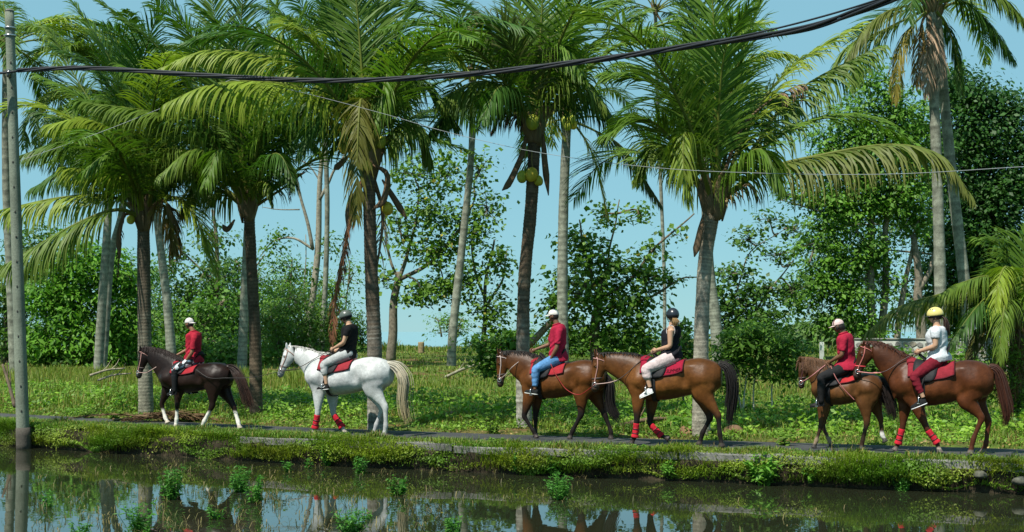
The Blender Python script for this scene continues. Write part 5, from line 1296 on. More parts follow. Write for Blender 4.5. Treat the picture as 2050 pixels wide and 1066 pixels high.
def make_saddle(H, label, pad_label, s_c, padcol=(.42, .02, .035), pad=(-.36, .36, .44), stir=None, flap_c=(.011, .011, .012), text=None, edge=(.05, .012, .015), tall=1.0):
    """pad draped over the back, saddle on top with seat, flaps, girth, stirrups"""
    fr = H.fr
    pr = fr.root("saddle_pad"); tag(pr, pad_label, "saddle pad", "red pads under the saddles")
    def drape(s0, s1, dr0, dr1, off, ns=16, nd=12, shape=None, thick=.012):
        """closed sheet on both flanks following the body"""
        outs = []
        g = G()
        svs = np.linspace(s0, s1, ns)
        top, botm = [], []
        for sv in svs:
            fa = (sv - s0) / (s1 - s0)
            d1 = dr1 * (shape(fa) if shape else 1.0)
            dd_ = np.linspace(dr0, d1, nd)
            A = H.surf(sv, dd_, 1, off); B = H.surf(sv, dd_, -1, off)
            row = np.concatenate([A[::-1], B[1:] if dr0 == 0 else B])
            A2 = H.surf(sv, dd_, 1, off - thick); B2 = H.surf(sv, dd_, -1, off - thick)
            row2 = np.concatenate([A2[::-1], B2[1:] if dr0 == 0 else B2])
            top.append(np.concatenate([row, row2[::-1]]))
        loft(g, np.array(top))
        return g
    g = drape(s_c + pad[0], s_c + pad[1], 0, pad[2], .022, shape=lambda f: .93 + .09 * math.sin(f * 3.0))
    v = g.v[0]; z = v[:, 2]
    g.c[0] = np.tile(np.array(padcol), (len(v), 1))
    po = g.build("quilted_pad", M['cloth'], pr)
    # dark binding along the lower edge
    for sd in (1, -1):
        eg = G(); svs = np.linspace(s_c + pad[0], s_c + pad[1], 24)
        P = [H.surf(sv, np.array([pad[2] * (.93 + .09 * math.sin((sv - s_c - pad[0]) / (pad[1] - pad[0]) * 3.0))]), sd, .022)[0] for sv in svs]
        up = [H.surf(svs[0], np.array([d]), sd, .022)[0] for d in np.linspace(.1, pad[2] * .93, 8)]
        tube(eg, np.array(P), .010, 6, edge); tube(eg, np.array(up), .009, 6, edge)
        eg.build("binding", M['cloth'], po)
    # raised front roll of the pad (shows in front of the pommel)
    g = drape(s_c + .25, s_c + pad[1] + .015, 0, .15, .042, ns=7, thick=.03)
    g.c[0] = np.tile(np.array(padcol) * .9, (g.n - 2, 1)); g.build("front_roll", M['cloth'], pr)
    sr = fr.root("saddle"); tag(sr, label, "saddle", "black riding saddles")
    # seat: swept along the back with raised pommel and cantle
    g = G(); rings = []
    for f in np.linspace(0, 1, 20):
        sv = s_c - .27 + f * .50
        zt = H.top(sv) + .03
        rise = (.19 * smooth(.26, 0, f) + .045 * smooth(.74, 1, f) + .035) * tall
        hw = np.interp(f, [0, .12, .4, .7, .9, 1], [.12, .185, .155, .115, .085, .05])
        th = np.linspace(0, 2 * math.pi, 16, endpoint=False)
        y = np.cos(th) * hw; zz = np.sin(th) * .032
        zz = zz + rise - .10 * (np.abs(y) / .18) ** 2
        rings.append(np.stack([np.full(16, sv), y, zt + zz], 1))
    loft(g, np.array(rings), flap_c); g.build("seat", M['leather'], sr)
    for sd in (1, -1):
        g = G(); ring = []
        for f in np.linspace(0, 1, 12):
            drop = .06 + f * .46 * (H.kz if H.kz < .9 else 1)
            wdt = np.interp(f, [0, .3, .7, .9, 1], [.20, .20, .185, .14, .06]); cx = s_c + .06 + .07 * math.sin(f * 2.2)
            row = [H.surf(cx + q * wdt, np.array([drop - .02 * abs(q)]), sd, .045)[0] for q in np.linspace(-1, 1, 9)]
            row2 = [H.surf(cx + q * wdt, np.array([drop - .02 * abs(q)]), sd, .033)[0] for q in np.linspace(1, -1, 9)]
            ring.append(row + row2)
        loft(g, np.array(ring), np.array(flap_c) * 1.6); g.build("flap", M['leather'], sr)
        # stirrup leather + iron
        if stir is not None:
            ft = np.array(stir, float).copy(); ft[1] = abs(ft[1]) * sd
            p0 = H.surf(s_c + .08, np.array([.28]), sd, .055)[0]
            g = G(); tube(g, bez([p0, (p0 + ft + np.array((0, 0, .16))) / 2 + np.array((0, .03 * sd, 0)), ft + np.array((0, .0, .135))], 10), .004, 6, (.02, .018, .018), ref=(1, 0, 0), rad2=.014); g.build("stirrup_leather", M['leather'], sr)
            g = G(); th = np.linspace(-.25 * math.pi, 1.25 * math.pi, 15)
            arch = np.stack([np.zeros(15), np.cos(th) * .062, np.sin(th) * .075 + .055], 1) + ft
            tube(g, arch, .0075, 6, (.6, .6, .6)); box(g, ft + np.array((0, 0, .0)), (.05, .1, .012), col=(.6, .6, .6)); g.build("stirrup", M['metal'], sr)
    g = G(); sg = s_c + .17
    R = [H.sec(sg + d, 48, .022) for d in (-.045, -.015, .015, .045)]
    lowhalf = [r_[(r_[:, 2] < H.zb + .52 * H.kz)] for r_ in R]
    n = min(len(x) for x in lowhalf)
    lowhalf = [x[np.argsort(np.arctan2(x[:, 1], -(x[:, 2] - H.zb - .4)))][:n] for x in lowhalf]
    loft(g, np.array(lowhalf), (.02, .02, .022), closed=False, cap=False); g.build("girth", M['leather'], sr)
    return sr
# ------------------------------------------------------------------ the six horses (joints traced from the photograph, in crop pixels)
CR1 = (240, 600, 1218 / 320); CR2 = (530, 590, 1137 / 320); CR3 = (960, 590, 1100 / 320); CR4 = (1170, 590, 1100 / 320); CR5 = (1570, 590, 840 / 260); CR6 = (1690, 590, 1163 / 360)
F1 = Frame(390, 858, 24, CR1); F2 = Frame(700, 871, 22, CR2); F3 = Frame(1115, 879, 20, CR3); F4 = Frame(1350, 893, 19, CR4); F5 = Frame(1690, 900, 24, CR5); F6 = Frame(1870, 908, 19, CR6)
T1 = dict(buttock=(850, 600), breast=(318, 610), croup=(720, 478), belly=(520, 708), poll=(185, 378), muzzle=(140, 598),
          neck=[((455, 445), (335, 680), .17), ((380, 412), (300, 610), .125), ((300, 382), (262, 545), .10), ((222, 368), (228, 500), .08)],
          fn=[(452, 690), (437, 800), (432, 912), (425, 965)], ff=[(375, 690), (318, 795), (345, 900), (366, 944), 'up'],
          hn=[(690, 690), (703, 815), (645, 925), (618, 975)], hf=[(770, 690), (868, 815), (902, 935), (915, 975)],
          tail=[(815, 512), (880, 545), (935, 650), (975, 770), (1012, 850)], ear=(.02, 0, .13))
H1 = make_horse("horse", "dark brown horse with four white stockings leading the file at left", F1, T1,
    dict(body=(.013, .007, .0055), body2=(.022, .010, .007), mane=(.02, .011, .009), tail=(.016, .009, .008), tail_tip=(.05, .022, .013), muzzle=(.05, .045, .045), muzzle_w=.5,
         socks={k: (.36, (.72, .68, .60)) for k in ('fn', 'ff', 'hn', 'hf')}, hoof=(.40, .35, .28), tail_w=[.03, .055, .09, .10, .07], mane_len=.8, mane_near=.6), 1)
T2 = dict(buttock=(905, 600), breast=(305, 590), croup=(740, 443), belly=(540, 716), poll=(185, 372), muzzle=(103, 585),
          neck=[((450, 420), (330, 680), .17), ((380, 412), (290, 580), .125), ((300, 388), (255, 520), .10), ((222, 372), (222, 490), .08)],
          fn=[(385, 690), (377, 845), (358, 945), (348, 972)], ff=[(480, 700), (487, 850), (548, 940), (572, 990)],
          hn=[(755, 690), (858, 800), (862, 930), (850, 998)], hf=[(745, 690), (838, 815), (795, 925), (775, 975)],
          tail=[(872, 490), (945, 520), (995, 610), (985, 740), (1000, 850), (1030, 930)], wraps=('fn', 'ff'), ear=(.02, 0, .12))
H2 = make_horse("horse", "white horse with red front leg wraps, second in the file", F2, T2,
    dict(body=(.50, .51, .50), body2=(.43, .44, .435), mane=(.42, .41, .38), tail=(.38, .36, .30), tail_tip=(.36, .28, .13), muzzle=(.15, .15, .155), legs=(.36, .36, .36), leg_z=.42, topline=-.03, gold=-.10, dapple=.06, hoof=(.25, .22, .18), mane_full=.5, mane_near=.1, mane_len=.7, tail_w=[.03, .06, .085, .08, .06]), 2)
T3 = dict(buttock=(872, 620), breast=(288, 640), croup=(720, 447), belly=(520, 716), poll=(152, 402), muzzle=(140, 635),
          neck=[((410, 432), (320, 700), .17), ((335, 405), (290, 620), .125), ((260, 394), (245, 575), .10), ((190, 393), (205, 530), .08)],
          fn=[(350, 700), (305, 838), (368, 935), (396, 990)], ff=[(397, 700), (385, 850), (385, 945), (388, 990)],
          hn=[(680, 690), (700, 825), (642, 935), (618, 992)], hf=[(775, 690), (862, 825), (905, 945), (905, 1020)],
          tail=[(862, 545), (895, 620), (895, 730), (925, 820), (972, 890)], tail_l=-.05)
BAY = dict(body=(.080, .027, .007), body2=(.125, .047, .012), legs=(.014, .010, .009), leg_z=.58, mane=(.014, .011, .010), muzzle=(.03, .024, .02), hoof=(.05, .04, .035), mane_full=.8)
H3 = make_horse("horse", "bay horse with black legs carrying the guide in blue jeans", F3, T3, dict(BAY, mane_near=.3, mane_len=.6), 3)
T4 = dict(buttock=(945, 580), breast=(290, 640), croup=(810, 436), belly=(560, 728), poll=(98, 412), muzzle=(68, 668),
          neck=[((420, 432), (320, 700), .17), ((330, 412), (275, 620), .125), ((230, 404), (200, 565), .10), ((140, 405), (158, 535), .08)],
          fn=[(372, 700), (360, 875), (348, 975), (320, 1022)], ff=[(470, 705), (450, 890), (525, 970), (585, 995), 'up'],
          hn=[(800, 700), (922, 835), (930, 950), (948, 1012)], hf=[(785, 700), (868, 850), (815, 945), (788, 1012)],
          tail=[(920, 478), (985, 505), (1022, 620), (1005, 790), (988, 950)], wraps=('fn', 'ff'), tail_w=None)
H4 = make_horse("horse", "glossy bay horse with red front leg wraps carrying the woman in black vest", F4, T4, dict(BAY, body=(.095, .034, .0085), body2=(.145, .057, .015), mane_near=.12, mane_len=.5, tail_w=[.03, .055, .08, .08, .045]), 4)
T5 = dict(buttock=(640, 640), breast=(180, 650), croup=(520, 506), belly=(370, 716), poll=(122, 418), muzzle=(108, 606),
          neck=[((290, 470), (205, 690), .17), ((250, 440), (190, 640), .13), ((195, 428), (175, 590), .105), ((150, 420), (160, 540), .085)],
          fn=[(258, 710), (238, 850), (208, 945), (190, 992)], ff=[(268, 710), (248, 855), (292, 945), (305, 995)],
          hn=[(505, 710), (535, 825), (507, 945), (497, 1005)], hf=[(560, 710), (622, 800), (632, 905), (655, 955), 'up'],
          tail=[(612, 540), (650, 600), (690, 720), (715, 830)], kw=.92, tail_l=-.02, ear=(.0, 0, .11))
H5 = make_horse("horse", "small tan brown pony with shaggy mane carrying the guide in black boots", F5, T5,
    dict(body=(.08, .031, .010), body2=(.12, .052, .018), mane=(.10, .05, .025), tail=(.018, .012, .01), legs=(.05, .028, .018), leg_z=.45, muzzle=(.05, .04, .035), muzzle_w=.6, mane_full=1.9, mane_len=1.35, mane_near=.8,
         socks=dict(hf=(.30, (.60, .58, .54)), fn=(.20, (.25, .18, .12)), ff=(.20, (.25, .18, .12))), tail_w=[.03, .07, .10, .09, .06]), 5)
T6 = dict(buttock=(968, 600), breast=(298, 600), croup=(815, 421), belly=(600, 722), poll=(142, 318), muzzle=(72, 542),
          neck=[((440, 418), (325, 690), .17), ((350, 372), (285, 580), .125), ((255, 325), (228, 500), .10), ((180, 308), (195, 450), .08)],
          fn=[(445, 700), (535, 868), (598, 955), (622, 1030)], ff=[(400, 700), (378, 858), (350, 960), (326, 1004)],
          hn=[(775, 700), (892, 798), (835, 935), (815, 1015)], hf=[(830, 700), (935, 815), (918, 965), (892, 1035)],
          tail=[(932, 468), (990, 500), (1032, 640), (1055, 770), (1035, 870)], wraps=('fn', 'ff'), ear=(-.01, 0, .11))
H6 = make_horse("horse", "tall chestnut horse with red front leg wraps at the right end of the file", F6, T6,
    dict(body=(.07, .021, .0075), body2=(.105, .033, .011), mane=(.055, .017, .009), tail=(.06, .021, .012), legs=(.07, .022, .011), leg_z=.5, muzzle=(.05, .03, .025), hoof=(.12, .1, .085), mane_full=.7, mane_len=.45, mane_near=.2,
         socks=dict(fn=(.10, (.5, .42, .34))), tail_w=[.03, .05, .065, .065, .045]), 6)
# ------------------------------------------------------------------ riders
def head_rot(yaw, pitch):
    """yaw + turns towards the rider's left (camera), pitch + looks down"""
    cy, sy = math.cos(yaw), math.sin(yaw); cp, sp = math.cos(pitch), math.sin(pitch)
    Rz = np.array(((cy, -sy, 0), (sy, cy, 0), (0, 0, 1))); Ry = np.array(((cp, 0, sp), (0, 1, 0), (-sp, 0, cp)))
    return Rz @ Ry

def make_rider(name, label, fr, H, sp):
    L = fr.L; root = fr.root(name); tag(root, label, "person", "riders on the horses")
    skin = np.array(sp['skin']); k = sp.get('k', 1.0)
    r = np.random.default_rng(sp.get('seed', 1))
    spine = np.array([L(*p) for p in sp['spine']])            # hip, waist, chest, shoulder, neck base
    lean = norm(spine[-1] - spine[0])
    def torso(off, u0=0.0, u1=1.0, flare=0.0, tank=False):
        C = bez(spine, 22); u = np.linspace(0, 1, 22); keep = (u >= u0 - 1e-6) & (u <= u1 + 1e-6)
        bw = sp.get('build', 1.0)
        hw = np.interp(u, [0, .22, .5, .75, .86, .94, 1], [.175, .155, .165, .19, .185, .11, .062]) * k * bw + off
        hd = np.interp(u, [0, .22, .5, .75, .86, .94, 1], [.125, .108, .122, .118, .10, .075, .06]) * k * sp.get('depth', 1.12) + off
        if tank: hw = hw * np.interp(u, [.55, .78, .9], [1, .80, .72])
        hw = hw + flare * smooth(.35, 0, u); hd = hd + flare * smooth(.35, 0, u)
        T = norm(np.gradient(C, axis=0)); F = norm(np.cross(np.array((0, 1., 0)), T))
        th = np.linspace(0, 2 * math.pi, 22, endpoint=False); R = []
        for i in np.where(keep)[0]:
            R.append(C[i] + np.array((0, 1., 0)) * (np.cos(th) * hw[i])[:, None] + F[i] * (np.sin(th) * hd[i] * (1 + sp.get('bust', 0) * math.exp(-((u[i] - .62) / .12) ** 2) * (np.sin(th) > 0)))[:, None])
        return np.array(R)
    arms = {}
    for nm, sd in (('arm_n', 1), ('arm_f', -1)):
        a = sp[nm]; ll = a.get('l', (.19, .25, .17))
        S, E, W = L(*a['p'][0], ll[0] * sd * k), L(*a['p'][1], ll[1] * sd * k), L(*a['p'][2], ll[2] * sd * k)
        arms[nm] = (S, E, W)
    legs = {}
    for nm, sd in (('n', 1), ('f', -1)):
        p = sp['leg']; lf = sp.get('leg_l', (.10, .33, .345, .345))
        legs[nm] = [L(p[0][0], p[0][1], lf[0] * sd), L(p[1][0], p[1][1], lf[1] * sd), L(p[2][0], p[2][1], lf[2] * sd), L(p[3][0], p[3][1], lf[3] * sd)]
        if sd < 0:                       # far leg mirrors the near one in the horse's frame
            legs[nm] = [q * np.array((1, -1, 1)) for q in legs['n']]
    def arm_tube(g, nm, off, f1=2.0):
        S, E, W = arms[nm]; t = np.linspace(0, f1, 20)
        C = np.stack([np.interp(t, [0, 1, 2], [S[i], E[i], W[i]]) for i in range(3)], 1); C[1:-1] = .25 * C[:-2] + .5 * C[1:-1] + .25 * C[2:]
        R = np.interp(t, [0, .3, .85, 1, 1.25, 1.9, 2], np.array([.058, .052, .041, .042, .042, .028, .027]) * k * sp.get('arm_k', 1.0)) + off
        tube(g, C, R, 12)
        return C
    def leg_tube_p(g, nm, off, f0=0.0, f1=2.0, wide=1.0):
        J = legs[nm]; t = np.linspace(f0, f1, 26)
        C = np.stack([np.interp(t, [0, 1, 2], [J[0][i], J[1][i], J[2][i]]) for i in range(3)], 1); C[1:-1] = .25 * C[:-2] + .5 * C[1:-1] + .25 * C[2:]
        R = np.interp(t, [0, .25, .6, .95, 1.05, 1.3, 1.6, 1.92, 2], np.array([.102, .100, .085, .066, .062, .060, .048, .037, .038]) * k * sp.get('leg_k', 1.0)) * wide + off
        tube(g, C, R, 14)
    # ---- skin: one continuous surface
    g = G(); loft(g, torso(-.012))
    for nm in arms: arm_tube(g, nm, 0)
    for nm in legs: leg_tube_p(g, nm, -.004)
    hc = L(*sp['head']); hs = sp.get('hs', 1.0); Rm = head_rot(*sp.get('look', (0, 0)))
    nb = spine[-1]
    tube(g, bez([nb - lean * .06, nb + lean * .02, hc + Rm @ np.array((-.022, 0, -.055)) * hs], 8), .056 * k * np.linspace(1.1, .95, 8), 12)
    palms = []
    for nm, sd in (('arm_n', 1), ('arm_f', -1)):
        S, E, W = arms[nm]; d = norm(W - E); pd = norm(d + np.array((.2, -.1 * sd, -.25)) * .5)
        c = W + pd * .045
        side = norm(np.cross(pd, np.array((0, 1., 0)))); latv = np.cross(side, pd)
        rot = np.stack([pd, latv, side], 1)
        ball(g, c, np.array((.052, .022, .040)) * k, rot=rot)
        palms.append((c, pd, latv, side, sd))
    v, q = remesh(g, .0105, 4, .5)
    bm_ = G(); col = np.tile(skin, (len(v), 1)) * (1 + .06 * wob(v[:, 0] * 20, v[:, 2] * 20, 1))[:, None]
    bm_.add(v, q, col)
    # fingers, rooted inside the palms, curled round the rein
    for (c, pd, latv, side, sd) in palms:
        for fi in range(4):
            b0 = c + pd * .035 + side * (.028 - fi * .019) * k; ln = (.072, .08, .074, .058)[fi] * k
            inn = -latv * sd
            P = [b0 - pd * .02, b0 + pd * ln * .38 + inn * .006, b0 + pd * ln * .55 + inn * .03 - side * .004, b0 + pd * ln * .25 + inn * .046, b0 - pd * ln * .02 + inn * .042]
            tube(bm_, bez(P, 9), np.array((.0095, .0098, .0095, .009, .0088, .0085, .008, .0075, .006)) * k, 6, skin * (1.0 - .05 * (fi % 2)))
        t0 = c - pd * .01 + side * .032 * k
        tube(bm_, bez([t0, t0 + pd * .03 + side * .014 - latv * sd * .012, t0 + pd * .055 + side * .004 - latv * sd * .03, t0 + pd * .06 - latv * sd * .04], 8), np.array((.013, .0125, .0115, .011, .0105, .010, .009, .007)) * k, 6, skin)
    # head
    def hfn(d, p):
        x, y, z = p[:, 0].copy(), p[:, 1].copy(), p[:, 2].copy()
        low = smooth(-.01, -.115, z)
        y *= 1 - .34 * low; back = x < 0
        x = np.where(back, x * (1 - .42 * low), x * (1 + .02 * low))
        x = np.where(back, x * (1.04), x)
        face = np.clip(x / .09, 0, 1)
        x += face * (.026 * np.exp(-(y / .013) ** 2) * np.interp(z, [-.052, -.040, -.03, .012, .025], [0, .55, 1, .25, 0]))
        x += face * (.006 * np.exp(-((z - .03) / .012) ** 2) * (np.abs(y) < .055))
        x -= face * .010 * np.exp(-((np.abs(y) - .031) / .014) ** 2 - ((z - .010) / .012) ** 2)
        x += face * (.008 * np.exp(-(y / .022) ** 2) * (np.exp(-((z + .066) / .007) ** 2) + .8 * np.exp(-((z + .078) / .006) ** 2)))
        x += face * .011 * np.exp(-(y / .024) ** 2 - ((z + .102) / .014) ** 2)
        return np.stack([x, y, z], 1)
    hg = G(); ball(hg, (0, 0, 0), (.094, .077, .118), nu=44, nv=36, fn=hfn)
    hv, _, ht, hq = hg.arrays(); cc = np.tile(skin, (len(hv), 1))
    f_ = hv[:, 0] > .04
    eye = f_ * np.exp(-((np.abs(hv[:, 1]) - .031) / .010) ** 2 - ((hv[:, 2] - .010) / .005) ** 2)
    brow = f_ * np.exp(-((np.abs(hv[:, 1]) - .032) / .016) ** 2 - ((hv[:, 2] - .032) / .005) ** 2)
    lip = f_ * np.exp(-(hv[:, 1] / .020) ** 2 - ((hv[:, 2] + .071) / .009) ** 2)
    hairc = np.array(sp.get('hair', (.015, .012, .01)))
    cc = cc * (1 - .85 * eye[:, None]) ; cc = cc * (1 - .8 * brow[:, None]) + hairc * .8 * brow[:, None]; cc = cc * (1 - .5 * lip[:, None]) + np.array((.30, .10, .08)) * .5 * lip[:, None]
    wv = (hv * hs) @ Rm.T + hc
    kk = bm_.n; bm_.add(wv, hq, cc); bm_.t.append(ht + kk)
    for sd in (1, -1):
        ball(bm_, hc + Rm @ (np.array((-.008, .078 * sd, -.008)) * hs), np.array((.020, .008, .032)) * hs, skin * .92, 10, 8, rot=Rm @ rotz(.35 * sd))
    bm_.build("body", M['skin'], root)
    def hp(x, y, z): return hc + Rm @ (np.array((x, y, z)) * hs)
    def dome(rx, ry, rz, zc, col, zmin=0.0, nu=26, nv=12, dx=0.0, rim=None, fn=None):
        g = G(); w = np.linspace(0, math.acos(np.clip(zmin / rz, -1, 1)), nv); u = np.linspace(0, 2 * math.pi, nu, endpoint=False); rings = []
        for b in w: rings.append(np.stack([dx + rx * np.sin(b) * np.cos(u), ry * np.sin(b) * np.sin(u), zc + np.full(nu, rz * math.cos(b))], 1))
        for b in w[::-1]: rings.append(np.stack([dx + (rx - .006) * np.sin(b) * np.cos(u), (ry - .006) * np.sin(b) * np.sin(u), zc - .006 + np.full(nu, rz * math.cos(b))], 1))
        R = np.array(rings)
        if fn is not None: R = fn(R)
        return loft(g, (R.reshape(-1, 3) * hs) @ Rm.T.reshape(3, 3) + hc if False else ((R.reshape(-1, 3) * hs) @ Rm.T + hc).reshape(R.shape), col, cap=False)
    # hair under the hat
    g = dome(.099, .082, .121, 0, hairc, zmin=-.05, dx=-.004, fn=lambda R: np.where((R[..., :1] > .03) & (R[..., 2:] < .045), R * np.array((.85, .9, 1.0)), R))
    hobj = g.build("hair", M['hair'], root)
    if sp.get('bun'):
        g = G()
        for j in range(46):
            o = r.normal(0, .018, 2); ln = sp['bun'] * r.uniform(.8, 1.05)
            o = o * 1.35; P = [hp(-.09, o[0] * .5, .0 + o[1] * .5), hp(-.15 + o[1] * .5, o[0], -.05), hp(-.165 + o[1], o[0] * 1.4, -.05 - ln * .5), hp(-.15 + o[1] * 1.2, o[0] * 1.3, -.06 - ln)]
            tube(g, bez(P, 8), np.array((.006, .008, .009, .009, .008, .007, .005, .002)), 4, np.array(sp.get('hair')) * r.uniform(.6, 1.5), cap=False)
        g.build("ponytail", M['hair'], hobj)
    if sp.get('shag'):
        g = G()
        for j in range(60):
            a = r.uniform(-1.9, 1.9) + math.pi; p0 = (.088 * math.cos(a), .08 * math.sin(a), .0)
            P = [hp(*p0), hp(p0[0] * 1.15, p0[1] * 1.12, -.03), hp(p0[0] * 1.12, p0[1] * 1.1, -.065 - .02 * r.random())]
            tube(g, bez(P, 5), np.array((.010, .011, .010, .008, .002)), 4, hairc * r.uniform(.6, 1.5), cap=False)
        g.build("locks", M['hair'], hobj)
    hat = sp['hat']
    if hat[0] == 'cap':
        colr = np.array(hat[1]); back = hat[2]
        g = dome(.105, .088, .098, .036, colr, zmin=-.012); co = g.build("cap", M['cloth'], root)
        sgn = -1 if back else 1; g = G(); rows = []
        for f in np.linspace(0, 1, 9):
            y = (-1 + 2 * f) * .078; ext = .085 * math.sqrt(max(0, 1 - (abs(y) / .079) ** 2.4)) * (1.0 if not back else .85)
            x0 = .100 * math.sqrt(max(0.01, 1 - (y / .089) ** 2)); zc = .028 - 2.2 * y * y
            tilt = hat[3] if len(hat) > 3 else .25
            rows.append([(sgn * x0 * .95, y, zc + .004), (sgn * (x0 + ext), y, zc - tilt * ext + .002), (sgn * (x0 + ext), y, zc - tilt * ext - .004), (sgn * x0 * .95, y, zc - .004)])
        R = np.array(rows); loft(g, ((R.reshape(-1, 3) * hs) @ Rm.T + hc).reshape(R.shape), colr * .93); g.build("brim", M['cloth'], co)
        g = G(); ball(g, hp(0, 0, .135), .008, colr * .8, 8, 6); g.build("button", M['cloth'], co)
        if len(hat) > 4:
            g = G(); P = np.array([hp(.107 * math.cos(a) * math.cos(b), .090 * math.cos(a) * math.sin(b), .036 + .1 * math.sin(a)) for a, b in [(q, .9) for q in np.linspace(.0, 1.45, 9)]]); tube(g, P, .006, 6, hat[4], ref=tuple(Rm @ np.array((-.6, .8, 0))), rad2=.012); g.build("stripe", M['cloth'], co)
    else:
        colr = np.array(hat[1])
        def vent(R):
            return R
        g = dome(.135, .114, .122, .036, colr, zmin=-.02, dx=-.005); co = g.build("helmet", M['plastic'], root)
        g = dome(.128, .108, .108, .020, (.012, .012, .012), zmin=-.04, dx=-.008); g.build("lining", M['cloth'], co)
        g = G(); rows = []
        for f in np.linspace(0, 1, 9):
            y = (-1 + 2 * f) * .085; x0 = .128 * math.sqrt(max(.02, 1 - (y / .112) ** 2)); ext = .042 * math.sqrt(max(0, 1 - (abs(y) / .086) ** 2))
            rows.append([(x0 - .01, y, .022), (x0 + ext, y, .008), (x0 + ext, y, .002), (x0 - .01, y, .012)])
        R = np.array(rows); loft(g, ((R.reshape(-1, 3) * hs) @ Rm.T + hc).reshape(R.shape), np.array(hat[2]) if len(hat) > 2 else colr * .6); g.build("peak", M['plastic'], co)
        for sd in (1, -1):
            g = G(); tube(g, np.array([hp(.02, .098 * sd, .01), hp(.028, .084 * sd, -.04), hp(.045, .055 * sd, -.09), hp(.052, .0, -.118)]), .004, 6, (.015, .015, .015), rad2=.008, ref=(1, 0, 0)); g.build("chin_strap", M['strap'], co)
        for j, (ax_, ay_) in enumerate([(.5, .9), (.2, 1.3), (-.3, 1.2), (-.6, .8)]):
            if hat[0] == 'vented':
                a = ay_; p = hp(-.005 + .126 * math.cos(a) * math.cos(.75), .106 * math.sin(a) * math.cos(.75), .034 + .115 * math.sin(.75))
                g = G(); ball(g, p, np.array((.006, .014, .02)), (.10, .11, .10), 8, 6, rot=Rm @ rotz(a + math.pi / 2)); g.build("vent", M['plastic'], co)
    # ---- shirt
    sh = sp['shirt']; sc_ = np.array(sh['col'])
    g = G(); R = torso(.022, u0=sh.get('u0', 0.0), u1=.985 if not sh.get('tank') else .92, flare=sh.get('flare', .012) + .016, tank=bool(sh.get('tank')))
    hem = R[:1] - lean * .085; hem2 = R[:1] - lean * .045; loft(g, np.concatenate([hem, hem2, R]))
    slv = sh.get('sleeve', .62)
    if not sh.get('tank'):
        for nm in arms:
            S, E, W = arms[nm]; t = np.linspace(0, slv, 10)[:, None]; C = S + (E - S) * t
            C = np.concatenate([[S + (spine[3] - S) * .35], C]); Rr = np.concatenate([[.085 * k], np.linspace(.078, .066, 10) * k * sh.get('sw', 1.0)]); tube(g, C, Rr, 14)
    else:
        for sd in (1, -1):
            C = bez([spine[3] + np.array((0, .10 * sd, -.03)), spine[4] + np.array((-.01, .075 * sd, .0)), spine[3] + np.array((.04, .10 * sd, -.06))], 8)
            tube(g, C, .028, 8)
    v, q = remesh(g, .0125, 5, .5)
    # folds
    d = v - spine.mean(0); fold = .010 * np.sin(v[:, 2] * 44 + v[:, 1] * 21 + v[:, 0] * 26 + 4 * np.sin(v[:, 0] * 9 + v[:, 2] * 7)) * smooth(.95, .1, (v[:, 2] - spine[0][2]) / (spine[3][2] - spine[0][2]))
    v = v + norm(d * np.array((1, 1, 0))) * fold[:, None]
    sg = G(); sg.add(v, q, np.tile(sc_, (len(v), 1)) * (1 + .10 * wob(v[:, 0] * 9, v[:, 2] * 9, 4))[:, None]); so = sg.build("shirt", M['cloth'], root)
    if sh.get('collar'):
        g = G(); th = np.linspace(.5, 2 * math.pi - .5, 18); c = spine[4] + lean * .0
        P = c + np.stack([np.cos(th) * .072, np.sin(th) * .078, -.004 - .022 * np.cos(th)], 1)
        tube(g, P, .009, 6, sc_ * 1.05, ref=(0, 0, 1), rad2=.017); g.build("collar", M['cloth'], so)
    if sh.get('trim') is not None:
        for sd in (1, -1):
            S = arms['arm_n' if sd > 0 else 'arm_f'][0]; g = G(); th = np.linspace(0, 2 * math.pi, 19)
            P = S + np.stack([np.cos(th) * .075, np.full(19, -.02 * sd), np.sin(th) * .105 - .02], 1)
            tube(g, P, .006, 6, sh['trim'], cap=False); g.build("armhole_trim", M['cloth'], so)
    # ---- trousers
    tr_ = sp['trousers']; tc = np.array(tr_['col'])
    g = G(); C = spine[0]
    for nm in legs: leg_tube_p(g, nm, tr_.get('off', .012), 0.0, tr_.get('end', 1.8), tr_.get('wide', 1.0))
    ball(g, C + np.array((-.01, 0, -.015)), np.array((.145, .185, .13)) * k)
    for nm in legs: ball(g, legs[nm][0] * .75 + (C + np.array((-.02, 0, -.02))) * .25, np.array((.118, .105, .112)) * k * sp.get('leg_k', 1.0))
    v, q = remesh(g, .0125, 4, .5)
    kn = legs['n'][1]; fold = .0055 * np.sin(np.linalg.norm(v - kn * np.array((1, 0, 1)) - v * np.array((0, 1, 0)), axis=1) * 75 + v[:, 1] * 10)
    v = v + norm(v - C) * (fold * smooth(.5, .05, np.linalg.norm((v - kn) * np.array((1, 0, 1)), axis=1)))[:, None]
    col = np.tile(tc, (len(v), 1)) * (1 + .10 * wob(v[:, 0] * 10, v[:, 2] * 10, 9))[:, None]
    if tr_.get('print') is not None:
        m_ = wob(v[:, 0] * 13, v[:, 2] * 15 + v[:, 1] * 9, 2); up = v[:, 2] > kn[2] - .02
        col[(m_ > .25) & up] = (.55, .58, .60); col[(m_ < -.45) & up] = (.10, .16, .20); rd = (wob(v[:, 0] * 17, v[:, 2] * 11, 7) > .75) & up; col[rd] = (.35, .06, .04)
    tg = G(); tg.add(v, q, col); tg.build("trousers", M['cloth'], root)
    # ---- footwear
    fw = sp['shoes']
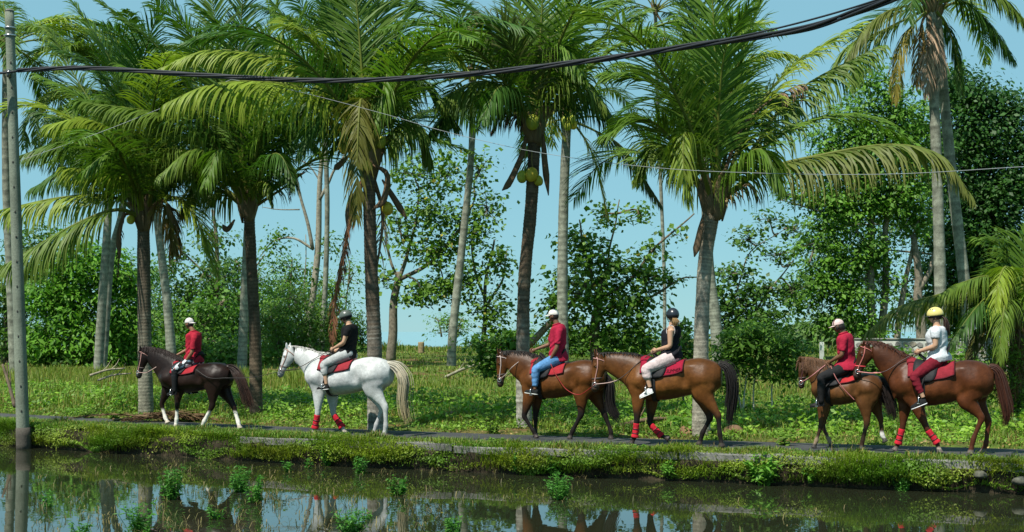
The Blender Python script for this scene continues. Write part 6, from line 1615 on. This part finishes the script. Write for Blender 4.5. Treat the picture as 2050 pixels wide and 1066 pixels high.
    for nm, sd in (('n', 1), ('f', -1)):
        J = legs[nm]; A, T_ = J[2], J[3]; d = norm((T_ - A) * np.array((1, 1, 0))); toe = T_.copy()
        up = np.array((0, 0, 1.)); heel = A - d * .055; heel[2] = A[2] - .075
        toe = heel + norm(toe + np.array((0, 0, -.01)) - heel) * .265 * k
        fd = norm(toe - heel); lt = norm(np.cross(up, fd)); upn = np.cross(fd, lt)
        def shoe_rings(z0, z1s, wsc):
            R = []
            for f in np.linspace(0, 1, 12):
                c = heel + fd * (f * .265 * k); w = np.interp(f, [0, .08, .3, .55, .75, .93, 1], [.02, .032, .033, .038, .046, .032, .012]) * k * wsc; h = np.interp(f, [0, .1, .3, .5, .75, .95, 1], z1s) * k
                th = np.linspace(0, math.pi, 9); top = [c + lt * (math.cos(a) * w) + upn * (z0 + h * math.sin(a)) for a in th]
                R.append(top + [c - lt * w + upn * (z0 - .004), c + lt * w + upn * (z0 - .004)])
            return np.array(R)
        g = G(); loft(g, shoe_rings(.0, [.06, .085, .09, .07, .05, .04, .02], 1.0), fw['col']); 
        if fw.get('boot'):
            leg_t = np.linspace(fw['boot'], 2.0, 16); Cc = np.stack([np.interp(leg_t, [0, 1, 2], [J[0][i], J[1][i], J[2][i]]) for i in range(3)], 1)
            Cc = np.concatenate([Cc, [A + np.array((0, 0, -.06))]])
            tube(g, Cc, np.interp(np.linspace(0, 1, 17), [0, .4, .8, 1], [.074, .072, .055, .05]) * k, 14, fw['col'])
        so = g.build("boot" if fw.get('boot') else "shoe", M['leather'] if fw.get('boot') else M['cloth'], root)
        g = G(); loft(g, shoe_rings(-.016, [.016] * 7, 1.08), fw['sole']); g.build("sole", M['cloth'], so)
        if fw.get('flash') is not None:
            g = G(); s0 = heel + fd * .09 + upn * .05 + lt * .036 * sd * (1 if (lt[1] * sd) * sd > 0 else -1)
            ll_ = lt if lt[1] > 0 else -lt
            P = [heel + fd * .06 + upn * .055 + ll_ * .034 * sd, heel + fd * .10 + upn * .028 + ll_ * .037 * sd, heel + fd * .19 + upn * .045 + ll_ * .036 * sd]
            tube(g, bez(P, 8), np.array((.002, .005, .008, .009, .008, .006, .004, .002)), 6, fw['flash']); g.build("stripe", M['cloth'], so)
    def hand_pos(i): return palms[i][0] + palms[i][1] * .035
    return root, [hand_pos(0), hand_pos(1)], legs, (v, )

def foot_of(legs):
    J = legs['n']; d = norm((J[3] - J[2]) * np.array((1, 1, 0))); p = J[2] + d * .075; p = p.copy(); p[2] = J[2][2] - .10
    return p
# ------------------------------------------------------------------ riders, saddles, bridles
LOCAL = (.20, .095, .05); FAIR = (.44, .26, .165)
RED = (.34, .018, .035)
S1 = dict(seed=1, skin=LOCAL, k=.95, spine=[(562, 452), (560, 405), (562, 345), (562, 280), (556, 245)], head=(530, 185), look=(.0, .05), hs=.95,
          arm_n=dict(p=[(570, 285), (548, 410), (497, 478)], l=(.18, .25, .22)), arm_f=dict(p=[(545, 285), (512, 385), (432, 425)], l=(.18, .23, .1)),
          leg=[(560, 468), (418, 532), (418, 690), (372, 722)], hat=('cap', (.66, .62, .60), True), shirt=dict(col=RED, sleeve=.78, collar=True, flare=.02), trousers=dict(col=(.02, .022, .026), end=1.7, print=1), shoes=dict(col=(.012, .012, .013), sole=(.01, .01, .01), boot=1.12))
R1 = make_rider("person", "guide in red shirt and backwards white cap on the leading dark horse", F1, H1, S1)
S2 = dict(seed=2, skin=FAIR, k=1.0, spine=[(585, 412), (590, 370), (602, 310), (604, 245), (598, 212)], head=(577, 165), look=(.12, .28), hs=.98,
          arm_n=dict(p=[(592, 245), (560, 345), (488, 384)], l=(.19, .24, .10)), arm_f=dict(p=[(622, 245), (632, 350), (520, 392)], l=(.18, .22, .06)),
          leg=[(590, 425), (420, 498), (438, 640), (365, 672)], hat=('helmet', (.085, .10, .085), (.05, .055, .05)), shirt=dict(col=(.011, .011, .012), sleeve=.5), trousers=dict(col=(.36, .37, .365), end=1.52, wide=1.08), shoes=dict(col=(.013, .013, .013), sole=(.5, .5, .48), flash=(.75, .75, .75)))
R2 = make_rider("person", "rider in black shirt, grey trousers and dark helmet on the white horse", F2, H2, S2)
S3 = dict(seed=3, skin=(.16, .075, .04), k=.98, spine=[(540, 432), (537, 385), (540, 320), (541, 245), (530, 205)], head=(510, 148), look=(.0, .02), hs=.97,
          arm_n=dict(p=[(552, 240), (530, 372), (488, 445)], l=(.18, .25, .24)), arm_f=dict(p=[(520, 240), (480, 345), (385, 378)], l=(.18, .23, .1)),
          leg=[(535, 445), (385, 515), (382, 655), (325, 668)], hat=('cap', (.68, .64, .58), False), shirt=dict(col=(.34, .016, .045), sleeve=.78, collar=True, flare=.015), trousers=dict(col=(.09, .22, .42), end=1.84, wide=1.1), shoes=dict(col=(.015, .016, .016), sole=(.6, .6, .55)))
R3 = make_rider("person", "guide in crimson shirt, blue jeans and cream cap on the bay horse", F3, H3, S3)
S4 = dict(seed=4, skin=FAIR, k=1.0, build=1.0, bust=.22, spine=[(598, 418), (590, 370), (592, 310), (608, 250), (604, 205)], head=(606, 152), look=(-1.0, -.05), hs=1.0, hair=(.18, .11, .045), bun=.10,
          arm_n=dict(p=[(592, 245), (590, 358), (500, 380)], l=(.19, .22, .10)), arm_f=dict(p=[(620, 245), (615, 350), (500, 385)], l=(.18, .2, .05)), arm_k=1.05,
          leg=[(605, 435), (420, 515), (452, 640), (395, 700)], hat=('helmet', (.018, .022, .03)), shirt=dict(col=(.012, .012, .016), tank=True, trim=(.6, .55, .53), flare=.02), trousers=dict(col=(.50, .405, .395), end=1.55, wide=1.12), shoes=dict(col=(.72, .72, .70), sole=(.75, .75, .72)), leg_k=1.1)
R4 = make_rider("person", "woman in black vest and pale pink trousers looking away, black helmet", F4, H4, S4)
S5 = dict(seed=5, skin=(.15, .07, .036), k=.95, spine=[(402, 458), (402, 420), (400, 360), (392, 290), (380, 250)], head=(352, 205), look=(-.05, .25), hs=.95, hair=(.012, .009, .008), shag=True,
          arm_n=dict(p=[(385, 285), (372, 395), (302, 432)], l=(.18, .24, .08)), arm_f=dict(p=[(375, 285), (360, 395), (300, 436)], l=(.18, .24, .05)),
          leg=[(402, 475), (238, 535), (240, 685), (195, 718)], hat=('cap', (.62, .46, .44), False, .15, (.10, .05, .05)), shirt=dict(col=(.33, .016, .04), sleeve=.75, collar=True, flare=.03), trousers=dict(col=(.018, .018, .019), end=1.85), shoes=dict(col=(.014, .013, .013), sole=(.008, .008, .008), boot=1.25))
R5 = make_rider("person", "guide in red shirt, black trousers and pinkish cap on the tan pony", F5, H5, S5)
S6 = dict(seed=6, skin=FAIR, k=1.03, build=1.04, bust=.25, spine=[(612, 405), (605, 365), (604, 305), (602, 240), (598, 200)], head=(588, 142), look=(.0, .1), hs=1.0, hair=(.035, .018, .012), bun=.26,
          arm_n=dict(p=[(592, 235), (590, 335), (492, 366)], l=(.19, .23, .09)), arm_f=dict(p=[(600, 235), (590, 330), (500, 362)], l=(.19, .22, .06)), arm_k=1.08,
          leg=[(615, 420), (450, 532), (512, 668), (448, 728)], hat=('vented', (.62, .52, .17), (.02, .02, .02)), shirt=dict(col=(.54, .56, .58), sleeve=.5, flare=.02, sw=1.1), trousers=dict(col=(.16, .012, .022), end=1.78, off=.006), shoes=dict(col=(.015, .015, .016), sole=(.7, .7, .7)), leg_k=1.05)
R6 = make_rider("person", "woman in white T-shirt, maroon leggings and yellow helmet on the chestnut horse", F6, H6, S6)

PADR = (.30, .022, .03)
def mid_s(fr, cx, cy): return fr.L(cx, cy)[0]
make_saddle(H1, "black saddle under the leading guide", "red saddle pad on the dark horse", mid_s(F1, 540, 480), PADR, pad=(-.30, .34, .40), stir=foot_of(R1[2]))
make_saddle(H2, "black saddle with high cantle on the white horse", "maroon saddle pad on the white horse", mid_s(F2, 545, 440), (.24, .024, .032), pad=(-.34, .40, .42), stir=foot_of(R2[2]), tall=1.3)
make_saddle(H3, "black saddle under the guide in jeans", "red saddle pad with dark edge under the guide in jeans", mid_s(F3, 495, 460), PADR, pad=(-.32, .36, .40), stir=foot_of(R3[2]))
SD4 = make_saddle(H4, "black saddle under the woman in black vest", "crimson saddle pad lettered in black on the glossy bay", mid_s(F4, 560, 460), (.25, .01, .03), pad=(-.36, .42, .42), stir=foot_of(R4[2]))
make_saddle(H5, "black saddle on the tan pony", "bright red saddle pad on the tan pony", mid_s(F5, 360, 490), (.34, .024, .028), pad=(-.30, .30, .30), stir=foot_of(R5[2]))
make_saddle(H6, "black saddle on the chestnut horse", "maroon saddle pad on the chestnut horse", mid_s(F6, 575, 460), (.22, .02, .03), pad=(-.34, .40, .42), stir=foot_of(R6[2]), tall=1.2)
# lettering on the fourth pad, laid on its left flank
s_c = mid_s(F4, 560, 460)
cu = bpy.data.curves.new("lettering", 'FONT'); cu.body = "SUMMER"; cu.size = .10; cu.extrude = .001; cu.shear = .18
to = bpy.data.objects.new("lettering_work", cu); COL.objects.link(to)
dg = bpy.context.evaluated_depsgraph_get(); me = bpy.data.meshes.new_from_object(to.evaluated_get(dg)); bpy.data.objects.remove(to)
vv = np.zeros(len(me.vertices) * 3); me.vertices.foreach_get("co", vv); vv = vv.reshape(-1, 3)
w_ = vv[:, 0].max()
new = np.array([H4.surf(s_c - .07 - x * (.25 / w_), np.array([.385 - y * .95]), 1, .027)[0] for x, y, z in vv])
me.vertices.foreach_set("co", new.ravel())
a_ = me.color_attributes.new("Col", 'FLOAT_COLOR', 'POINT'); a_.data.foreach_set("color", np.tile((.01, .008, .01, 1), (len(new), 1)).ravel())
me.materials.append(M['cloth']); me.update()
lo = bpy.data.objects.new("lettering", me); COL.objects.link(lo)
lo.parent = [o for o in COL.objects if o.get("label") == "crimson saddle pad lettered in black on the glossy bay"][0]

PINK = (.42, .22, .19)
make_bridle(H1, "pale pink and black bridle on the dark horse", [(R1[1][1], 1), (R1[1][1], -1)], PINK, rein=(.45, .30, .26))
make_bridle(H2, "tan and black bridle on the white horse", [(R2[1][0], 1), (R2[1][1], -1)], (.40, .24, .19), sag=.10)
make_bridle(H3, "white cheek-strapped bridle on the horse of the guide in jeans", [(R3[1][1], 1), (R3[1][1], -1)], (.44, .34, .31), rein=(.34, .27, .24), sag=.02)
make_bridle(H4, "pink-strapped bridle on the glossy bay", [(R4[1][0], 1), (R4[1][1], -1)], (.42, .22, .19), rein=(.05, .035, .03), rein2=(.50, .34, .30), sag=.16)
make_bridle(H5, "dark bridle on the tan pony", [(R5[1][0], 1), (R5[1][1], -1)], (.10, .035, .035), rein=(.40, .16, .16), sag=.03)
make_bridle(H6, "red and pink bridle on the chestnut horse", [(R6[1][0], 1), (R6[1][1], -1)], (.42, .13, .11), rein=(.05, .03, .03), rein2=(.60, .22, .20), extra=(.55, .05, .06), sag=.14)
# ------------------------------------------------------------------ pole, cables, wire
Yp = 27.5
pb = np.array(((48 - 1025) / FP * Yp, Yp, WATER_Z - .3))
pole = empty("utility_pole", pb); tag(pole, "tall weathered round concrete utility pole at the left edge of the pond", "pole")
top = at(19, 24, Yp) - pb
g = G(); C = np.linspace((0, 0, 0), top, 40); tt = np.linspace(0, 1, 40)
tube(g, C, .138 - .045 * tt, 18, np.array((.19, .215, .165)) * (1 + .08 * np.sin(tt * 30))[:, None]); g.build("shaft", M['concrete'], pole)
g = G(); tube(g, np.linspace((0, 0, 0), top * .055 / 1, 4) + np.array((0, 0, .22)), [.155, .156, .155, .150], 18, (.10, .09, .075)); g.build("foot_collar", M['concrete'], pole)
g = G(); tube(g, [top, top + np.array((0, 0, .05))], [.10, .07], 14, (.2, .2, .18)); g.build("cap", M['concrete'], pole)
for f in (.945, .962):
    g = G(); c = top * f; tube(g, [c, c + np.array((0, 0, .035))], .118, 16, (.5, .5, .5)); g.build("clamp_band", M['metal'], pole)
for j in range(16):
    f = .06 + j * .055; c = top * f; g = G(); r_ = .138 - .045 * f
    ball(g, c + np.array((.02 + .01 * math.sin(j), -r_ + .002, 0)), (.018, .008, .03), (.05, .05, .045), 8, 6); g.build("step_hole", M['concrete'], pole)
g = G(); box(g, top * .86 + np.array((.0, -.13, 0)), (.06, .10, .16), col=(.25, .25, .25)); g.build("cable_bracket", M['metal'], pole)

def bundle(name, label, path, r, strands, twist, off, thin=None):
    P = bez([at(px, py, Y) for px, py, Y in path], 220)
    T = norm(np.gradient(P, axis=0)); U = norm(np.cross(T, UP)); V = np.cross(U, T)
    root = empty(name, P[0]); tag(root, label, "cable", "overhead cables")
    s = np.concatenate([[0], np.cumsum(np.linalg.norm(np.diff(P, axis=0), axis=1))])
    for k in range(strands):
        a = 2 * math.pi * k / strands + s * twist + .5 * np.sin(s * .9)
        Q = P + U * (np.cos(a) * off)[:, None] + V * (np.sin(a) * off)[:, None] - P[0]
        g = G(); tube(g, Q, r, 8, (.018, .02, .024)); g.build("strand", M['rubber'], root)
    return root
bundle("overhead_cable", "thick twisted black cable bundle sagging across the whole view", [(36, 141, 27.3), (180, 137, 26.5), (420, 152, 25.2), (660, 162, 23.9), (900, 152, 22.6), (1150, 126, 21.2), (1400, 90, 19.6), (1600, 60, 18.1), (1720, 22, 17.1), (1850, -25, 15.9), (2000, -90, 14.6)], .021, 4, 1.6, .030)
bundle("overhead_cable", "thin single black cable beside the bundle at upper right", [(1440, 82, 19.2), (1560, 56, 18.2), (1680, 24, 17.2), (1800, -14, 16.2)], .014, 1, 0, 0)
bundle("overhead_cable", "short black cable leaving the pole leftwards", [(34, 143, 27.3), (10, 146, 27.2), (-40, 150, 27)], .02, 2, 1, .02)
g = G(); P = bez([at(*p) for p in [(455, 158, 26), (580, 180, 25.5), (760, 226, 24.6), (900, 266, 23.8), (1080, 306, 22.8), (1300, 335, 21.5), (1520, 347, 20.2), (1780, 349, 18.8), (2070, 333, 17.2)]], 120)
tube(g, P - P[0], .0050, 6, (.22, .24, .24)); o = g.build("service_wire", M['rubber']); o.location = P[0]; tag(o, "thin pale service wire sagging through the palm crowns", "wire")
g = G(); P = bez([at(*p) for p in [(40, 322, 27.3), (220, 258, 26.8), (462, 160, 26.2)]], 40)
tube(g, P - P[0], .0045, 6, (.34, .36, .36)); o = g.build("service_wire", M['rubber']); o.location = P[0]; tag(o, "faint thin wire rising from the utility pole into the second palm", "wire")

# ------------------------------------------------------------------ lead ropes
def rope(label, pts, col, r=.009):
    P = bez(pts, 40); g = G(); tube(g, P - P[0], r, 6, col); o = g.build("lead_rope", M['strap']); o.location = P[0]; tag(o, label, "rope", "lead ropes between horses"); return o
def W(fr, p):
    p = np.asarray(p, float)
    return fr.o + p[0] * np.array((-fr.c, fr.sn, 0)) + p[1] * np.array((-fr.sn, -fr.c, 0)) + p[2] * np.array((0, 0, 1.))
def bitw(H): return W(H.fr, H.head_pt(.82, 0.0, .03))
rope("dark lead rope from the leading horse back to the white horse", [W(F1, F1.L(575, 530, .34)), W(F1, F1.L(680, 596, .36)), W(F1, F1.L(810, 598, .30)), W(F1, F1.L(1000, 594, .12)), bitw(H2)], (.02, .018, .018), .006)
rope("red lead rope looping along the bay's flank to the glossy bay's bit", [W(F3, F3.L(490, 478, .30)), W(F3, F3.L(530, 560, .345)), W(F3, F3.L(600, 655, .35)), W(F3, F3.L(690, 688, .40)), bitw(H4)], (.30, .025, .02), .0075)
rope("pink rope hanging loose over the pony's saddle and flank", [W(F5, F5.L(300, 462, .26)), W(F5, F5.L(335, 540, .33)), W(F5, F5.L(385, 610, .345)), W(F5, F5.L(455, 683, .33))], (.30, .10, .09), .008)

# ------------------------------------------------------------------ garden wall, posts, stump, debris, rocks
def stone_blob(seed, s, flat=.7):
    r = np.random.default_rng(seed); g = G()
    k = r.normal(0, 1, (5, 3)) * 2.2; ph = r.uniform(0, 6, 5)
    def fn(d, p):
        n = sum(np.sin(d @ k[i] + ph[i]) for i in range(5)) * .12 + .06 * np.sign(np.sin(d @ k[0] * 1.3 + ph[1]))
        return p * (1 + n)[:, None]
    ball(g, (0, 0, 0), np.array((1, .9, flat)) * s, (1, 1, 1), 12, 8, fn=fn)
    return g
Yw = 62.0
w0, w1 = at(1712, 0, Yw + 1), at(2100, 0, Yw - 3)
gzw = float(gz(w0[0], Yw)); wall = empty("garden_wall", (w0[0], w0[1], gzw - .1)); tag(wall, "pale mortared rubble-stone garden wall behind the last rider", "wall")
dvec = (w1 - w0) * np.array((1, 1, 0)); WL = np.linalg.norm(dvec); wd = dvec / WL; wn_ = np.array((wd[1], -wd[0], 0)); WH = 1.62
rotw = np.stack([wd, -wn_, UP], 1)
g = G(); box(g, wd * WL / 2 + UP * WH / 2, (WL, .22, WH), rot=rotw, col=(.30, .32, .28)); g.build("mortar_core", M['concrete'], wall)
g = G(); box(g, wd * WL / 2 + UP * (WH + .04), (WL, .30, .08), rot=rotw, col=(.22, .23, .20)); g.build("coping", M['concrete'], wall)
shapes = []
for k in range(6):
    r = np.random.default_rng(k); n = 7; g = G(); a = np.linspace(0, 2 * math.pi, n, endpoint=False) + r.normal(0, .12, n)
    rad = r.uniform(.75, 1.1, n); base = np.stack([np.cos(a) * rad, np.zeros(n), np.sin(a) * rad * .75], 1)
    R = np.array([base * 1.0, base * .96 + (0, -.03 / .17, 0), base * .72 + (0, -.045 / .17, 0)]) * .17
    cc = (.20, .195, .18) if k % 3 else (.27, .24, .19)
    loft(g, R, cc); shapes.append(g.mesh("stone", False)); shapes[-1].materials.append(M['stone'])
random.seed(3); row = 0; z = .12
while z < WH - .06:
    x = .1 + (row % 2) * .14
    while x < WL * .82:
        o = bpy.data.objects.new("stone", shapes[random.randrange(6)]); COL.objects.link(o); o.parent = wall
        p = wd * x + wn_ * .105 + UP * (z + random.uniform(-.02, .02)); o.location = p
        o.rotation_euler = (0, random.uniform(-.4, .4), math.atan2(wd[1], wd[0])); sc = random.uniform(.9, 1.15); o.scale = (sc, 1, sc)
        x += .34 + random.uniform(-.02, .05)
    z += .255; row += 1

def post(label, px, py_top, py_bot, Y, w, col, name="fence_post", rough=False):
    X = (px - 1025) / FP * Y; b = np.array((X, Y, float(gz(X, Y)) - .05)); h = CAMZ - (py_top - HOR) / FP * Y - b[2]
    g = G()
    if rough: tube(g, bez([(0, 0, 0), (.01, 0, h * .5), (0, 0, h)], 8), np.array((1.1, 1, .98, 1, 1, .97, .96, .9)) * w / 2, 12, col)
    else:
        for k, (a, b2) in enumerate([(0, h - .03), (h - .03, h)]):
            s = w / 2 * (1 if k == 0 else .85); box(g, (0, 0, (a + b2) / 2), (2 * s, 2 * s, b2 - a), col=col)
    o = g.build(name, M['bark'] if rough else M['concrete'], smoothed=rough); o.location = b; tag(o, label, "post")
    return o
post("weathered sawn tree stump post standing on the field's crest", 843, 685, 705, 100, .5, (.26, .20, .11), "stump_post", True)
post("white concrete fence post behind the pony's mane", 1645, 685, 722, 76, .22, (.52, .55, .50))
post("pale fence post seen past the woman in the black vest", 1330, 684, 702, 105, .42, (.5, .52, .48))
post("small pale post on the far field left of the shrub", 1462, 690, 704, 110, .35, (.5, .52, .48))

# heap of dry palm fronds on the lane's far edge
hb = ground_pt(330, 846); heap = empty("frond_heap", hb); tag(heap, "heap of dry brown palm fronds lying beyond the lane under the dark horse", "frond heap")
for k in range(9):
    r = np.random.default_rng(k + 40); a = r.normal(0, .22) + (math.pi if k % 2 else 0) + .35; ln = r.uniform(1.0, 1.9); o0 = np.array((r.normal(0, .6), r.normal(.15, .2), .03 + .015 * k))
    d = np.array((math.cos(a), -abs(math.sin(a)) * .5, 0)); P = [o0 - d * ln * .5, o0 + (0, 0, .05), o0 + d * ln * .5 - (0, 0, .02)]
    frond_mesh(P, ll=.5, n=34, hang=.25, col=(.105, .07, .036) if k % 3 else (.07, .045, .026), rachis_col=(.16, .11, .06), r0=.022, start=.05, wid=.022, ragged=.2, seed=k, vup=.15).build("dry_frond", M['dry'], heap)

def log(label, p0, p1, Y0, Y1, r, col=(.17, .13, .09), name="fallen_branch", rise=.05):
    a, b = np.array((*((p0[0] - 1025) / FP * Y0,), Y0, 0)), np.array(((p1[0] - 1025) / FP * Y1, Y1, 0))
    a[2] = CAMZ - (p0[1] - HOR) / FP * Y0; b[2] = CAMZ - (p1[1] - HOR) / FP * Y1
    a[2] = max(a[2], gz(a[0], a[1]) + r * .6); b[2] = max(b[2], gz(b[0], b[1]) + r * .6)
    g = G(); m = (a + b) / 2 + (0, 0, rise); C = bez([a, m, b], 16) - a
    tube(g, C, r * np.linspace(1, .55, 16) * (1 + .08 * np.sin(np.arange(16) * 1.7)), 9, col)
    d = b - a
    for t in (.35, .6): tube(g, bez([d * t + (0, 0, rise), d * (t + .12) + (0, .1, .16), d * (t + .2) + (0, .12, .3)], 6), [r * .4, r * .35, r * .3, r * .25, r * .2, r * .1], 6, col)
    o = g.build(name, M['bark']); o.location = a; tag(o, label, "branch"); return o
log("grey fallen branch behind the bay horses' tails", (890, 768), (962, 728), 52, 50, .07, (.30, .28, .20))
log("dark fallen log behind the glossy bay's forelegs", (1240, 855), (1335, 838), 26.3, 26.6, .06, (.16, .11, .07))
log("pale dead branch lying before the bushes on the left", (180, 752), (250, 738), 34.5, 35, .035, (.33, .29, .21))
log("second pale dead branch under the left bushes", (196, 762), (262, 748), 33.5, 33.2, .03, (.28, .24, .18))
log("thin crooked dead stem leaning left of the utility pole", (30, 815), (5, 730), 32, 32.5, .05, (.13, .10, .07))
for k, (px, py, s, lab, col) in enumerate([(905, 846, .26, "largest brown boulder on the lane's far edge behind the white horse", (.20, .145, .075)), (948, 848, .15, "smaller brown boulder right of the largest one", (.18, .125, .065)), (884, 852, .10, "small earthy stone left of the brown boulders", (.16, .11, .06)),
                                           (1378, 872, .16, "reddish soil clod at the nearest palm's foot", (.20, .12, .065)), (1470, 872, .20, "reddish soil clod right of the nearest palm", (.18, .11, .06))]):
    g = stone_blob(k + 5, s, .62); g.c[0][:] = col
    b = ground_pt(px, py); o = g.build("boulder", M['stone']); o.location = (b[0], b[1], s * .3); tag(o, lab, "boulder", "earthy stones beyond the lane")
for k, (px, z, s, lab) in enumerate([(1962, -.16, .10, "pale rock bedded in the bank near the right edge"), (2042, -.24, .12, "large grey rock in the bank at the right edge"), (1745, -.08, .07, "grey rock under the kerb below the pony"), (1870, -.3, .05, "small rock low in the bank below the chestnut horse")]):
    X = (px - 1025) / FP * 20.6; Yb = float(bank_y(X)); X = (px - 1025) / FP * Yb
    g = stone_blob(k + 30, s, .62); g.c[0][:] = (.11, .11, .085); o = g.build("bank_rock", M['stone']); o.location = (X, Yb - .02, z); tag(o, lab, "rock", "rocks in the pond bank")

# ------------------------------------------------------------------ pond plants
def water_plant(label, px, py, h, w, n, size, col, aspect=.3, seed=0, z=WATER_Z, at_bank=None, name="pond_plant", group="leafy plants standing in the pond"):
    r = np.random.default_rng(seed + 500)
    if at_bank is None: b = ground_pt(px, py, z)
    else:
        Yb = 22.0
        for _ in range(4): X = (px - 1025) / FP * Yb; Yb = float(bank_y(X)) - at_bank
        b = np.array((X, Yb, CAMZ - (py - HOR) / FP * Yb))
    root = empty(name, b); tag(root, label, "plant", group)
    if name == 'pond_plant': h *= 1.25; w *= 1.35; n = int(n * 1.5)
    st = G(); lg = G(); P_, D_, S_ = [], [], []
    ns = max(4, int(n / 28))
    for k in range(ns):
        a = r.uniform(0, 6.28); rr_ = w * r.random() ** .6; hh = h * r.uniform(.55, 1.05)
        tip = np.array((math.cos(a) * rr_, math.sin(a) * rr_, hh)); foot = np.array((math.cos(a) * rr_ * .3, math.sin(a) * rr_ * .3, -.06))
        C = bez([foot, foot * .5 + tip * .5 + r.normal(0, .02, 3), tip], 12); tube(st, C, np.linspace(.006, .002, 12), 4, np.array(col) * 1.1, cap=False)
        for q in range(int(n / ns)):
            t = r.uniform(.2, 1); p = C[int(t * 11)]; an = r.uniform(0, 6.28); d = np.array((math.cos(an), math.sin(an), r.uniform(-.2, .7)))
            s = size * r.uniform(.6, 1.25) * (1.15 - .4 * t); P_.append(p + norm(d) * s * .5); D_.append(d); S_.append(s)
    P_, D_, S_ = np.array(P_), np.array(D_), np.array(S_)
    nn = r.normal(0, .4, P_.shape) + (0, -.1, 1)
    c = np.array(col) * r.uniform(.7, 1.3, (len(P_), 1))
    leaf_quads(lg, P_, S_, nn, D_, c, aspect=aspect)
    st.build("stems", M['leaf'], root); tag(lg.build("foliage", M['leaf'], root, smoothed=False), kind="stuff")
    return root
PG = (.065, .20, .026); PB = (.13, .29, .035)
for k, (px, py, h, w, n, lab) in enumerate([(343, 1000, .40, .17, 520, "bushiest pond plant, left of centre in the water"), (478, 985, .36, .15, 380, "pond plant right of the bushiest one"), (512, 1008, .34, .13, 300, "pond plant nearest right of the pair in mid water"),
        (280, 1068, .30, .25, 420, "low spreading pond plant at the bottom edge left"), (720, 948, .26, .12, 200, "small pond plant below the white horse's hind legs"), (797, 992, .26, .15, 260, "feathery pond plant below the white horse's tail"),
        (700, 1066, .26, .22, 420, "pond plant at the bottom edge below the white horse"), (905, 1068, .18, .14, 180, "tiny pond plant at the bottom edge centre"), (1122, 1000, .32, .19, 420, "rounded pond plant below the bay horse"), (432, 1040, .16, .09, 110, "small sprig between the two bushy pond plants"),
        (103, 1015, .26, .10, 90, "thin straggly pond plant right of the pole's reflection"), (160, 1070, .12, .12, 110, "tiny weed at the bottom left corner"), (248, 905, .18, .06, 60, "small green sprig near the left bank"), (580, 945, .18, .10, 110, "small sprig off the bank below the dark horse's tail"), (620, 938, .16, .08, 80, "tiny sprig beside the bank below the white horse's head")]):
    water_plant(lab, px, py, h, w, n, .085, PG, seed=k)
water_plant("large broad-leaved bright green plant on the bank below the nearest palm", 1530, 965, .52, .36, 420, .15, PB, .42, 40, at_bank=.12, name="bank_plant", group="leafy plants on the pond bank")
water_plant("bright fine-leaved plant low on the bank below the pony", 1805, 985, .30, .18, 420, .06, (.07, .2, .03), .5, 41, at_bank=.1, name="bank_plant", group="leafy plants on the pond bank")
water_plant("upright leafy plant on the bank below the white horse's forelegs", 655, 930, .42, .14, 380, .08, PG, .35, 42, at_bank=.1, name="bank_plant", group="leafy plants on the pond bank")
water_plant("leafy plant on the bank below the bay horse's forelegs", 1112, 950, .40, .18, 360, .085, PG, .4, 43, at_bank=.1, name="bank_plant", group="leafy plants on the pond bank")
water_plant("small light green rosette on the bank below the glossy bay", 1338, 945, .22, .14, 110, .12, PB, .3, 44, at_bank=.12, name="bank_plant", group="leafy plants on the pond bank")
water_plant("small broad-leaved sprig on the bank under the pony's forelegs", 1622, 960, .24, .10, 90, .11, PB, .4, 45, at_bank=.12, name="bank_plant", group="leafy plants on the pond bank")
water_plant("leafy weed on the bank left of the bay horse", 1030, 935, .26, .14, 160, .08, PG, .4, 46, at_bank=.1, name="bank_plant", group="leafy plants on the pond bank")
for k, (px, py, h, lab) in enumerate([(1570, 893, .25, "light green leafy weed at the lane's far edge left of the pony"), (440, 835, .2, "yellow-green weed on the far verge under the dark horse"), (180, 838, .26, "yellow-green weed beyond the lane near the pole"), (225, 840, .24, "second yellow-green weed beyond the lane near the pole"), (1165, 862, .40, "tall bright green weed between the two bay horses"), (985, 868, .3, "bright green weed behind the lane left of the bay horse"), (600, 845, .45, "yellow-green leafy weed behind the white horse's chest"), (1000, 893, .16, "single broad-leaved weed on the kerb verge")]):
    b = ground_pt(px, py); 
    water_plant(lab, px, py, h, .2, 170, .12, (.14, .24, .03), .4, 60 + k, z=0.0, name="verge_weed", group="bright weeds along the lane")

# dry rice stubble in the shallow water
def stubble():
    g = G(); r = np.random.default_rng(9)
    for (x0, x1, y0, y1, n, den) in [(60, 560, 935, 1075, 1300, .5), (520, 900, 945, 1075, 1000, .5), (900, 1200, 935, 1010, 200, .5), (200, 1000, 905, 945, 500, .4), (1250, 2050, 1000, 1070, 60, .3)]:
        py = r.uniform(y0, y1, n); px = r.uniform(x0, x1, n)
        keep = wob(px * .016, py * .05, 3) + r.normal(0, .3, n) > .0; px, py = px[keep], py[keep]; n = len(px)
        Y = FP * (CAMZ - WATER_Z) / (py - HOR); X = (px - 1025) / FP * Y
        base = np.stack([X, Y, np.full(n, WATER_Z - .02)], 1)
        t = r.random((n, 1)); c = np.array((.24, .19, .08)) * t + np.array((.085, .10, .028)) * (1 - t)
        blades(g, base, r.uniform(.05, .17, n), r.uniform(.007, .013, n), r.uniform(.1, 1.5, n), r.uniform(0, 6.28, n), c * r.uniform(.6, 1.2, (n, 1)))
        # bent-over straws
        k = n // 3; b2 = base[:k] + (0, 0, .05); blades(g, b2, r.uniform(.03, .09, k), r.uniform(.006, .011, k), r.uniform(1.2, 2.6, k), r.uniform(0, 6.28, k), np.tile((.24, .19, .08), (k, 1)) * r.uniform(.6, 1.2, (k, 1)))
    tag(g.build("rice_stubble", M['grass']), "dry broken rice stubble poking out of the pond", "stubble", kind="stuff")
stubble()
